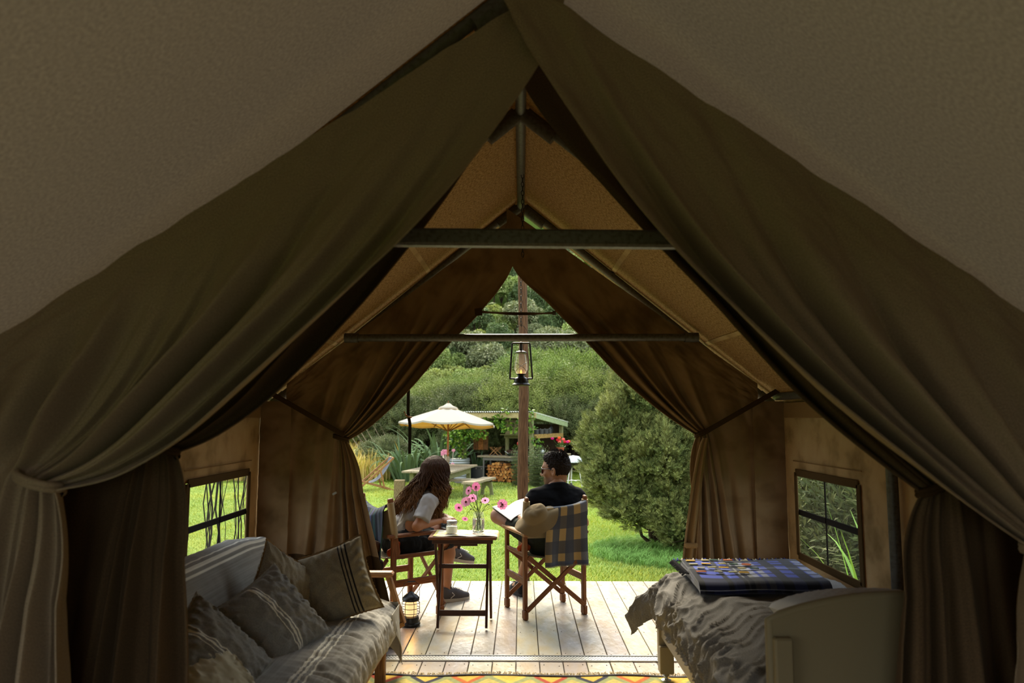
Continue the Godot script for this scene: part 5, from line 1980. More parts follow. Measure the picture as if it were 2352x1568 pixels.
	var sm := mat(Color(1, 1, 1), 1.0, {"tex": plaid(256, 64, Color(0.1, 0.12, 0.15), sx, []), "rim": 0.1})
	var sb := thing("striped_blanket", "dark blue and green striped blanket hanging over the woman's chair back", "blanket", wo_at, wt)
	g = G.new()
	rows = []
	for j in 31:
		var v := j / 30.0
		var r := []
		for i in 41:
			var u := i / 40.0
			var y := 0.84 - 0.46 * v
			var z := 0.278 + 0.02 * v + 0.022 * sin(u * 12.0 + v * 2.0) * (0.3 + v)
			if v < 0.1:
				z = lerpf(0.20, 0.28, v / 0.1)
				y = 0.84
			r.append(V(lerpf(-0.27, 0.20, u) + 0.05 * v, y - 0.05 * sin(PI * u), z))
		rows.append(r)
	g.net(rows, 1, 1, true, false, 0.008)
	obj("wool", g, sm, sb)
	var tb := thing("striped_bag", "brown and cream striped bag leaning on the back legs of the woman's chair", "bag", wo_at + wb * V(0.06, 0.46, 0.33), wt)
	var f := Field.new(V(-0.24, -0.20, -0.12), V(0.24, 0.22, 0.12), 0.009)
	f.bone(V(-0.11, -0.06, 0), V(0.11, -0.06, 0), 0.075, 0.075, 0.03)
	f.bone(V(-0.10, 0.08, -0.01), V(0.10, 0.08, -0.01), 0.05, 0.05, 0.04)
	f.ripple(noise(12.0, 3, 9), 0.012)
	g = G.new()
	f.into(g, func(p: Vector3) -> Color:
		var s := fposmod(p.x * 11.0, 1.0)
		return lin(0.62, 0.54, 0.42) if s < 0.28 else (lin(0.30, 0.20, 0.14) if s < 0.7 else lin(0.16, 0.12, 0.11)))
	obj("cloth", g, mat(Color(1, 1, 1), 0.95, {"vc": true}), tb)
	# tray table between the chairs
	var tt := thing("tray_table", "small dark folding tray table between the two chairs", "table", V(-0.415, 0, -5.465))
	g = G.new()
	g.box(V(0, 0.625, 0), V(0.485, 0.022, 0.30), Basis.IDENTITY, 0.006)
	obj("top", g, M.teak, tt)
	g = G.new()
	g.box(V(0, 0.603, 0.135), V(0.43, 0.03, 0.02))
	g.box(V(0.02, 0.592, 0.10), V(0.17, 0.05, 0.018))
	obj("apron", g, M.dark_wood, tt)
	for s in [-1.0, 1.0]:
		g = G.new()
		g.bar(V(s * 0.17, 0.012, 0.135), V(s * 0.17, 0.60, -0.12), 0.018, 0.03, Vector3.BACK)
		obj("leg", g, M.dark_wood, tt)
		g = G.new()
		g.bar(V(s * 0.192, 0.012, -0.145), V(s * 0.192, 0.60, 0.12), 0.018, 0.03, Vector3.BACK)
		obj("leg", g, M.dark_wood, tt)
	g = G.new()
	g.bar(V(-0.165, 0.105, 0.094), V(0.165, 0.105, 0.094), 0.016, 0.04)
	obj("stretcher", g, M.dark_wood, tt)
	g = G.new()
	g.bar(V(-0.185, 0.40, -0.04), V(0.185, 0.40, -0.04), 0.014, 0.03)
	obj("stretcher", g, M.dark_wood, tt)
	# printed cloth on the table
	var pc := Image.create(128, 128, false, Image.FORMAT_RGBA8)
	pc.fill(Color(0.80, 0.79, 0.75))
	var pn := noise(0.045, 3, 55)
	for y in 128:
		for x in 128:
			var q := pn.get_noise_2d(x, y)
			if q > 0.22:
				pc.set_pixel(x, y, Color(0.72, 0.69, 0.44))
			elif q < -0.28:
				pc.set_pixel(x, y, Color(0.75, 0.62, 0.55))
			if x < 5 or x > 122:
				pc.set_pixel(x, y, Color(0.75, 0.70, 0.42))
	var cl := thing("printed_cloth", "white printed cloth spread over the small tray table", "cloth", V(-0.41, 0.638, -5.465))
	g = G.new()
	rows = []
	for j in 15:
		var r := []
		for i in 31:
			var x := lerpf(-0.215, 0.262, i / 30.0)
			var z := lerpf(-0.15, 0.135, j / 14.0)
			var y := 0.0035 + 0.003 * sin(x * 30.0) * cos(z * 25.0)
			if x > 0.243:
				y -= (x - 0.243) * 1.6
				x = 0.243 + (x - 0.243) * 0.4
			r.append(V(x, y, z))
		rows.append(r)
	g.net(rows, 1, 1, true, false, 0.002)
	obj("cloth", g, mat(Color(1, 1, 1), 0.9, {"tex": ImageTexture.create_from_image(pc)}), cl)
	# candle jar
	var glass := mat(Color(0.98, 1.0, 0.99, 0.04), 0.03)
	glass.refraction_enabled = true
	glass.refraction_scale = 0.05
	M.glass = glass
	var cj := thing("candle_jar", "short glass jar of white wax with a silver lid on the tray table", "jar", V(-0.50, 0.645, -5.43))
	g = G.new()
	g.lathe([Vector2(0.0, 0.0), Vector2(0.037, 0.0), Vector2(0.043, 0.008), Vector2(0.043, 0.05), Vector2(0.036, 0.066), Vector2(0.034, 0.076)], 24)
	g.lathe([Vector2(0.031, 0.076), Vector2(0.033, 0.066), Vector2(0.0405, 0.05), Vector2(0.0405, 0.009), Vector2(0.036, 0.003), Vector2(0.0, 0.003)], 24)
	obj("glass", g, M.clear, cj)
	g = G.new()
	g.lathe([Vector2(0.0, 0.004), Vector2(0.036, 0.004), Vector2(0.0395, 0.010), Vector2(0.0395, 0.048), Vector2(0.0, 0.046)], 22)
	obj("wax", g, mat(Color(0.90, 0.91, 0.82), 0.6), cj)
	g = G.new()
	g.lathe([Vector2(0.0365, 0.070), Vector2(0.038, 0.072), Vector2(0.038, 0.087), Vector2(0.036, 0.090), Vector2(0.0, 0.090)], 24)
	obj("lid", g, mat(Color(0.62, 0.62, 0.61), 0.4, {"metal": 0.3}), cj)
	# flower jar
	var fj := thing("flower_jar", "tall clear preserving jar of water holding cosmos on the tray table", "jar", V(-0.31, 0.645, -5.455))
	g = G.new()
	g.lathe([Vector2(0.0, 0.0), Vector2(0.040, 0.0), Vector2(0.045, 0.006), Vector2(0.045, 0.105), Vector2(0.036, 0.124), Vector2(0.036, 0.148), Vector2(0.0375, 0.150)], 28)
	g.lathe([Vector2(0.0345, 0.150), Vector2(0.034, 0.124), Vector2(0.0425, 0.105), Vector2(0.0425, 0.008), Vector2(0.039, 0.005), Vector2(0.0, 0.005)], 28)
	obj("glass", g, M.clear, fj)
	g = G.new()
	g.lathe([Vector2(0.038, 0.127), Vector2(0.0392, 0.128), Vector2(0.038, 0.131)], 28)
	g.lathe([Vector2(0.038, 0.138), Vector2(0.0392, 0.139), Vector2(0.038, 0.142)], 28)
	obj("screw_thread", g, M.clear, fj)
	var water := mat(Color(0.97, 0.99, 0.97, 0.02), 0.02)
	water.refraction_enabled = true
	water.refraction_scale = 0.033
	g = G.new()
	g.lathe([Vector2(0.0, 0.006), Vector2(0.0385, 0.006), Vector2(0.0422, 0.010), Vector2(0.0422, 0.098), Vector2(0.0, 0.098)], 28)
	obj("water", g, water, fj)
	# cosmos, each flower a thing of its own
	var heads := [[V(-0.38, 0.945, -5.45), V(-0.7, 0.3, 0.65), 0.030, "pink cosmos in the jar, second highest, its side to the camera"], [V(-0.33, 0.972, -5.46), V(0.35, 0.2, 0.9), 0.031, "pink cosmos standing highest in the jar"], [V(-0.40, 0.865, -5.44), V(-0.2, 0.5, 0.8), 0.036, "full pink cosmos, left of centre in the cluster above the jar"], [V(-0.355, 0.892, -5.47), V(0.1, -0.35, 0.9), 0.031, "pink cosmos in the middle of the cluster, seen from behind its petals"], [V(-0.452, 0.826, -5.45), V(-0.3, -0.3, 0.85), 0.031, "deep pink cosmos leaning farthest left over the jar"], [V(-0.262, 0.876, -5.46), V(0.1, -0.55, 0.8), 0.028, "small pink cosmos alone to the right above the jar, petals down"], [V(-0.137, 0.848, -5.44), V(0.15, 0.1, 1.0), 0.036, "pink cosmos on a long stem leaning right to the man's book"], [V(-0.405, 0.748, -5.43), V(-0.1, -0.6, 0.7), 0.021, "smallest pink cosmos, hanging lowest left of the jar"]]
	var pm := [mat(Color(0.77, 0.53, 0.66), 0.7, {"back": Color(0.75, 0.45, 0.6)}), mat(Color(0.72, 0.44, 0.60), 0.7, {"back": Color(0.7, 0.38, 0.54)}), mat(Color(0.81, 0.63, 0.73), 0.7, {"back": Color(0.8, 0.52, 0.66)})]
	var stem_m := mat(Color(0.24, 0.34, 0.14), 0.7)
	var brown_m := mat(Color(0.36, 0.17, 0.08), 0.8)
	for i in heads.size():
		var h: Array = heads[i]
		var c := thing("cosmos_flower", h[3], "flower", fj.position, 0.0, "cosmos in the jar")
		var hp: Vector3 = h[0] - fj.position
		var d: Vector3 = h[1].normalized()
		var neck := V(hp.x * 0.12 + 0.008 * cos(i * 2.2), 0.150, 0.008 * sin(i * 2.2))
		g = G.new()
		var ft := V(-hp.x * 0.10 + 0.012 * cos(i * 1.7), 0.012, 0.018 * sin(i * 1.7))
		g.tube([ft, ft.lerp(neck, 0.5), neck, neck.lerp(hp, 0.4) + V(0, 0.02 + absf(hp.x) * 0.25, 0), neck.lerp(hp, 0.75) + V(0, 0.012 + absf(hp.x) * 0.2, 0), hp - d * 0.006], 0.0016, 5, false)
		for k in 5:
			var q := neck.lerp(hp, 0.15 + 0.15 * k)
			g.tube([q, q + V(rnd(-0.02, 0.02), rnd(0.0, 0.03), rnd(-0.02, 0.02))], 0.0007, 4, false)
		obj("stem", g, stem_m, c)
		var x := d.cross(V(0.1, 1, 0.05)).normalized()
		var y := x.cross(d)
		for k in 8:
			var a := k * TAU / 8.0 + i * 0.3
			var o := x * cos(a) + y * sin(a)
			var t := o.cross(d)
			var rw := []
			for j in 7:
				var v := j / 6.0
				var w: float = h[2] * (0.07 + 0.27 * sin(minf(v * 1.9, PI * 0.62))) * (1.0 if v < 0.9 else 0.72)
				var r := []
				for e in 5:
					var u := (e - 2) / 2.0
					r.append(hp + o * h[2] * (0.12 + 0.98 * v - 0.06 * absf(u) * v * v) + t * w * u + d * h[2] * (0.42 * v - 0.30 * v * v + 0.06 * cos(u * 5.0) * v))
				rw.append(r)
			g = G.new()
			g.net(rw, 1, 1, false)
			obj("petal", g, pm[(i + k) % 3 if k % 3 == 0 else i % 3], c)
		g = G.new()
		g.ball(hp + d * 0.003, V(0.0075, 0.0075, 0.0075) * (h[2] / 0.032), Basis.IDENTITY, 8, 6)
		obj("flower_centre", g, brown_m, c)
		g = G.new()
		g.ball(hp - d * 0.006, V(0.008, 0.008, 0.008) * (h[2] / 0.032), Basis.IDENTITY, 8, 6)
		for k in 6:
			var a := k * TAU / 6.0
			g.leaf(hp - d * 0.006, (x * cos(a) + y * sin(a) - d * 0.1).normalized(), d, 0.012, 0.003)
		obj("calyx", g, stem_m, c)
	var bu := thing("flower_buds", "thin green stems with dark round buds among the cosmos", "buds", fj.position)
	for i in 7:
		g = G.new()
		var e: Vector3 = [V(-0.03, 0.185, 0.01), V(0.075, 0.20, 0.0), V(0.012, 0.215, -0.02), V(0.165, 0.215, 0.02), V(0.163, 0.19, 0.03), V(-0.055, 0.17, 0.02), V(0.04, 0.26, -0.02)][i]
		g.tube([V(0.01 * cos(i), 0.02, 0.01 * sin(i)), V(e.x * 0.15, 0.15, 0), V(e.x * 0.6, e.y * 0.95, e.z), e], 0.0012, 4, false)
		for k in 6:
			var q := V(e.x * 0.15, 0.03 + 0.025 * k, 0)
			g.tube([q, q + V(rnd(-0.025, 0.025), rnd(0.0, 0.03), rnd(-0.02, 0.02))], 0.0007, 4, false)
		var o := obj("stem", g, stem_m, bu)
		g = G.new()
		g.ball(e, Vector3.ONE * 0.0055, Basis.IDENTITY, 7, 5)
		obj("bud", g, M.black_metal if i % 2 else brown_m, o)
	# open book in the man's hands
	var bo := thing("open_book", "large open book with blank white pages held by the man", "book", V(-0.05, 0.70, -6.08))
	var A := V(-0.235, 0.750, -6.10) - bo.position
	var B := V(-0.082, 0.662, -5.95) - bo.position
	var C := V(0.012, 0.704, -6.05) - bo.position
	var D := V(-0.105, 0.750, -6.20) - bo.position
	var E := V(0.035, 0.800, -6.26) - bo.position
	var F := V(0.150, 0.745, -6.11) - bo.position
	for e in [["left_page", [A, B, C, D]], ["right_page", [D, C, F, E]]]:
		g = G.new()
		rows = []
		for j in 9:
			var r := []
			for i in 9:
				var u := i / 8.0
				var v := j / 8.0
				var p: Vector3 = (e[1][0] as Vector3).lerp(e[1][3], u).lerp((e[1][1] as Vector3).lerp(e[1][2], u), v)
				var tt2 := u if e[0] == "left_page" else 1.0 - u
				r.append(p + V(0, 0.010 * sin(PI * tt2) - 0.004 * pow(tt2, 6.0), 0))
			rows.append(r)
		g.net(rows, 1, 1, e[0] != "left_page" and false, false, 0.006)
		obj(e[0], g, M.paper, bo)
		g = G.new()
		rows = []
		for j in 2:
			var r := []
			for i in 2:
				r.append((e[1][0] as Vector3).lerp(e[1][3], float(i)).lerp((e[1][1] as Vector3).lerp(e[1][2], float(i)), float(j)) - V(0, 0.010, 0))
			rows.append(r)
		g.net(rows, 1, 1, false, false, 0.003)
		obj("cover", g, M.strap, bo)
	# lantern on the deck
	var la := thing("camping_lantern", "lit camping lantern with a black cage standing on the deck", "lantern", V(-0.79, 0, -5.44))
	var glow := mat(Color(1.0, 0.86, 0.58), 0.6)
	glow.emission_enabled = true
	glow.emission = Color(1.0, 0.83, 0.58)
	glow.emission_energy_multiplier = 0.28
	g = G.new()
	g.lathe([Vector2(0.0, 0.004), Vector2(0.066, 0.004), Vector2(0.070, 0.012), Vector2(0.068, 0.022), Vector2(0.060, 0.026), Vector2(0.060, 0.050), Vector2(0.056, 0.062), Vector2(0.044, 0.070), Vector2(0.0, 0.070)], 28)
	obj("base", g, M.black_metal, la)
	g = G.new()
	g.lathe([Vector2(0.0, 0.072), Vector2(0.043, 0.072), Vector2(0.045, 0.10), Vector2(0.043, 0.172), Vector2(0.0, 0.172)], 24)
	obj("globe", g, glow, la)
	g = G.new()
	for y in [0.09, 0.123, 0.158]:
		var lp := []
		for k in 25:
			lp.append(V(cos(TAU * k / 24.0) * 0.063, y, sin(TAU * k / 24.0) * 0.063))
		g.tube(lp, 0.0022, 6, false)
	for k in 6:
		var a := k * TAU / 6.0
		g.tube([V(cos(a) * 0.05, 0.066, sin(a) * 0.05), V(cos(a) * 0.063, 0.09, sin(a) * 0.063), V(cos(a) * 0.063, 0.158, sin(a) * 0.063), V(cos(a) * 0.05, 0.175, sin(a) * 0.05)], 0.0022, 6, false)
	obj("cage", g, M.black_metal, la)
	g = G.new()
	g.lathe([Vector2(0.0, 0.172), Vector2(0.060, 0.174), Vector2(0.062, 0.186), Vector2(0.058, 0.196), Vector2(0.044, 0.210), Vector2(0.026, 0.219), Vector2(0.020, 0.228), Vector2(0.008, 0.236), Vector2(0.0, 0.237)], 28)
	obj("cap", g, M.black_metal, la)
	g = G.new()
	g.tube([V(-0.060, 0.185, 0), V(-0.062, 0.25, 0), V(-0.045, 0.292, 0), V(-0.02, 0.303, 0), V(0.03, 0.305, 0.0), V(0.056, 0.285, 0), V(0.062, 0.24, 0), V(0.060, 0.185, 0)], 0.0018, 6, false)
	g.tube([V(-0.025, 0.303, 0), V(0.03, 0.305, 0)], 0.005, 8)
	obj("bail_handle", g, M.black_metal, la)
	var om := OmniLight3D.new()
	om.name = "lantern_light"
	om.position = V(0, 0.12, 0)
	om.light_color = Color(1.0, 0.72, 0.35)
	om.light_energy = 0.012
	om.light_size = 0.04
	om.omni_range = 8.0
	om.omni_attenuation = 2.0
	om.shadow_enabled = true
	la.add_child(om)
	# hurricane lantern on its chain
	var hl := thing("hurricane_lantern", "black hurricane lantern with a small flame hanging before the post", "lantern", V(0.0, 1.70, -5.30))
	g = G.new()
	g.lathe([Vector2(0.0, 0.0), Vector2(0.062, 0.0), Vector2(0.066, 0.008), Vector2(0.050, 0.020), Vector2(0.052, 0.034), Vector2(0.048, 0.052), Vector2(0.026, 0.062), Vector2(0.024, 0.075), Vector2(0.034, 0.080), Vector2(0.034, 0.084), Vector2(0.0, 0.084)], 26)
	obj("fuel_tank", g, M.black_metal, hl)
	for s in [-1.0, 1.0]:
		g = G.new()
		g.tube([V(s * 0.048, 0.050, 0), V(s * 0.082, 0.050, 0), V(s * 0.080, 0.060, 0), V(s * 0.064, 0.300, 0), V(s * 0.058, 0.306, 0), V(0, 0.306, 0)], 0.0065, 8)
		obj("side_tube", g, M.black_metal, hl)
	g = G.new()
	g.lathe([Vector2(0.034, 0.084), Vector2(0.050, 0.118), Vector2(0.050, 0.150), Vector2(0.040, 0.200), Vector2(0.034, 0.226), Vector2(0.0325, 0.226), Vector2(0.0385, 0.200), Vector2(0.0485, 0.150), Vector2(0.0485, 0.118), Vector2(0.0325, 0.086)], 26)
	obj("glass_chimney", g, M.clear, hl)
	g = G.new()
	g.lathe([Vector2(0.0, 0.262), Vector2(0.012, 0.262), Vector2(0.014, 0.252), Vector2(0.040, 0.242), Vector2(0.042, 0.236), Vector2(0.030, 0.230), Vector2(0.0, 0.230)], 22)
	g.lathe([Vector2(0.009, 0.255), Vector2(0.009, 0.312), Vector2(0.0, 0.316)], 12)
	obj("chimney_cap", g, M.black_metal, hl)
	g = G.new()
	for s in [-1.0, 1.0]:
		g.tube([V(s * 0.038, 0.100, 0.03), V(s * 0.02, 0.125, 0.048), V(-s * 0.03, 0.158, 0.042), V(-s * 0.044, 0.165, 0.02)], 0.0018, 6, false)
		g.tube([V(s * 0.034, 0.084, 0), V(s * 0.056, 0.12, 0), V(s * 0.056, 0.19, 0), V(s * 0.042, 0.236, 0)], 0.0018, 6, false)
	obj("wire_guard", g, M.black_metal, hl)
	g = G.new()
	var bp := []
	for k in 17:
		var a := PI * k / 16.0
		bp.append(V(cos(a) * 0.060, 0.300 + sin(a) * 0.135, 0))
	g.tube(bp, 0.0018, 6, false)
	obj("bail", g, M.black_metal, hl)
	var fm := mat(Color(1, 0.8, 0.4), 0.6)
	fm.emission_enabled = true
	fm.emission = Color(1.0, 0.68, 0.30)
	fm.emission_energy_multiplier = 0.6
	g = G.new()
	g.lathe([Vector2(0.0, 0.086), Vector2(0.006, 0.090), Vector2(0.0072, 0.098), Vector2(0.004, 0.108), Vector2(0.0, 0.117)], 12)
	obj("flame", g, fm, hl)
	var fl := OmniLight3D.new()
	fl.name = "flame_light"
	fl.position = V(0, 0.098, 0)
	fl.light_color = Color(1.0, 0.68, 0.32)
	fl.light_energy = 0.0012
	fl.light_size = 0.005
	fl.omni_range = 6.0
	fl.omni_attenuation = 2.0
	fl.shadow_enabled = true
	hl.add_child(fl)
	chain("lantern_chain", "black link chain carrying the hurricane lantern below the porch ridge", V(0, 2.135, -5.30), 2.90)
	chain("hanging_chain", "loose link chain hanging from the ridge pole inside the tent", V(0.01, 2.42, -4.30), 2.93)

func chain(called: String, label: String, foot: Vector3, top: float) -> void:
	var c := thing(called, label, "chain", foot)
	var g := G.new()
	var lp := []
	for k in 13:
		var a := TAU * k / 12.0
		lp.append(V(cos(a) * 0.008, sin(a) * 0.016, 0))
	g.tube(lp, 0.0022, 6, false)
	var m := g.mesh()
	var n := int((top - foot.y) / 0.0265)
	for i in n:
		var o := obj("link", m, M.black_metal, c, V(0, 0.013 + i * 0.0265, 0))
		o.rotation.y = PI / 2 * (i % 2) + 0.2
	g = G.new()
	g.tube([V(0, -0.012, 0), V(0.006, 0.0, 0), V(0, 0.012, 0)], 0.002, 6)
	g.tube([V(0, n * 0.0265, 0), V(0, n * 0.0265 + 0.02, 0), V(0.012, n * 0.0265 + 0.04, 0)], 0.003, 6)
	obj("hook", g, M.black_metal, c)

# the head: skull, jaw, nose, brow, lips and ears; axes of bs: x to its right, y up, z backwards (it faces -z)
func head_mesh(g: G, c: Vector3, bs: Basis, s: float, nape: Vector3, neck_r: float, skin: Color, stubble: Color, beard: float) -> void:
	var f := Field.new(c - Vector3.ONE * 0.17 * s, c + Vector3.ONE * 0.16 * s, 0.0038)
	var q := func(x: float, y: float, z: float) -> Vector3: return c + bs * (V(x, y, -z) * s)
	f.egg(q.call(0, 0.035, -0.012), V(0.076, 0.094, 0.096) * s, bs, 0.02)
	f.egg(q.call(0, 0.02, 0.035), V(0.066, 0.075, 0.060) * s, bs, 0.03)
	f.egg(q.call(0, -0.045, 0.030), V(0.058, 0.072, 0.062) * s, bs, 0.03)
	f.egg(q.call(0, -0.098, 0.062), V(0.030, 0.022, 0.026) * s, bs, 0.03)
	f.bone(q.call(-0.050, -0.070, 0.005), q.call(-0.015, -0.098, 0.055), 0.018 * s, 0.018 * s, 0.03)
	f.bone(q.call(0.050, -0.070, 0.005), q.call(0.015, -0.098, 0.055), 0.018 * s, 0.018 * s, 0.03)
	f.bone(q.call(0, 0.010, 0.090), q.call(0, -0.030, 0.112), 0.009 * s, 0.013 * s, 0.016)
	f.egg(q.call(-0.012, -0.036, 0.098), V(0.011, 0.009, 0.011) * s, bs, 0.01)
	f.egg(q.call(0.012, -0.036, 0.098), V(0.011, 0.009, 0.011) * s, bs, 0.01)
	f.bone(q.call(-0.042, 0.026, 0.078), q.call(0.042, 0.026, 0.078), 0.013 * s, 0.013 * s, 0.02)
	f.egg(q.call(-0.031, 0.004, 0.096), V(0.017, 0.013, 0.016) * s, bs, 0.012, true)
	f.egg(q.call(0.031, 0.004, 0.096), V(0.017, 0.013, 0.016) * s, bs, 0.012, true)
	f.egg(q.call(-0.044, -0.025, 0.066), V(0.022, 0.018, 0.02) * s, bs, 0.02)
	f.egg(q.call(0.044, -0.025, 0.066), V(0.022, 0.018, 0.02) * s, bs, 0.02)
	f.bone(q.call(-0.018, -0.064, 0.088), q.call(0.018, -0.064, 0.088), 0.0065 * s, 0.0065 * s, 0.008)
	f.bone(q.call(-0.016, -0.077, 0.086), q.call(0.016, -0.077, 0.086), 0.0075 * s, 0.0075 * s, 0.008)
	for sd in [-1.0, 1.0]:
		var eb: Basis = bs * Basis(Vector3.UP, sd * 0.35)
		f.egg(q.call(sd * 0.080, -0.008, -0.008), V(0.010, 0.033, 0.020) * s, eb, 0.008)
		f.egg(q.call(sd * 0.092, -0.004, -0.002), V(0.010, 0.018, 0.010) * s, eb, 0.006, true)
	f.bone(q.call(0, -0.055, -0.030), nape, neck_r, neck_r * 1.08, 0.03)
	f.into(g, func(p: Vector3) -> Color:
		var l := bs.transposed() * (p - c) / s
		var m := smoothstep(-0.035, -0.06, l.y) * smoothstep(0.0, -0.02, l.z) * smoothstep(-0.125, -0.10, l.y) * beard
		var lip := 1.0 if absf(l.y + 0.070) < 0.012 and absf(l.x) < 0.020 and l.z < -0.088 else 0.0
		return skin.lerp(stubble, m).lerp(lin(0.62, 0.33, 0.28), lip * 0.7))

# a hand of five fingers: palm from wrist along d, back of the hand towards up; curl in radians per joint
func hand_mesh(g: G, wrist: Vector3, d: Vector3, up: Vector3, thumb_side: float, curl: float, skin: Color, s := 1.0, spread := 0.09) -> void:
	d = d.normalized()
	var side := d.cross(up).normalized()
	up = side.cross(d)
	var f := Field.new(wrist - Vector3.ONE * 0.17, wrist + Vector3.ONE * 0.2, 0.0033)
	f.bone(wrist - d * 0.02 * s, wrist + d * 0.02 * s, 0.024 * s, 0.024 * s, 0.01, up * 0.35)
	for k in 4:
		var o := (k - 1.5) * 0.0185 * s
		f.bone(wrist + d * 0.015 * s + side * o * 0.6, wrist + d * 0.085 * s + side * o - up * 0.002, 0.0155 * s, 0.0115 * s, 0.012)
	var lens := [0.068, 0.078, 0.072, 0.056]
	if thumb_side > 0:
		lens.reverse()
	for k in 4:
		var o := (k - 1.5) * 0.0185 * s
		var p := wrist + d * 0.085 * s + side * o
		var l: float = lens[k] * s
		var a := curl * (0.5 + 0.1 * k)
		var fd := (d + side * (k - 1.5) * spread).normalized()
		var r := [0.0098, 0.0090, 0.0082, 0.0068]
		for j in 3:
			var dir := fd * cos(a) - up * sin(a)
			var e: Vector3 = p + dir * l * [0.46, 0.31, 0.25][j]
			f.bone(p, e, r[j] * s, r[j + 1] * s, 0.003)
			p = e
			a += curl * (1.0 - 0.2 * j)
	var tp := wrist + d * 0.022 * s + side * thumb_side * 0.024 * s
	var td := (d * 0.75 + side * thumb_side * 0.75 - up * 0.25).normalized()
	for j in 3:
		var e: Vector3 = tp + td * [0.040, 0.032, 0.026][j] * s
		f.bone(tp, e, [0.0135, 0.0108, 0.0095][j] * s, [0.0108, 0.0095, 0.0078][j] * s, 0.008 if j == 0 else 0.003)
		tp = e
		td = (td + d * 0.25 - side * thumb_side * 0.3 - up * 0.2 * curl).normalized()
	g.col = skin
	f.into(g)
	g.col = Color.WHITE

func shoe(root: Node3D, ankle: Vector3, toe_dir: Vector3, up: Vector3, m: Material, sole: Material, lace: Material) -> void:
	# ankle: the joint; the sole lies 0.085 under it along up
	var d := toe_dir.normalized()
	var side := d.cross(up).normalized()
	up = side.cross(d).normalized()
	var bs := Basis(side, up, -d)
	var q := func(x: float, y: float, z: float) -> Vector3: return ankle + bs * V(x, y - 0.085, -z)
	var f := Field.new(ankle - Vector3.ONE * 0.26, ankle + Vector3.ONE * 0.26, 0.006)
	f.bone(q.call(0, 0.050, -0.055), q.call(0, 0.045, 0.10), 0.036, 0.038, 0.02)
	f.bone(q.call(0, 0.045, 0.09), q.call(0, 0.035, 0.175), 0.040, 0.028, 0.03)
	f.bone(q.call(0, 0.085, -0.035), q.call(0, 0.075, 0.06), 0.036, 0.028, 0.03)
	f.bone(q.call(0, 0.10, -0.02), q.call(0, 0.085, -0.02), 0.040, 0.042, 0.02)
	f.cut(q.call(0, 0.014, 0), -up)
	f.cut(q.call(0, 0.118, 0), up)
	var g := G.new()
	f.into(g)
	obj("upper", g, m, root)
	g = G.new()
	var poly := PackedVector2Array()
	for k in 24:
		var a := TAU * k / 24.0
		var z := 0.062 + 0.145 * cos(a)
		poly.append(Vector2(0.041 * sin(a) * (1.0 - 0.12 * cos(a + 2.4)), z))
	g.slab(poly, 0.0, 0.026, Transform3D(Basis(side, d, up), ankle - up * 0.085))
	obj("sole", g, sole, root)
	g = G.new()
	for k in 5:
		var z := 0.035 + 0.022 * k
		g.tube([q.call(-0.022, 0.108 - 0.004 * k, z), q.call(0, 0.113 - 0.0055 * k, z + 0.004), q.call(0.022, 0.108 - 0.004 * k, z)], 0.0028, 5)
	for sx in [-1.0, 1.0]:
		g.tube([q.call(sx * 0.036, 0.03, 0.02), q.call(sx * 0.042, 0.055, 0.05), q.call(sx * 0.036, 0.075, 0.03)], 0.0035, 5)
	obj("laces", g, lace, root)

func people() -> void:
	man()
	woman()

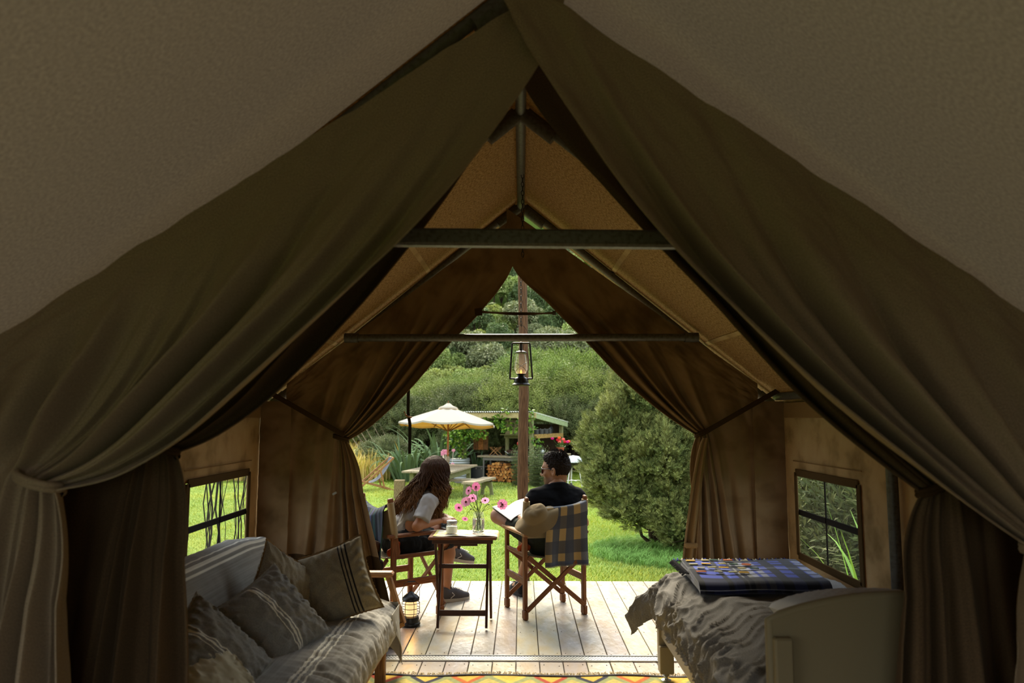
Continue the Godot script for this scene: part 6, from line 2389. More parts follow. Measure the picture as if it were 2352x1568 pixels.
func man() -> void:
	var at := V(0.20, 0, -5.9)
	var skin := lin(0.88, 0.82, 0.78)
	var p := thing("person", "man in a black t-shirt and sunglasses sitting back with an open book, looking left", "person", at)
	var F := V(-0.35, 0, -0.937)
	var Rt := V(0.937, 0, -0.35)
	var w := func(v: Vector3) -> Vector3: return v - at
	var hip := V(0.225, 0.545, -5.85)
	var neck: Vector3 = w.call(V(0.285, 0.925, -5.845))
	var shL: Vector3 = w.call(V(0.112, 0.845, -5.80))
	var shR: Vector3 = w.call(V(0.432, 0.845, -5.925))
	var elL: Vector3 = w.call(V(0.042, 0.655, -5.74))
	var wrL: Vector3 = w.call(V(0.005, 0.685, -5.965))
	var elR: Vector3 = w.call(V(0.495, 0.64, -6.03))
	var wrR: Vector3 = w.call(V(0.215, 0.70, -6.16))
	var hpL: Vector3 = w.call(hip - Rt * 0.085 + V(0, -0.01, 0))
	var hpR: Vector3 = w.call(hip + Rt * 0.085 + V(0, -0.01, 0))
	var knL: Vector3 = w.call(V(-0.190, 0.672, -6.17))
	var anL: Vector3 = w.call(V(0.16, 0.625, -6.44))
	var knR: Vector3 = w.call(V(0.13, 0.535, -6.31))
	var anR: Vector3 = w.call(V(-0.02, 0.085, -6.36))
	var torso := func(f: Field, e: float) -> void:
		for sd in [-1.0, 1.0]:
			f.bone(w.call(V(0.27, 0.80, -5.845) + Rt * sd * 0.085), w.call(hip + Rt * sd * 0.07 + V(0, 0.03, 0)), 0.100 + e, 0.098 + e, 0.06)
			f.bone(w.call(V(0.272, 0.835, -5.85) + Rt * sd * 0.05), (shL if sd < 0 else shR), 0.075 + e, 0.058 + e, 0.05)
			f.bone(neck + V(0, 0.0, 0), (shL if sd < 0 else shR) + V(0, 0.015, 0), 0.058 + e * 0.5, 0.042 + e, 0.04)
	var f := Field.new(w.call(V(-0.33, 0.02, -6.62)), w.call(V(0.62, 1.0, -5.62)), 0.0115)
	torso.call(f, 0.0)
	f.bone(neck + V(0, -0.03, 0), neck + V(-0.005, 0.05, 0), 0.055, 0.054, 0.04)
	f.bone(shL, elL, 0.050, 0.040, 0.03)
	f.bone(elL, wrL, 0.041, 0.026, 0.02)
	f.bone(shR, elR, 0.050, 0.040, 0.03)
	f.bone(elR, wrR, 0.041, 0.026, 0.02)
	f.bone(hpL, hpR, 0.105, 0.105, 0.03)
	f.bone(hpL, knL, 0.085, 0.058, 0.03)
	f.bone(knL, anL, 0.056, 0.036, 0.03)
	f.bone(hpR, knR, 0.085, 0.056, 0.02)
	f.bone(knR, knR.lerp(anR, 0.35), 0.054, 0.052, 0.03)
	f.bone(knR.lerp(anR, 0.35), anR, 0.052, 0.034, 0.03)
	f.bone(anR, anR + V(-0.04, -0.03, -0.07), 0.034, 0.03, 0.02)
	f.bone(anL, anL + V(0.08, -0.01, -0.02), 0.034, 0.03, 0.02)
	var g := G.new()
	g.col = skin
	f.into(g)
	# head turned to his left
	var yaw := Basis.looking_at(V(-0.925, -0.03, -0.38))
	var hc: Vector3 = w.call(V(0.272, 1.062, -5.87))
	head_mesh(g, hc, yaw, 1.06, neck + V(0.0, -0.01, 0), 0.053, skin, lin(0.52, 0.42, 0.37), 0.75)
	hand_mesh(g, wrL, V(-0.08, 0.12, -1.0), V(-0.2, 0.95, 0.2), 1.0, 0.35, skin, 0.95)
	hand_mesh(g, wrR, V(-0.9, 0.1, -0.25), V(-0.1, 0.5, 0.85), -1.0, 0.4, skin, 0.95)
	obj("body", g, M.skin, p)
	# t-shirt
	f = Field.new(w.call(V(-0.08, 0.44, -6.2)), w.call(V(0.62, 1.0, -5.62)), 0.009)
	torso.call(f, 0.016)
	for a in [[shL, elL], [shR, elR]]:
		f.bone(a[0], (a[0] as Vector3).lerp(a[1], 0.74), 0.066, 0.066, 0.035)
	f.cut(shL.lerp(elL, 0.62), elL - shL, 0.16)
	f.cut(shR.lerp(elR, 0.62), elR - shR, 0.16)
	f.bone(neck + V(0, -0.05, 0), neck + V(-0.003, 0.06, 0), 0.064, 0.0625, 0.03)
	f.cut(neck + V(-0.005, 0.036, 0), V(-0.08, 1, -0.22), 0.13)
	f.cut(w.call(V(0.22, 0.50, -5.85)), V(0, -1, 0))
	f.ripple(noise(7.0, 3, 15), 0.009, V(1, 2.2, 1))
	g = G.new()
	f.into(g)
	obj("t_shirt", g, mat(Color(0.045, 0.047, 0.055), 0.9, {"rim": 0.25, "spec": 0.15}), p)
	g = G.new()
	var ring := []
	for k in 25:
		var a := TAU * k / 24.0
		ring.append(neck + V(-0.004, 0.034, 0) + V(cos(a) * 0.0625, 0.005 * cos(a) + 0.0137 * sin(a), sin(a) * 0.0625))
	g.tube(ring, 0.0075, 8, false)
	obj("collar", g, mat(Color(0.05, 0.05, 0.06), 0.9), p)
	# shorts
	f = Field.new(w.call(V(-0.25, 0.36, -6.5)), w.call(V(0.5, 0.85, -5.65)), 0.0095)
	f.bone(hpL, hpR, 0.118, 0.118, 0.03)
	f.bone(hpL, hpL.lerp(knL, 0.95), 0.094, 0.066, 0.03)
	f.bone(hpR, hpR.lerp(knR, 0.95), 0.100, 0.080, 0.03)
	f.cut(hpL.lerp(knL, 0.68), knL - hpL, 0.2)
	f.cut(hpR.lerp(knR, 0.78), knR - hpR, 0.13)
	f.ripple(noise(9.0, 3, 16), 0.014)
	g = G.new()
	f.into(g)
	obj("shorts", g, mat(Color(0.17, 0.18, 0.14), 0.95), p)
	var dark := mat(Color(0.06, 0.06, 0.065), 0.8)
	for e in [[anR, V(-0.35, -0.05, -0.93), V(0, 1, 0.0)], [anL, V(0.75, 0.55, -0.3), V(-0.5, 0.75, 0.2)]]:
		var s := Node3D.new()
		s.name = "shoe"
		p.add_child(s, true)
		shoe(s, e[0], e[1], e[2], dark, mat(Color(0.12, 0.12, 0.12), 0.8), M.strap)
	# short hair: a cap over the skull and spikes
	f = Field.new(hc - Vector3.ONE * 0.15, hc + Vector3.ONE * 0.17, 0.0042)
	var q := func(x: float, y: float, z: float) -> Vector3: return hc + yaw * (V(x, y, -z) * 1.06)
	f.egg(q.call(0, 0.037, -0.013), V(0.0875, 0.1065, 0.1085), yaw, 0.01)
	f.egg(q.call(0, 0.092, 0.035), V(0.070, 0.050, 0.060), yaw, 0.03)
	f.egg(q.call(0, -0.03, 0.088), V(0.12, 0.118, 0.086), yaw, 0.015, true)
	f.cut(q.call(0, -0.075, -0.09), yaw * V(0, -1, -0.55))
	f.ripple(noise(60.0, 2, 17), 0.006)
	g = G.new()
	f.into(g)
	for i in 1700:
		var d := V(rnd(-1, 1), rnd(-0.45, 1), rnd(-1, 1)).normalized()
		if d.y < -0.2 - d.z * 0.5:
			continue
		if d.z > 0.62 - d.y * 0.9 and d.z > 0:
			if d.z > 0.75 or d.y < 0.6:
				continue
		var top := clampf(d.y, 0, 1)
		var b: Vector3 = q.call(d.x * 0.080, 0.036 + d.y * 0.098 + top * 0.010, -0.012 + d.z * 0.100)
		var out := (yaw * V(d.x, d.y, -d.z) * 0.7 + yaw * V(0, 0.35 * top, -0.25 * top) + V(rnd(-0.3, 0.3), rnd(-0.3, 0.3), rnd(-0.3, 0.3))).normalized()
		var l := lerpf(0.007, 0.022, top * top)
		g.tube([b, b + out * l * 0.6, b + out * l], [0.0022, 0.0016, 0.0005], 4, false)
	obj("hair", g, mat(Color(0.11, 0.085, 0.07), 0.7, {"spec": 0.2}), p)
	# sunglasses
	var sg := Node3D.new()
	sg.name = "sunglasses"
	p.add_child(sg, true)
	var tort := mat(Color(0.10, 0.05, 0.03), 0.25, {"spec": 0.6})
	g = G.new()
	for sx in [-1.0, 1.0]:
		var lp := []
		for k in 21:
			var a := TAU * k / 20.0
			var ca := signf(cos(a)) * pow(absf(cos(a)), 0.6)
			var sa := signf(sin(a)) * pow(absf(sin(a)), 0.6)
			lp.append(q.call(sx * 0.034 + ca * 0.027, 0.002 + sa * 0.022, 0.104 - absf(sx * 0.034 + ca * 0.027) * 0.22))
		g.tube(lp, 0.0032, 6, false)
		g.tube([q.call(sx * 0.062, 0.016, 0.090), q.call(sx * 0.078, 0.016, 0.076), q.call(sx * 0.084, 0.014, 0.02), q.call(sx * 0.084, 0.004, -0.012), q.call(sx * 0.082, -0.016, -0.028)], 0.0028, 6)
	g.tube([q.call(-0.008, 0.010, 0.104), q.call(0, 0.013, 0.106), q.call(0.008, 0.010, 0.104)], 0.003, 6)
	obj("frame", g, tort, sg)
	for sx in [-1.0, 1.0]:
		g = G.new()
		var rows := []
		for j in 5:
			var r := []
			for i in 5:
				var x: float = sx * 0.034 + lerpf(-0.026, 0.026, i / 4.0)
				r.append(q.call(x, lerpf(-0.018, 0.023, j / 4.0), 0.104 - absf(x) * 0.22))
			rows.append(r)
		g.net(rows, 1, 1, false, false, 0.0015)
		obj("lens", g, mat(Color(0.20, 0.08, 0.02), 0.08, {"spec": 0.7, "back": Color(0.5, 0.22, 0.04)}), sg)
	for sx in [-1.0, 1.0]:
		g = G.new()
		g.ball(q.call(sx * 0.031, 0.004, 0.080), Vector3.ONE * 0.0125, Basis.IDENTITY, 10, 8)
		obj("eye", g, mat(Color(0.85, 0.83, 0.8), 0.3), p)

func woman() -> void:
	var at := V(-0.85, 0, -5.85)
	var skin := lin(0.96, 0.86, 0.80)
	var p := thing("person", "woman with long wavy brown hair in a grey t-shirt leaning on her chair arm", "person", at)
	var Rt := V(0.6, 0, 0.8)
	var w := func(v: Vector3) -> Vector3: return v - at
	var hip := V(-0.935, 0.545, -5.80)
	var ch := V(-0.83, 0.735, -5.84)
	var neck: Vector3 = w.call(V(-0.725, 0.895, -5.865))
	var shR: Vector3 = w.call(V(-0.700, 0.825, -5.715))
	var shL: Vector3 = w.call(V(-0.870, 0.825, -5.945))
	var elR: Vector3 = w.call(V(-0.775, 0.668, -5.595))
	var wrR: Vector3 = w.call(V(-0.605, 0.694, -5.745))
	var elL: Vector3 = w.call(V(-0.735, 0.675, -6.02))
	var wrL: Vector3 = w.call(V(-0.605, 0.706, -5.905))
	var hpR: Vector3 = w.call(hip + Rt * 0.085 + V(0, -0.015, 0))
	var hpL: Vector3 = w.call(hip - Rt * 0.085 + V(0, -0.015, 0))
	var knR: Vector3 = w.call(V(-0.575, 0.515, -6.02))
	var anR: Vector3 = w.call(V(-0.600, 0.087, -6.13))
	var knL: Vector3 = w.call(V(-0.610, 0.585, -6.17))
	var anL: Vector3 = w.call(V(-0.550, 0.375, -6.30))
	var torso := func(f: Field, e: float) -> void:
		for sd in [-1.0, 1.0]:
			f.bone(w.call(ch + Rt * sd * 0.060), w.call(hip + Rt * sd * 0.065), 0.080 + e, 0.085 + e, 0.06)
			f.bone(w.call(ch + V(0.045, 0.055, 0) + Rt * sd * 0.045), (shR if sd > 0 else shL), 0.072 + e, 0.048 + e, 0.05)
			f.bone(neck - V(0.01, 0.02, 0), (shR if sd > 0 else shL) + V(0, 0.01, 0), 0.045 + e * 0.5, 0.036 + e, 0.04)
	var f := Field.new(w.call(V(-1.12, 0.02, -6.42)), w.call(V(-0.38, 1.0, -5.50)), 0.0105)
	torso.call(f, 0.0)
	f.bone(neck + V(0, -0.03, 0), neck + V(0.02, 0.05, -0.01), 0.045, 0.044, 0.04)
	for a in [[shR, elR, wrR], [shL, elL, wrL]]:
		f.bone(a[0], a[1], 0.043, 0.033, 0.03)
		f.bone(a[1], a[2], 0.035, 0.0215, 0.02)
	f.bone(hpL, hpR, 0.10, 0.10, 0.03)
	f.bone(hpR, knR, 0.082, 0.052, 0.03)
	f.bone(knR, knR.lerp(anR, 0.3), 0.050, 0.050, 0.03)
	f.bone(knR.lerp(anR, 0.3), anR, 0.049, 0.029, 0.03)
	f.bone(anR, anR + V(0.05, -0.04, -0.03), 0.029, 0.028, 0.02)
	f.bone(hpL, knL, 0.080, 0.052, 0.02)
	f.bone(knL, knL.lerp(anL, 0.35), 0.050, 0.047, 0.02)
	f.bone(knL.lerp(anL, 0.35), anL, 0.047, 0.029, 0.02)
	f.bone(anL, anL + V(0.05, -0.03, -0.04), 0.029, 0.027, 0.02)
	var g := G.new()
	g.col = skin
	f.into(g)
	var hb := Basis.looking_at(V(0.42, -0.05, -0.90))
	var hc: Vector3 = w.call(V(-0.672, 1.035, -5.925))
	head_mesh(g, hc, hb, 0.98, neck + V(0, -0.01, 0), 0.044, skin, skin, 0.0)
	hand_mesh(g, wrR, V(0.92, -0.10, -0.55), V(0.1, 0.85, 0.45), -1.0, 0.45, skin, 0.88)
	hand_mesh(g, wrL, V(0.85, -0.22, 0.55), V(0.35, 0.90, 0.2), 1.0, 0.55, skin, 0.88)
	obj("body", g, M.skin, p)
	# t-shirt
	f = Field.new(w.call(V(-1.12, 0.46, -6.15)), w.call(V(-0.55, 1.0, -5.50)), 0.008)
	torso.call(f, 0.014)
	for a in [[shR, elR], [shL, elL]]:
		f.bone(a[0], (a[0] as Vector3).lerp(a[1], 0.85), 0.058, 0.066, 0.03)
	f.cut(shR.lerp(elR, 0.72), elR - shR + V(0.03, 0, -0.02), 0.15)
	f.cut(shL.lerp(elL, 0.72), elL - shL, 0.15)
	f.cut(neck + V(0.005, 0.010, 0), V(0.45, 1, -0.1), 0.12)
	f.cut(w.call(V(-0.93, 0.535, -5.8)), V(-0.25, -1, 0), 0.3)
	f.ripple(noise(6.5, 2, 25), 0.016, V(1.4, 1.0, 1.4))
	g = G.new()
	f.into(g)
	obj("t_shirt", g, mat(Color(0.52, 0.505, 0.49), 0.95, {"rim": 0.3, "spec": 0.1}), p)
	# shorts
	f = Field.new(w.call(V(-1.12, 0.38, -6.3)), w.call(V(-0.52, 0.72, -5.5)), 0.0085)
	f.bone(hpL, hpR, 0.115, 0.115, 0.03)
	f.bone(hpR, hpR.lerp(knR, 0.9), 0.100, 0.084, 0.03)
	f.bone(hpL, hpL.lerp(knL, 0.9), 0.096, 0.080, 0.03)
	f.cut(hpR.lerp(knR, 0.62), knR - hpR, 0.13)
	f.cut(hpL.lerp(knL, 0.60), knL - hpL, 0.12)
	f.ripple(noise(10.0, 3, 26), 0.016)
	g = G.new()
	f.into(g)
	obj("shorts", g, mat(Color(0.085, 0.09, 0.095), 0.95, {"rim": 0.2}), p)
	# trainers
	var up := mat(Color(0.34, 0.33, 0.34), 0.8, {"tex": M.slub, "tri": true, "scale": Vector3(9, 9, 9)})
	for e in [[anR, V(0.86, -0.03, -0.5), V(0.05, 1, 0)], [anL, V(0.80, -0.22, -0.52), V(0.25, 0.95, 0)]]:
		var s := Node3D.new()
		s.name = "shoe"
		p.add_child(s, true)
		shoe(s, e[0], e[1], e[2], up, mat(Color(0.62, 0.60, 0.55), 0.8), mat(Color(0.75, 0.74, 0.72), 0.8))
		g = G.new()
		var an: Vector3 = e[0]
		g.tube([an + (e[2] as Vector3) * 0.02, an + (e[2] as Vector3) * 0.055], 0.036, 14)
		obj("sock", g, M.strap, s)
	# long wavy hair: a soft mass and many single locks
	f = Field.new(hc + V(-0.40, -0.45, -0.22), hc + V(0.2, 0.2, 0.40), 0.008)
	var q := func(x: float, y: float, z: float) -> Vector3: return hc + hb * V(x, y, -z)
	f.egg(q.call(0, 0.034, -0.022), V(0.080, 0.094, 0.096), hb, 0.02)
	f.egg(q.call(0, -0.05, -0.055), V(0.080, 0.10, 0.055), hb, 0.05)
	var back: Vector3 = w.call(V(-0.855, 0.86, -5.775))
	f.bone(q.call(-0.02, -0.05, -0.07), back, 0.060, 0.018, 0.05)
	f.bone(q.call(0.062, -0.03, -0.03), w.call(V(-0.645, 0.865, -5.755)), 0.040, 0.018, 0.04)
	f.bone(q.call(-0.062, -0.03, 0.0), w.call(V(-0.69, 0.86, -6.02)), 0.036, 0.014, 0.04)
	f.egg(q.call(0, -0.02, 0.105), V(0.062, 0.115, 0.075), hb, 0.02, true)
	f.ripple(noise(13.0, 3, 27), 0.012, V(1.6, 0.5, 1.6))
	g = G.new()
	f.into(g, func(v: Vector3) -> Color: return lin(0.20, 0.135, 0.09).lerp(lin(0.34, 0.23, 0.14), clampf((hc.y - v.y - 0.06) * 4.0, 0, 1)))
	var nz := noise(1.0, 2, 28)
	for i in 1500:
		# root on the crown, then over the side or down the back, then along one of three falls
		var fall := 0 if i % 20 < 8 else (1 if i % 20 < 15 else 2)
		# azimuth round the head: 0 behind, + towards her right
		var az := rnd(-0.9, 0.5) if fall == 0 else (rnd(0.3, 2.15) if fall == 1 else rnd(-2.1, -0.7))
		var pts := []
		var th0 := rnd(0.05, 0.75)
		for k in 4:
			var th := lerpf(th0, 1.75, k / 3.0)
			var puff := 1.0 + 0.09 * rnd(-0.4, 1.0) + 0.06 * k
			pts.append(q.call(sin(th) * sin(az) * 0.092 * puff, 0.034 + cos(th) * 0.103, -0.022 - sin(th) * cos(az) * 0.102 * puff))
		var end: Vector3
		var mid: Vector3
		if fall == 0:
			mid = w.call(V(-0.855, 0.895, -5.79)) + V(rnd(-0.045, 0.05), rnd(-0.03, 0.04), rnd(-0.04, 0.04))
			end = w.call(V(-0.975, 0.765, -5.72)) + V(rnd(-0.04, 0.05), rnd(-0.05, 0.06), rnd(-0.05, 0.04))
			if i % 7 == 0:
				mid = w.call(V(-0.80, 0.87, -5.70)) + V(rnd(-0.04, 0.04), 0, 0)
				end = w.call(V(-0.86, 0.775, -5.665)) + V(rnd(-0.05, 0.06), rnd(-0.03, 0.03), 0)
		elif fall == 1:
			mid = w.call(V(-0.625, 0.90, -5.775)) + V(rnd(-0.065, 0.055), rnd(-0.03, 0.03), rnd(-0.04, 0.04))
			end = w.call(V(-0.645, 0.755, -5.735)) + V(rnd(-0.045, 0.045), rnd(-0.06, 0.09), rnd(-0.03, 0.03))
		else:
			mid = w.call(V(-0.60, 0.90, -5.97)) + V(rnd(-0.05, 0.04), rnd(-0.03, 0.03), rnd(-0.04, 0.04))
			end = w.call(V(-0.635, 0.78, -5.93)) + V(rnd(-0.05, 0.05), rnd(-0.05, 0.08), rnd(-0.03, 0.03))
		pts.append(mid)
		pts.append(mid.lerp(end, 0.5) + V(rnd(-0.012, 0.012), 0, rnd(-0.012, 0.012)))
		pts.append(end)
		var cv := Curve3D.new()
		for k in pts.size():
			var t: Vector3 = (pts[mini(k + 1, pts.size() - 1)] - pts[maxi(k - 1, 0)]) / 6.0
			cv.add_point(pts[k], -t, t)
		var len := cv.get_baked_length()
		var line := []
		var rad := []
		var ph := rnd(0, TAU)
		var wave := rnd(0.006, 0.018)
		for k in 38:
			var t := k / 37.0
			var b := cv.sample_baked(t * len)
			var amp := wave * smoothstep(0.1, 0.7, t)
			b += V(sin(t * 21.0 + ph), 0.3 * cos(t * 19.0 + ph), cos(t * 21.0 + ph)) * amp
			line.append(b)
			rad.append(lerpf(0.0036, 0.0011, t) * (0.4 if k == 37 else 1.0))
		var tip := rnd(0.0, 0.5) + 0.25
		var s := g.v.size()
		g.tube(line, rad, 5, false)
		var tone := rnd(0.75, 1.2)
		for k in range(s, g.v.size()):
			var t := float((k - s) / 6) / 37.0
			var c := lin(0.20, 0.13, 0.085).lerp(lin(0.47, 0.33, 0.20), smoothstep(0.35, 1.0, t) * tip * 1.4)
			g.c[k] = Color(c.r * tone, c.g * tone, c.b * tone)
	obj("hair", g, mat(Color(1, 1, 1), 0.65, {"vc": true, "spec": 0.2, "back": Color(0.25, 0.13, 0.05)}), p)
	for sx in [-1.0, 1.0]:
		g = G.new()
		g.ball(q.call(sx * 0.030, 0.004, 0.074), Vector3.ONE * 0.012, Basis.IDENTITY, 10, 8)
		obj("eye", g, mat(Color(0.85, 0.83, 0.8), 0.3), p)

func stripes(w: int, h: int, base: Color, bands: Array, vertical := false) -> ImageTexture:
	var im := Image.create(w, h, false, Image.FORMAT_RGBA8)
	var nz := noise(0.11, 2, 12)
	for y in h:
		for x in w:
			var t := (x + 0.5) / w if vertical else (y + 0.5) / h
			var c := base
			for b in bands:
				if t > b[0] and t < b[1]:
					c = b[2]
			var f := 1.0 + 0.09 * nz.get_noise_2d(x * 1.0, y * 4.0) + 0.09 * nz.get_noise_2d(x * 4.0, y * 1.0)
			im.set_pixel(x, y, Color(c.r * f, c.g * f, c.b * f))
	return ImageTexture.create_from_image(im)

# a stuffed cushion of w by h, t thick, with a pinched edge and creases
func cushion(label: String, at: Vector3, bs: Basis, w: float, h: float, t: float, m: Material, seed_: int, crease: float, fringe: Material) -> void:
	var c := thing("cushion", label, "cushion", at, 0.0, "cushions on the sofa")
	var nz := noise(1.0, 3, seed_)
	var g := G.new()
	var n := 44
	var outline := []
	for side in [1.0, -1.0]:
		var rows := []
		for j in n + 1:
			var r := []
			for i in n + 1:
				var u := 2.0 * i / n - 1.0
				var v := 2.0 * j / n - 1.0
				# edges drawn in between the corners
				var x := u * w * 0.5 * (1.0 - 0.10 * (1.0 - v * v) * u * u)
				var y := v * h * 0.5 * (1.0 - 0.10 * (1.0 - u * u) * v * v)
				var k := pow(maxf(0.0, (1.0 - u * u) * (1.0 - v * v)), 0.42)
				var z: float = side * t * 0.5 * k
				var e := maxf(absf(u), absf(v))
				z += crease * k * (nz.get_noise_2d(u * 2.6 + side * 7.0, v * 2.6) * 0.9 + 0.7 * nz.get_noise_2d(u * 8.0, v * 2.4 + side))
				z += crease * 0.5 * sin(atan2(v, u) * 26.0 + nz.get_noise_1d(u * 9.0) * 3.0) * smoothstep(0.55, 0.9, e) * (1.0 - smoothstep(0.96, 1.0, e))
				# slumps in the middle
				y -= 0.02 * h * k
				r.append(bs * V(x, y, z))
			rows.append(r)
		g.net(rows, 1, 1, side < 0)
		if side > 0:
			for i in n + 1:
				outline.append(rows[0][i])
			for j in range(1, n + 1):
				outline.append(rows[j][n])
			for i in range(n - 1, -1, -1):
				outline.append(rows[n][i])
			for j in range(n - 1, -1, -1):
				outline.append(rows[j][0])
	obj("cover", g, m, c)
	g = G.new()
	var rows2 := [[], []]
	for i in outline.size():
		var o: Vector3 = outline[i]
		var dir := o.normalized()
		rows2[0].append(o - dir * 0.004)
		rows2[1].append(o + dir * (0.010 + 0.002 * sin(i * 2.9)) + bs.z * 0.003 * sin(i * 2.3))
	g.net(rows2, 1, 1, false, false, 0.002)
	obj("frayed_edge", g, fringe, c)

func ridge(nz: FastNoiseLite, x: float, y: float) -> float:
	var a := 1.0 - absf(nz.get_noise_2d(x, y)) * 2.2
	return a * a * (1.0 if a > 0 else 0.0)

func sofa_corner() -> void:
	var so := thing("sofa", "low wooden daybed sofa against the left wall under a grey throw", "sofa", V(-1.2, 0, -3.3))
	var g := G.new()
	g.box(V(0.44, 0.24, -0.205), V(0.03, 0.10, 1.74), Basis.IDENTITY, 0.006)
	obj("front_rail", g, M.oak, so)
	g = G.new()
	g.box(V(-0.36, 0.24, -0.205), V(0.03, 0.10, 1.74))
	obj("back_rail", g, M.oak, so)
	for z in [-1.0, 1.0]:
		for x in [0.415, -0.36]:
			g = G.new()
			g.box(V(x, 0.14, -0.97 if z < 0 else 0.60), V(0.055, 0.28, 0.055), Basis.IDENTITY, 0.006)
			obj("leg", g, M.oak, so)
	g = G.new()
	g.box(V(0.05, 0.34, -0.20), V(0.80, 0.13, 1.70), Basis.IDENTITY, 0.035)
	obj("mattress", g, mat(Color(1, 1, 1), 0.95, {"tex": stripes(256, 8, Color(0.55, 0.53, 0.50), [[0.1, 0.16, Color(0.25, 0.25, 0.26)], [0.36, 0.42, Color(0.25, 0.25, 0.26)], [0.6, 0.66, Color(0.25, 0.25, 0.26)], [0.85, 0.91, Color(0.25, 0.25, 0.26)]], true), "scale": Vector3(6, 6, 1)}), so)
	g = G.new()
	g.box(V(-0.32, 0.56, -0.20), V(0.14, 0.42, 1.70), Basis(Vector3.BACK, 0.14), 0.05)
	obj("back_cushion", g, M.linen, so)
	g = G.new()
	g.bar(V(0.19, 0.565, -1.12), V(0.455, 0.565, -1.12), 0.075, 0.030, Vector3.UP, 0.01)
	obj("armrest", g, M.oak, so)
	g = G.new()
	g.bar(V(0.425, 0.555, -1.12), V(0.52, 0.29, -1.10), 0.035, 0.028, Vector3.UP)
	g.bar(V(0.52, 0.295, -1.10), V(0.42, 0.25, -1.02), 0.03, 0.028, Vector3.UP)
	obj("arm_support", g, M.oak, so)
	g = G.new()
	g.bar(V(0.21, 0.56, -1.12), V(0.21, 0.24, -1.08), 0.035, 0.03, Vector3.RIGHT)
	obj("arm_support", g, M.oak, so)
	# the throw: from behind the back, over it, across the seat and over the front edge
	var wh := Color(0.95, 0.94, 0.89)
	var tex := stripes(16, 512, Color(0.60, 0.59, 0.57), [[0.258, 0.266, wh], [0.277, 0.290, wh], [0.301, 0.309, wh], [0.785, 0.794, wh], [0.803, 0.813, wh], [0.824, 0.830, wh]])
	var tm := mat(Color(0.95, 0.94, 0.92), 0.95, {"tex": tex, "nor": M.wrinkle, "ns": 0.0, "rim": 0.3, "spec": 0.1})
	var th := thing("sofa_throw", "grey linen throw with white stripes spread over the sofa", "throw", V(-1.2, 0, -3.3))
	var prof := [Vector2(-0.46, 0.50), Vector2(-0.46, 0.72), Vector2(-0.40, 0.805), Vector2(-0.30, 0.80), Vector2(-0.235, 0.70), Vector2(-0.17, 0.54), Vector2(-0.10, 0.44), Vector2(0.04, 0.422), Vector2(0.22, 0.422), Vector2(0.40, 0.415), Vector2(0.475, 0.385), Vector2(0.492, 0.32), Vector2(0.488, 0.265)]
	var cv := Curve2D.new()
	for i in prof.size():
		var t: Vector2 = (prof[mini(i + 1, prof.size() - 1)] - prof[maxi(i - 1, 0)]) / 6.0
		cv.add_point(prof[i], -t, t)
	var len := cv.get_baked_length()
	var nz := noise(1.0, 3, 81)
	var rows := []
	for j in 91:
		var v := j / 90.0
		var b := cv.sample_baked(v * len)
		var b2 := cv.sample_baked(minf(v + 0.01, 1.0) * len)
		var nrm := Vector2(-(b2 - b).y, (b2 - b).x).normalized()
		var r := []
		for i in 131:
			var u := i / 130.0
			var z := lerpf(0.67, -1.085, u)
			var q := V(b.x, b.y, z)
			var amp := 0.004 + 0.010 * smoothstep(0.72, 0.88, v)
			var d := amp * (nz.get_noise_2d(v * 9.0, u * 14.0) + 0.8 * ridge(nz, v * 5.0 + 11.0, u * 26.0 + v * 4.0) * smoothstep(0.6, 0.8, v))
			q += V(nrm.x, nrm.y, 0) * (d + 0.004)
			# droops towards the far end of the back
			if v < 0.42:
				q.y -= 0.035 * smoothstep(0.80, 1.0, u) * smoothstep(0.42, 0.2, v)
			if v > 0.82:
				q.y -= 0.03 * sin(u * 9.0) * (v - 0.82) * 3.0
			r.append(q)
		rows.append(r)
	g = G.new()
	g.net(rows, 1, 1, false, false, 0.004)
	obj("cloth", g, tm, th)
	# its far corner hangs over the end of the seat
	rows = []
	for j in 15:
		var v := j / 14.0
		var r := []
		for i in 15:
			var u := i / 14.0
			r.append(V(0.13 + 0.36 * u + 0.02 * v * sin(u * 8.0), 0.425 - 0.01 * u - v * (0.06 + 0.30 * u * u), -1.09 - 0.05 * v - 0.02 * sin(u * 9.0) * v))
		rows.append(r)
	g = G.new()
	g.net(rows, 1, 1, false, false, 0.004)
	rows = []
	for j in 11:
		var v := j / 10.0
		var r := []
		for i in 9:
			var u := i / 8.0
			r.append(V(0.492 + 0.03 * sin(u * 3.0) * v, 0.40 - v * (0.08 + 0.26 * u), -0.86 - 0.25 * u - 0.02 * v))
		rows.append(r)
	g.net(rows, 1, 1, false, false, 0.004)
	obj("hanging_corner", g, M.linen, th)
	# cushions
	var look := func(n: Vector3, roll: float) -> Basis:
		return Basis.looking_at(-n.normalized()) * Basis(Vector3.BACK, roll)
	var grey_tex := stripes(256, 256, Color(0.56, 0.555, 0.54), [[0.44, 0.455, wh], [0.475, 0.50, wh], [0.52, 0.535, wh]], true)
	var grey_m := mat(Color(0.95, 0.94, 0.92), 0.95, {"tex": grey_tex, "rim": 0.3, "spec": 0.1})
	var dk := Color(0.16, 0.16, 0.17)
	var oat_tex := stripes(256, 256, Color(0.60, 0.57, 0.50), [[0.70, 0.715, dk], [0.74, 0.755, dk], [0.78, 0.80, dk]], true)
	var oat_m := mat(Color(0.90, 0.88, 0.84), 0.95, {"tex": oat_tex, "rim": 0.3, "spec": 0.1})
	cushion("crumpled grey cushion with white stripes, nearest the left curtain", V(-1.215, 0.515, -3.00), look.call(V(0.75, 0.62, 0.30), 0.5), 0.43, 0.43, 0.17, grey_m, 91, 0.013, M.linen)
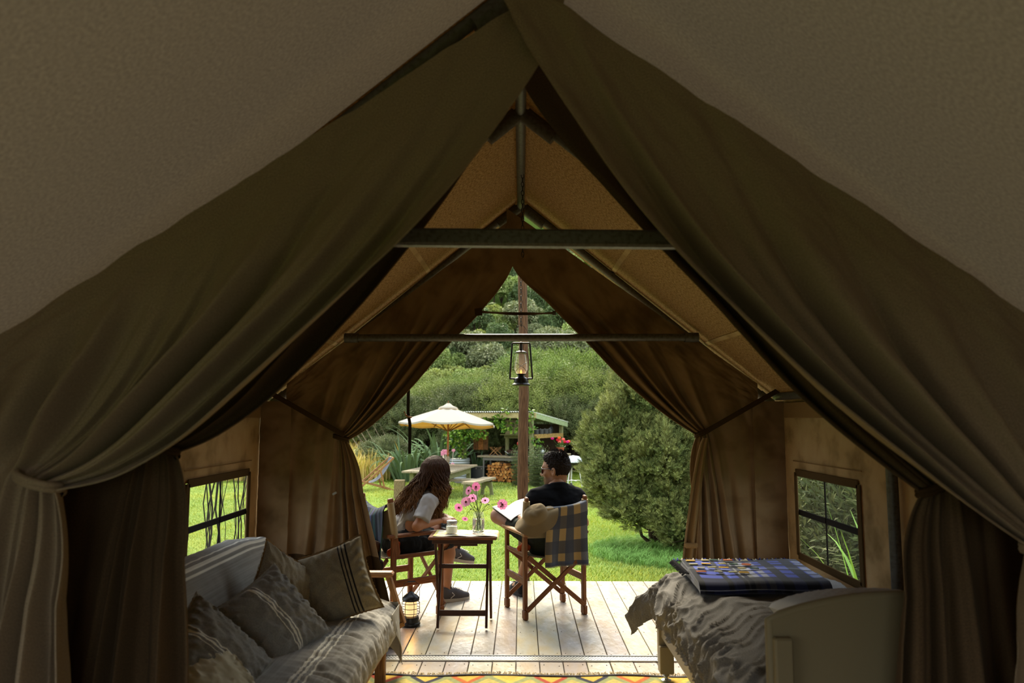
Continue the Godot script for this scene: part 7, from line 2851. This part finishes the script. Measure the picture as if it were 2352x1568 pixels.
	cushion("crumpled grey cushion lying in the middle of the sofa", V(-1.15, 0.535, -3.50), look.call(V(0.62, 0.60, 0.50), 0.42), 0.44, 0.42, 0.20, grey_m, 92, 0.016, M.linen)
	cushion("plain oatmeal cushion standing on edge against the striped one", V(-1.205, 0.595, -3.84), look.call(V(0.80, 0.25, 0.42), -0.62), 0.40, 0.38, 0.14, mat(Color(0.68, 0.64, 0.55), 0.95, {"rim": 0.3, "tex": M.slub, "scale": Vector3(3, 3, 1)}), 93, 0.012, M.hem)
	cushion("large oatmeal cushion with dark stripes at the far end of the sofa", V(-1.02, 0.585, -4.02), look.call(V(0.10, 0.34, 0.93), 0.34), 0.47, 0.40, 0.18, oat_m, 94, 0.012, M.hem)
	cushion("pale cream cushion at the near end of the sofa, cut by the curtain", V(-1.20, 0.475, -2.87), look.call(V(0.35, 0.85, 0.35), 0.15), 0.38, 0.34, 0.15, mat(Color(0.80, 0.77, 0.66), 0.95, {"rim": 0.3}), 95, 0.012, M.hem)
	# rug
	var im := Image.create(256, 256, false, Image.FORMAT_RGBA8)
	var rn := noise(0.2, 2, 66)
	for y in 256:
		for x in 256:
			var zig := absf(fposmod(x / 256.0 * 8.0, 1.0) - 0.5) * 2.0
			var band := fposmod(y / 256.0 * 7.0 + zig * 0.45, 1.0)
			var k := int(floor(x / 256.0 * 8.0)) % 4
			var c := Color(0.62, 0.56, 0.30)
			if band < 0.28:
				c = Color(0.70, 0.56, 0.22)
			elif band < 0.42:
				c = [Color(0.55, 0.22, 0.13), Color(0.15, 0.15, 0.19), Color(0.62, 0.32, 0.14), Color(0.72, 0.60, 0.26)][k]
			elif band < 0.6:
				c = Color(0.48, 0.49, 0.32)
			var f := 1.0 + 0.16 * rn.get_noise_2d(x, y * 3.0)
			im.set_pixel(x, y, Color(c.r * f, c.g * f, c.b * f))
	var rug := thing("kilim_rug", "worn yellow and green woven rug with a fringed end", "rug", V(0.03, 0, -3.35))
	rows = []
	for j in 41:
		var r := []
		for i in 61:
			var x := lerpf(-0.92, 0.95, i / 60.0)
			var z := lerpf(-1.04, 1.3, j / 40.0)
			r.append(V(x, 0.010 + 0.002 * sin(x * 13.0) * cos(z * 11.0), z + 0.012 * sin(x * 9.0)))
		rows.append(r)
	g = G.new()
	g.net(rows, 1, 1, true, false, 0.009)
	obj("weave", g, mat(Color(1, 1, 1), 1.0, {"tex": ImageTexture.create_from_image(im), "rim": 0.3, "spec": 0.05}), rug)
	g = G.new()
	for i in 330:
		var x := lerpf(-0.92, 0.95, i / 329.0)
		var b := V(x, 0.008, -1.04 + 0.012 * sin(x * 9.0))
		var e := b + V(rnd(-0.02, 0.02), 0, -rnd(0.03, 0.055))
		g.tube([b, b.lerp(e, 0.5) + V(0, rnd(0.004, 0.014), 0), e + V(0, rnd(-0.003, 0.006), 0)], [0.0035, 0.003, 0.0015], 4, false)
	var fr := obj("fringe", g, mat(Color(0.62, 0.55, 0.42), 1.0), rug)
	fr.set_meta("kind", "stuff")
	g = G.new()
	rows = [[], []]
	for i in 61:
		var x := lerpf(-0.92, 0.95, i / 60.0)
		rows[0].append(V(x, 0.0145 + 0.002 * sin(x * 13.0), -1.045 + 0.012 * sin(x * 9.0)))
		rows[1].append(V(x, 0.0145 + 0.002 * sin(x * 13.0), -1.028 + 0.012 * sin(x * 9.0)))
	g.net(rows, 1, 1, true, false, 0.002)
	obj("bound_edge", g, mat(Color(0.20, 0.19, 0.20), 1.0), rug)

func bed_corner() -> void:
	var bd := thing("bed", "cream painted wooden single bed with an arched headboard along the right wall", "bed", V(1.245, 0, -3.45))
	var g := G.new()
	# arched headboard facing the camera
	var poly := PackedVector2Array()
	poly.append(Vector2(-0.43, 0.22))
	poly.append(Vector2(0.43, 0.22))
	for i in 21:
		var t := i / 20.0
		var x := lerpf(0.43, -0.43, t)
		poly.append(Vector2(x, 0.80 + 0.088 * pow(sin(PI * (0.02 + 0.96 * t)), 0.75)))
	g.slab(poly, 0.90, 0.93)
	obj("headboard", g, M.cream, bd)
	g = G.new()
	for i in 20:
		var t := i / 19.0
		pass
	var arch := []
	for i in 25:
		var t := i / 24.0
		arch.append(V(lerpf(0.425, -0.425, t), 0.797 + 0.088 * pow(sin(PI * (0.02 + 0.96 * t)), 0.75), 0.915))
	g.tube([V(0.425, 0.24, 0.915)] + arch + [V(-0.425, 0.24, 0.915)], 0.017, 8)
	obj("headboard_edge", g, M.cream, bd)
	for x in [-0.395, 0.395]:
		g = G.new()
		g.box(V(x, 0.44, 0.945), V(0.06, 0.64, 0.035), Basis.IDENTITY, 0.006)
		obj("batten", g, M.cream, bd)
	for x in [-0.445, 0.445]:
		g = G.new()
		g.box(V(x, 0.325, 0.0), V(0.026, 0.17, 1.80), Basis.IDENTITY, 0.005)
		obj("side_rail", g, M.cream, bd)
		for z in [-0.90, 0.88]:
			g = G.new()
			g.box(V(x, 0.30, z), V(0.055, 0.40, 0.055), Basis.IDENTITY, 0.005)
			obj("post", g, M.cream, bd)
			g = G.new()
			g.box(V(x + (0.012 if x < 0 else -0.012), 0.125, z + 0.02), V(0.078, 0.15, 0.078), Basis.IDENTITY, 0.005)
			var bk := obj("foot_block", g, M.cream, bd)
			g = G.new()
			g.lathe([Vector2(0.0, 0.0), Vector2(0.026, 0.0), Vector2(0.028, 0.012), Vector2(0.012, 0.018), Vector2(0.014, 0.03), Vector2(0.02, 0.036), Vector2(0.012, 0.05), Vector2(0.0, 0.05)], 16, Transform3D(Basis.IDENTITY, V(x + (0.012 if x < 0 else -0.012), 0, z + 0.02)))
			obj("caster", g, M.chrome, bk)
	g = G.new()
	g.box(V(0, 0.30, -0.91), V(0.86, 0.16, 0.025), Basis.IDENTITY, 0.005)
	obj("foot_rail", g, M.cream, bd)
	g = G.new()
	g.box(V(0, 0.36, 0), V(0.86, 0.02, 1.78))
	obj("slats", g, M.oak, bd)
	var mt := thing("mattress", "mattress under the grey duvet on the bed", "mattress", V(1.245, 0.375, -3.45))
	g = G.new()
	g.box(V(0, 0.09, 0), V(0.86, 0.17, 1.78), Basis.IDENTITY, 0.04)
	obj("body", g, M.white, mt)
	# duvet, wrinkled, hanging over the near side and the foot
	var du := thing("duvet", "crumpled dark grey linen duvet on the bed", "duvet", V(1.245, 0, -3.45))
	var nz := noise(1.0, 1, 101)
	var n2 := noise(1.0, 1, 102)
	var prof := [Vector2(-0.492, 0.335), Vector2(-0.505, 0.42), Vector2(-0.485, 0.52), Vector2(-0.42, 0.582), Vector2(-0.28, 0.606), Vector2(0.0, 0.612), Vector2(0.28, 0.610), Vector2(0.44, 0.595)]
	var cv := Curve2D.new()
	for i in prof.size():
		var t: Vector2 = (prof[mini(i + 1, prof.size() - 1)] - prof[maxi(i - 1, 0)]) / 6.0
		cv.add_point(prof[i], -t, t)
	var len := cv.get_baked_length()
	var rows := []
	for j in 181:
		var v := j / 180.0
		var z := lerpf(0.87, -1.12, v)
		var r := []
		for i in 111:
			var u := i / 110.0
			var b := cv.sample_baked(u * len)
			var b2 := cv.sample_baked(minf(u + 0.01, 1.0) * len)
			if u > 0.985:
				b2 = b + Vector2(0.01, -0.002)
			var nr := Vector2(-(b2 - b).y, (b2 - b).x).normalized()
			var q := V(b.x, b.y, z)
			# creases: fanning down the side, softer on top
			var side := smoothstep(0.42, 0.1, u)
			var warp := 0.35 * nz.get_noise_2d(u * 3.0, v * 3.0)
			var cr := ridge(nz, u * 1.3 + warp * 1.5, v * 13.0 - u * 3.5 + warp * 2.5)
			var fine := ridge(n2, u * 3.0 + 3.0 + warp, v * 26.0 - u * 8.0 + warp * 4.0)
			var amp := lerpf(0.010, 0.026, side)
			if v > 0.58 and u > 0.3:
				amp *= 0.45
			var d := amp * (cr - 0.4) + amp * 0.35 * (fine - 0.4) + 0.012 * nz.get_noise_2d(u * 4.0, v * 6.0)
			q += V(nr.x, nr.y, 0) * d
			q.y += 0.02 * side * nz.get_noise_1d(v * 8.0)
			# over the foot end
			var over := maxf(0.0, -z - 0.90)
			if over > 0.0:
				var dr := over * lerpf(0.5, 0.45, smoothstep(0.5, 0.0, u))
				q.z = -0.90 - over * 0.55
				q.y -= dr + 0.5 * over * over
				q.x -= 0.55 * over * smoothstep(0.55, 0.0, u) + 0.02 * sin(u * 16.0) * over * 4.0
			r.append(q)
		rows.append(r)
	g = G.new()
	g.net(rows, 1.6, 2.0, false, false, 0.006)
	obj("cover", g, M.duvet, du)
	var pi := thing("pillow", "white waffle pillow behind the headboard of the bed", "pillow", V(1.27, 0.76, -2.82))
	g = G.new()
	for side in [1.0, -1.0]:
		rows = []
		for j in 31:
			var r := []
			for i in 51:
				var u := 2.0 * i / 50.0 - 1.0
				var v := 2.0 * j / 30.0 - 1.0
				var k := pow(maxf(0.0, (1.0 - u * u) * (1.0 - v * v)), 0.4)
				r.append(V(u * 0.30, side * 0.085 * k + 0.03 * v + 0.004 * k * sin(i * 1.6) * sin(j * 1.6), v * 0.20))
			rows.append(r)
		g.net(rows, 1, 1, side > 0)
	obj("cover", g, mat(Color(0.72, 0.72, 0.73), 0.95), pi)
	# folded tartan blanket
	var bk2 := Color(0.05, 0.05, 0.07)
	var whi := Color(0.72, 0.72, 0.66)
	var blu := Color(0.15, 0.19, 0.48)
	var tex := plaid(256, 256, Color(0.24, 0.30, 0.66), [[0.0, 0.05, bk2, 0.9], [0.22, 0.26, bk2, 0.8], [0.27, 0.285, Color(0.35, 0.42, 0.8), 0.8], [0.34, 0.46, bk2, 0.75], [0.37, 0.385, whi, 0.6], [0.42, 0.50, whi, 0.65], [0.53, 0.58, whi, 0.65], [0.64, 0.72, bk2, 0.8], [0.82, 0.92, bk2, 0.8], [0.93, 1.0, whi, 0.55]], [[0.0, 0.10, bk2, 0.7], [0.16, 0.19, bk2, 0.85], [0.24, 0.33, bk2, 0.65], [0.38, 0.44, whi, 0.35], [0.46, 0.50, bk2, 0.85], [0.62, 0.65, bk2, 0.85], [0.76, 1.0, bk2, 0.7]])
	var tb := thing("tartan_blanket", "folded blue and black tartan blanket with sewn badges on the foot of the bed", "blanket", V(1.205, 0.625, -4.02))
	g = G.new()
	for lay in 3:
		rows = []
		for j in 25:
			var v := j / 24.0
			var r := []
			for i in 51:
				var u := i / 50.0
				var x := lerpf(-0.325, 0.325, u) + 0.010 * lay * (1.0 - v) - 0.02 * (v - 0.5)
				var z := lerpf(-0.30, 0.31, v) + 0.012 * sin(u * 5.0)
				var y := 0.008 + 0.012 * lay + 0.004 * sin(u * 9.0 + v * 4.0)
				# rounded front fold
				if v > 0.9:
					y -= 0.018 * pow((v - 0.9) * 10.0, 2.0) * (lay + 0.4)
				r.append(V(x, y + 0.012, z))
			rows.append(r)
		g.net(rows, 1, 1, true, false, 0.014)
	obj("wool", g, mat(Color(1, 1, 1), 1.0, {"tex": tex, "rim": 0.4, "spec": 0.05}), tb)
	g = G.new()
	for i in 90:
		var x := lerpf(-0.33, 0.33, i / 89.0)
		var b := V(x, 0.038, -0.295 + 0.012 * sin((x + 0.325) / 0.65 * 5.0))
		g.col = lin(0.16, 0.2, 0.45) if i % 7 < 3 else (lin(0.06, 0.06, 0.08) if i % 7 < 5 else lin(0.65, 0.64, 0.58))
		g.tube([b, b + V(rnd(-0.01, 0.01), rnd(0.002, 0.012), -0.02), b + V(rnd(-0.015, 0.015), -0.008, -0.038)], [0.004, 0.0035, 0.002], 4, false)
	for i in 30:
		var z := lerpf(-0.29, 0.05, i / 29.0)
		var b := V(-0.33, 0.038, z)
		g.col = lin(0.06, 0.06, 0.09)
		g.tube([b, b + V(-0.02, 0.004, 0), b + V(-0.038, -0.01, rnd(-0.01, 0.01))], [0.004, 0.0035, 0.002], 4, false)
	obj("fringe", g, mat(Color(1, 1, 1), 1.0, {"vc": true}), tb).set_meta("kind", "stuff")
	var bc := [Color(0.66, 0.52, 0.18), Color(0.60, 0.58, 0.42), Color(0.55, 0.54, 0.46), Color(0.58, 0.30, 0.14), Color(0.16, 0.28, 0.22), Color(0.62, 0.58, 0.40)]
	for i in 19:
		g = G.new()
		var x := -0.26 + (i % 5) * 0.072 + 0.012 * sin(i * 2.0)
		var z := -0.24 + (i / 5) * 0.105 + 0.012 * cos(i * 1.4)
		if i % 5 == 4 and i % 2:
			g.lathe([Vector2(0.026, 0.0), Vector2(0.026, 0.003), Vector2(0.0, 0.004)], 16, Transform3D(Basis.IDENTITY, V(x, 0.051, z)))
		else:
			g.box(V(x, 0.053, z), V([0.05, 0.04, 0.046][i % 3], 0.004, [0.03, 0.026, 0.022][i % 3]), Basis(Vector3.UP, 0.12 * sin(i * 3.0)), 0.001)
		obj("badge", g, mat(bc[(i * 5) % 6], 0.9), tb)

func small_things() -> void:
	# webbing strap across the opening
	var st := thing("webbing_strap", "twisted webbing strap stretched across the top of the tent opening", "strap", V(0, 2.165, -4.94))
	var g := G.new()
	var rows := [[], []]
	for i in 41:
		var u := i / 40.0
		var a := 0.5 + 0.6 * sin(u * TAU * 1.5)
		var c := V(lerpf(-0.27, 0.235, u), 0.015 - 0.01 * sin(PI * u) - 0.008 * u, 0.02)
		rows[0].append(c + V(0, cos(a), sin(a)) * 0.010)
		rows[1].append(c - V(0, cos(a), sin(a)) * 0.010)
	g.net(rows, 1, 1, false, false, 0.0015)
	obj("webbing", g, M.flap_band, st)
	g = G.new()
	g.box(V(0.222, 0.005, 0.022), V(0.022, 0.03, 0.006))
	obj("buckle", g, M.steel, st)
	g = G.new()
	g.box(V(-0.285, 0.012, 0.03), V(0.05, 0.05, 0.004), Basis(Vector3.BACK, 0.1))
	obj("patch", g, M.flap_band, st)
	# dark strap hanging at the left edge of the opening
	var hs := thing("hanging_strap", "dark leather strap with a knot hanging from the left door flap", "strap", V(-0.765, 1.23, -5.02))
	g = G.new()
	rows = [[], []]
	for i in 25:
		var u := i / 24.0
		var c := V(0.014 * smoothstep(0.4, 0.6, u), lerpf(0.47, 0.0, u), 0.0)
		rows[0].append(c + V(-0.010, 0, 0.003))
		rows[1].append(c + V(0.010, 0, -0.003))
	g.net(rows, 1, 1, false, false, 0.004)
	obj("leather", g, M.strap, hs)
	g = G.new()
	g.tube([V(-0.016, 0.262, 0), V(0, 0.25, 0.012), V(0.022, 0.245, 0), V(0.004, 0.24, -0.01), V(-0.016, 0.262, 0)], 0.006, 8)
	g.tube([V(-0.014, 0.255, 0.01), V(-0.024, 0.285, 0.01)], 0.004, 6)
	obj("knot", g, M.oak, hs)

func window_plants() -> void:
	# outside the right window: broad grassy leaves and a guy rope with its turnbuckle
	var fp := thing("grassy_plant", "broad bright green grassy plant outside the right window", "plant", V(2.38, LAWN, -4.95))
	var lm := mat(Color(0.48, 0.62, 0.26), 0.5, {"back": Color(0.35, 0.5, 0.12)})
	for i in 20:
		var g := G.new()
		var a := i * 2.4
		var ben := rnd(0.1, 0.9)
		var l := rnd(1.0, 1.6)
		var pts := []
		var q := V(cos(a) * 0.1, 0, sin(a) * 0.1)
		var o := V(cos(a), 0, sin(a))
		for k in 11:
			pts.append(q)
			var t := k / 10.0
			var ang := 0.10 + ben * 0.5 * t + ben * 1.6 * t * t * t
			q += (o * sin(ang) + Vector3.UP * cos(ang)) * l / 10.0
		g.blade(pts, 0.024, V(-o.z, 0, o.x), 0.3, 0.5)
		obj("leaf", g, lm, fp)
	var fr := thing("fern", "grey green fronded plant low outside the right window", "plant", V(2.75, LAWN, -6.2))
	var g2 := G.new()
	for i in 26:
		var a := i * 2.4
		var o := V(cos(a), 0, sin(a))
		g2.col = lin(0.55, 0.60, 0.42) if i % 2 else lin(0.46, 0.54, 0.34)
		var hgt := rnd(0.5, 1.2)
		for k in 12:
			var t := (k + 1) / 12.0
			var q := V(0, hgt * sin(t * 1.9), 0) + o * t * rnd(0.45, 0.6)
			for sd in [-1.0, 1.0]:
				g2.leaf(q, (o * 0.4 + o.cross(Vector3.UP) * sd + V(0, 0.25, 0)).normalized(), o, 0.10, 0.012)
	obj("fronds", g2, M.foliage, fr)
	var gr := thing("guy_rope", "guy rope with a steel turnbuckle and chain outside the right window", "rope", V(2.05, LAWN, -4.35))
	var g := G.new()
	g.tube([V(-0.12, 1.95, -0.15), V(0.10, 1.32, 0.02)], 0.006, 6)
	obj("rope", g, M.hem, gr)
	g = G.new()
	g.tube([V(0.10, 1.33, 0.02), V(0.14, 1.22, 0.05)], 0.014, 10)
	obj("turnbuckle", g, M.chrome, gr)
	for k in 3:
		g = G.new()
		var lp := []
		for e in 17:
			var a := TAU * e / 16.0
			lp.append(V(cos(a) * 0.018, sin(a) * 0.042, 0))
		g.tube(lp, 0.006, 8, false)
		var o := obj("link", g, M.chrome, gr, V(0.165 + 0.024 * k, 1.155 - 0.062 * k, 0.068 + 0.02 * k))
		o.rotation = V(0.3, 1.2 * (k % 2), 0.35)
	g = G.new()
	g.tube([V(0.22, 1.02, 0.11), V(0.75, 0.0, 0.35)], 0.006, 6)
	obj("rope", g, M.hem, gr)
	# dark shrubs beyond it
	var src: Node3D = get_node("tea_tree_001")
	var lab := ["dark shrub close outside the right window, left of it", "dark shrub outside the right window, in the middle", "dark shrub filling the right side of the right window", "tall dark shrub farther back outside the right window", "dark shrub beyond the tent on the right side", "dark low shrub behind the grassy plant at the right window"]
	var pos := [V(4.3, LAWN - 1.0, -9.6), V(4.9, LAWN - 1.1, -8.2), V(5.4, LAWN - 1.2, -6.8), V(6.6, LAWN - 0.4, -10.6), V(5.4, LAWN - 0.9, -5.2), V(3.9, LAWN - 1.5, -7.0)]
	for i in 6:
		copy(src, pos[i], i * 1.3, lab[i], V(0.95, 0.8 + 0.06 * i, 0.95)).set_meta("group", "shrubs outside the right window")
	# outside the left window: thin dark tubes standing in for pane reflections, then weeds
	var sp := thing("reflection_streaks", "thin wavy dark tubes standing in for reflections in the left window", "streaks", V(-1.98, LAWN, -4.4))
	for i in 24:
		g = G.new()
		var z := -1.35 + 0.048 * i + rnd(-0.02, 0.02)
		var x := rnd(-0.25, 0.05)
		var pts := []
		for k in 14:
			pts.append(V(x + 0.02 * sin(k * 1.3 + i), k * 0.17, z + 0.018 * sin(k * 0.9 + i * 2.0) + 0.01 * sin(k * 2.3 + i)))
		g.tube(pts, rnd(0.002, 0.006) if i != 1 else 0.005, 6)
		obj("stem", g, M.strap, sp)  # each tube is one reflection streak of the vinyl, not a plant
	var wd := thing("weeds", "leafy weeds on the bank outside the left window", "weeds", V(-3.2, LAWN, -4.9))
	g = G.new()
	for i in 900:
		var b := V(rnd(-0.9, 0.9), 0, rnd(-1.3, 0.8))
		var d := V(rnd(-0.8, 0.8), rnd(0.4, 1.0), rnd(-0.8, 0.8)).normalized()
		g.col = [lin(0.45, 0.58, 0.25), lin(0.60, 0.66, 0.36), lin(0.36, 0.46, 0.22), lin(0.55, 0.48, 0.34)][i % 4]
		g.leaf(b + V(0, rnd(0.0, 0.35), 0), d, d.cross(V(rnd(-1, 1), 0.3, rnd(-1, 1))).normalized(), 0.13, 0.022)
	obj("leaves", g, M.foliage, wd).set_meta("kind", "stuff")
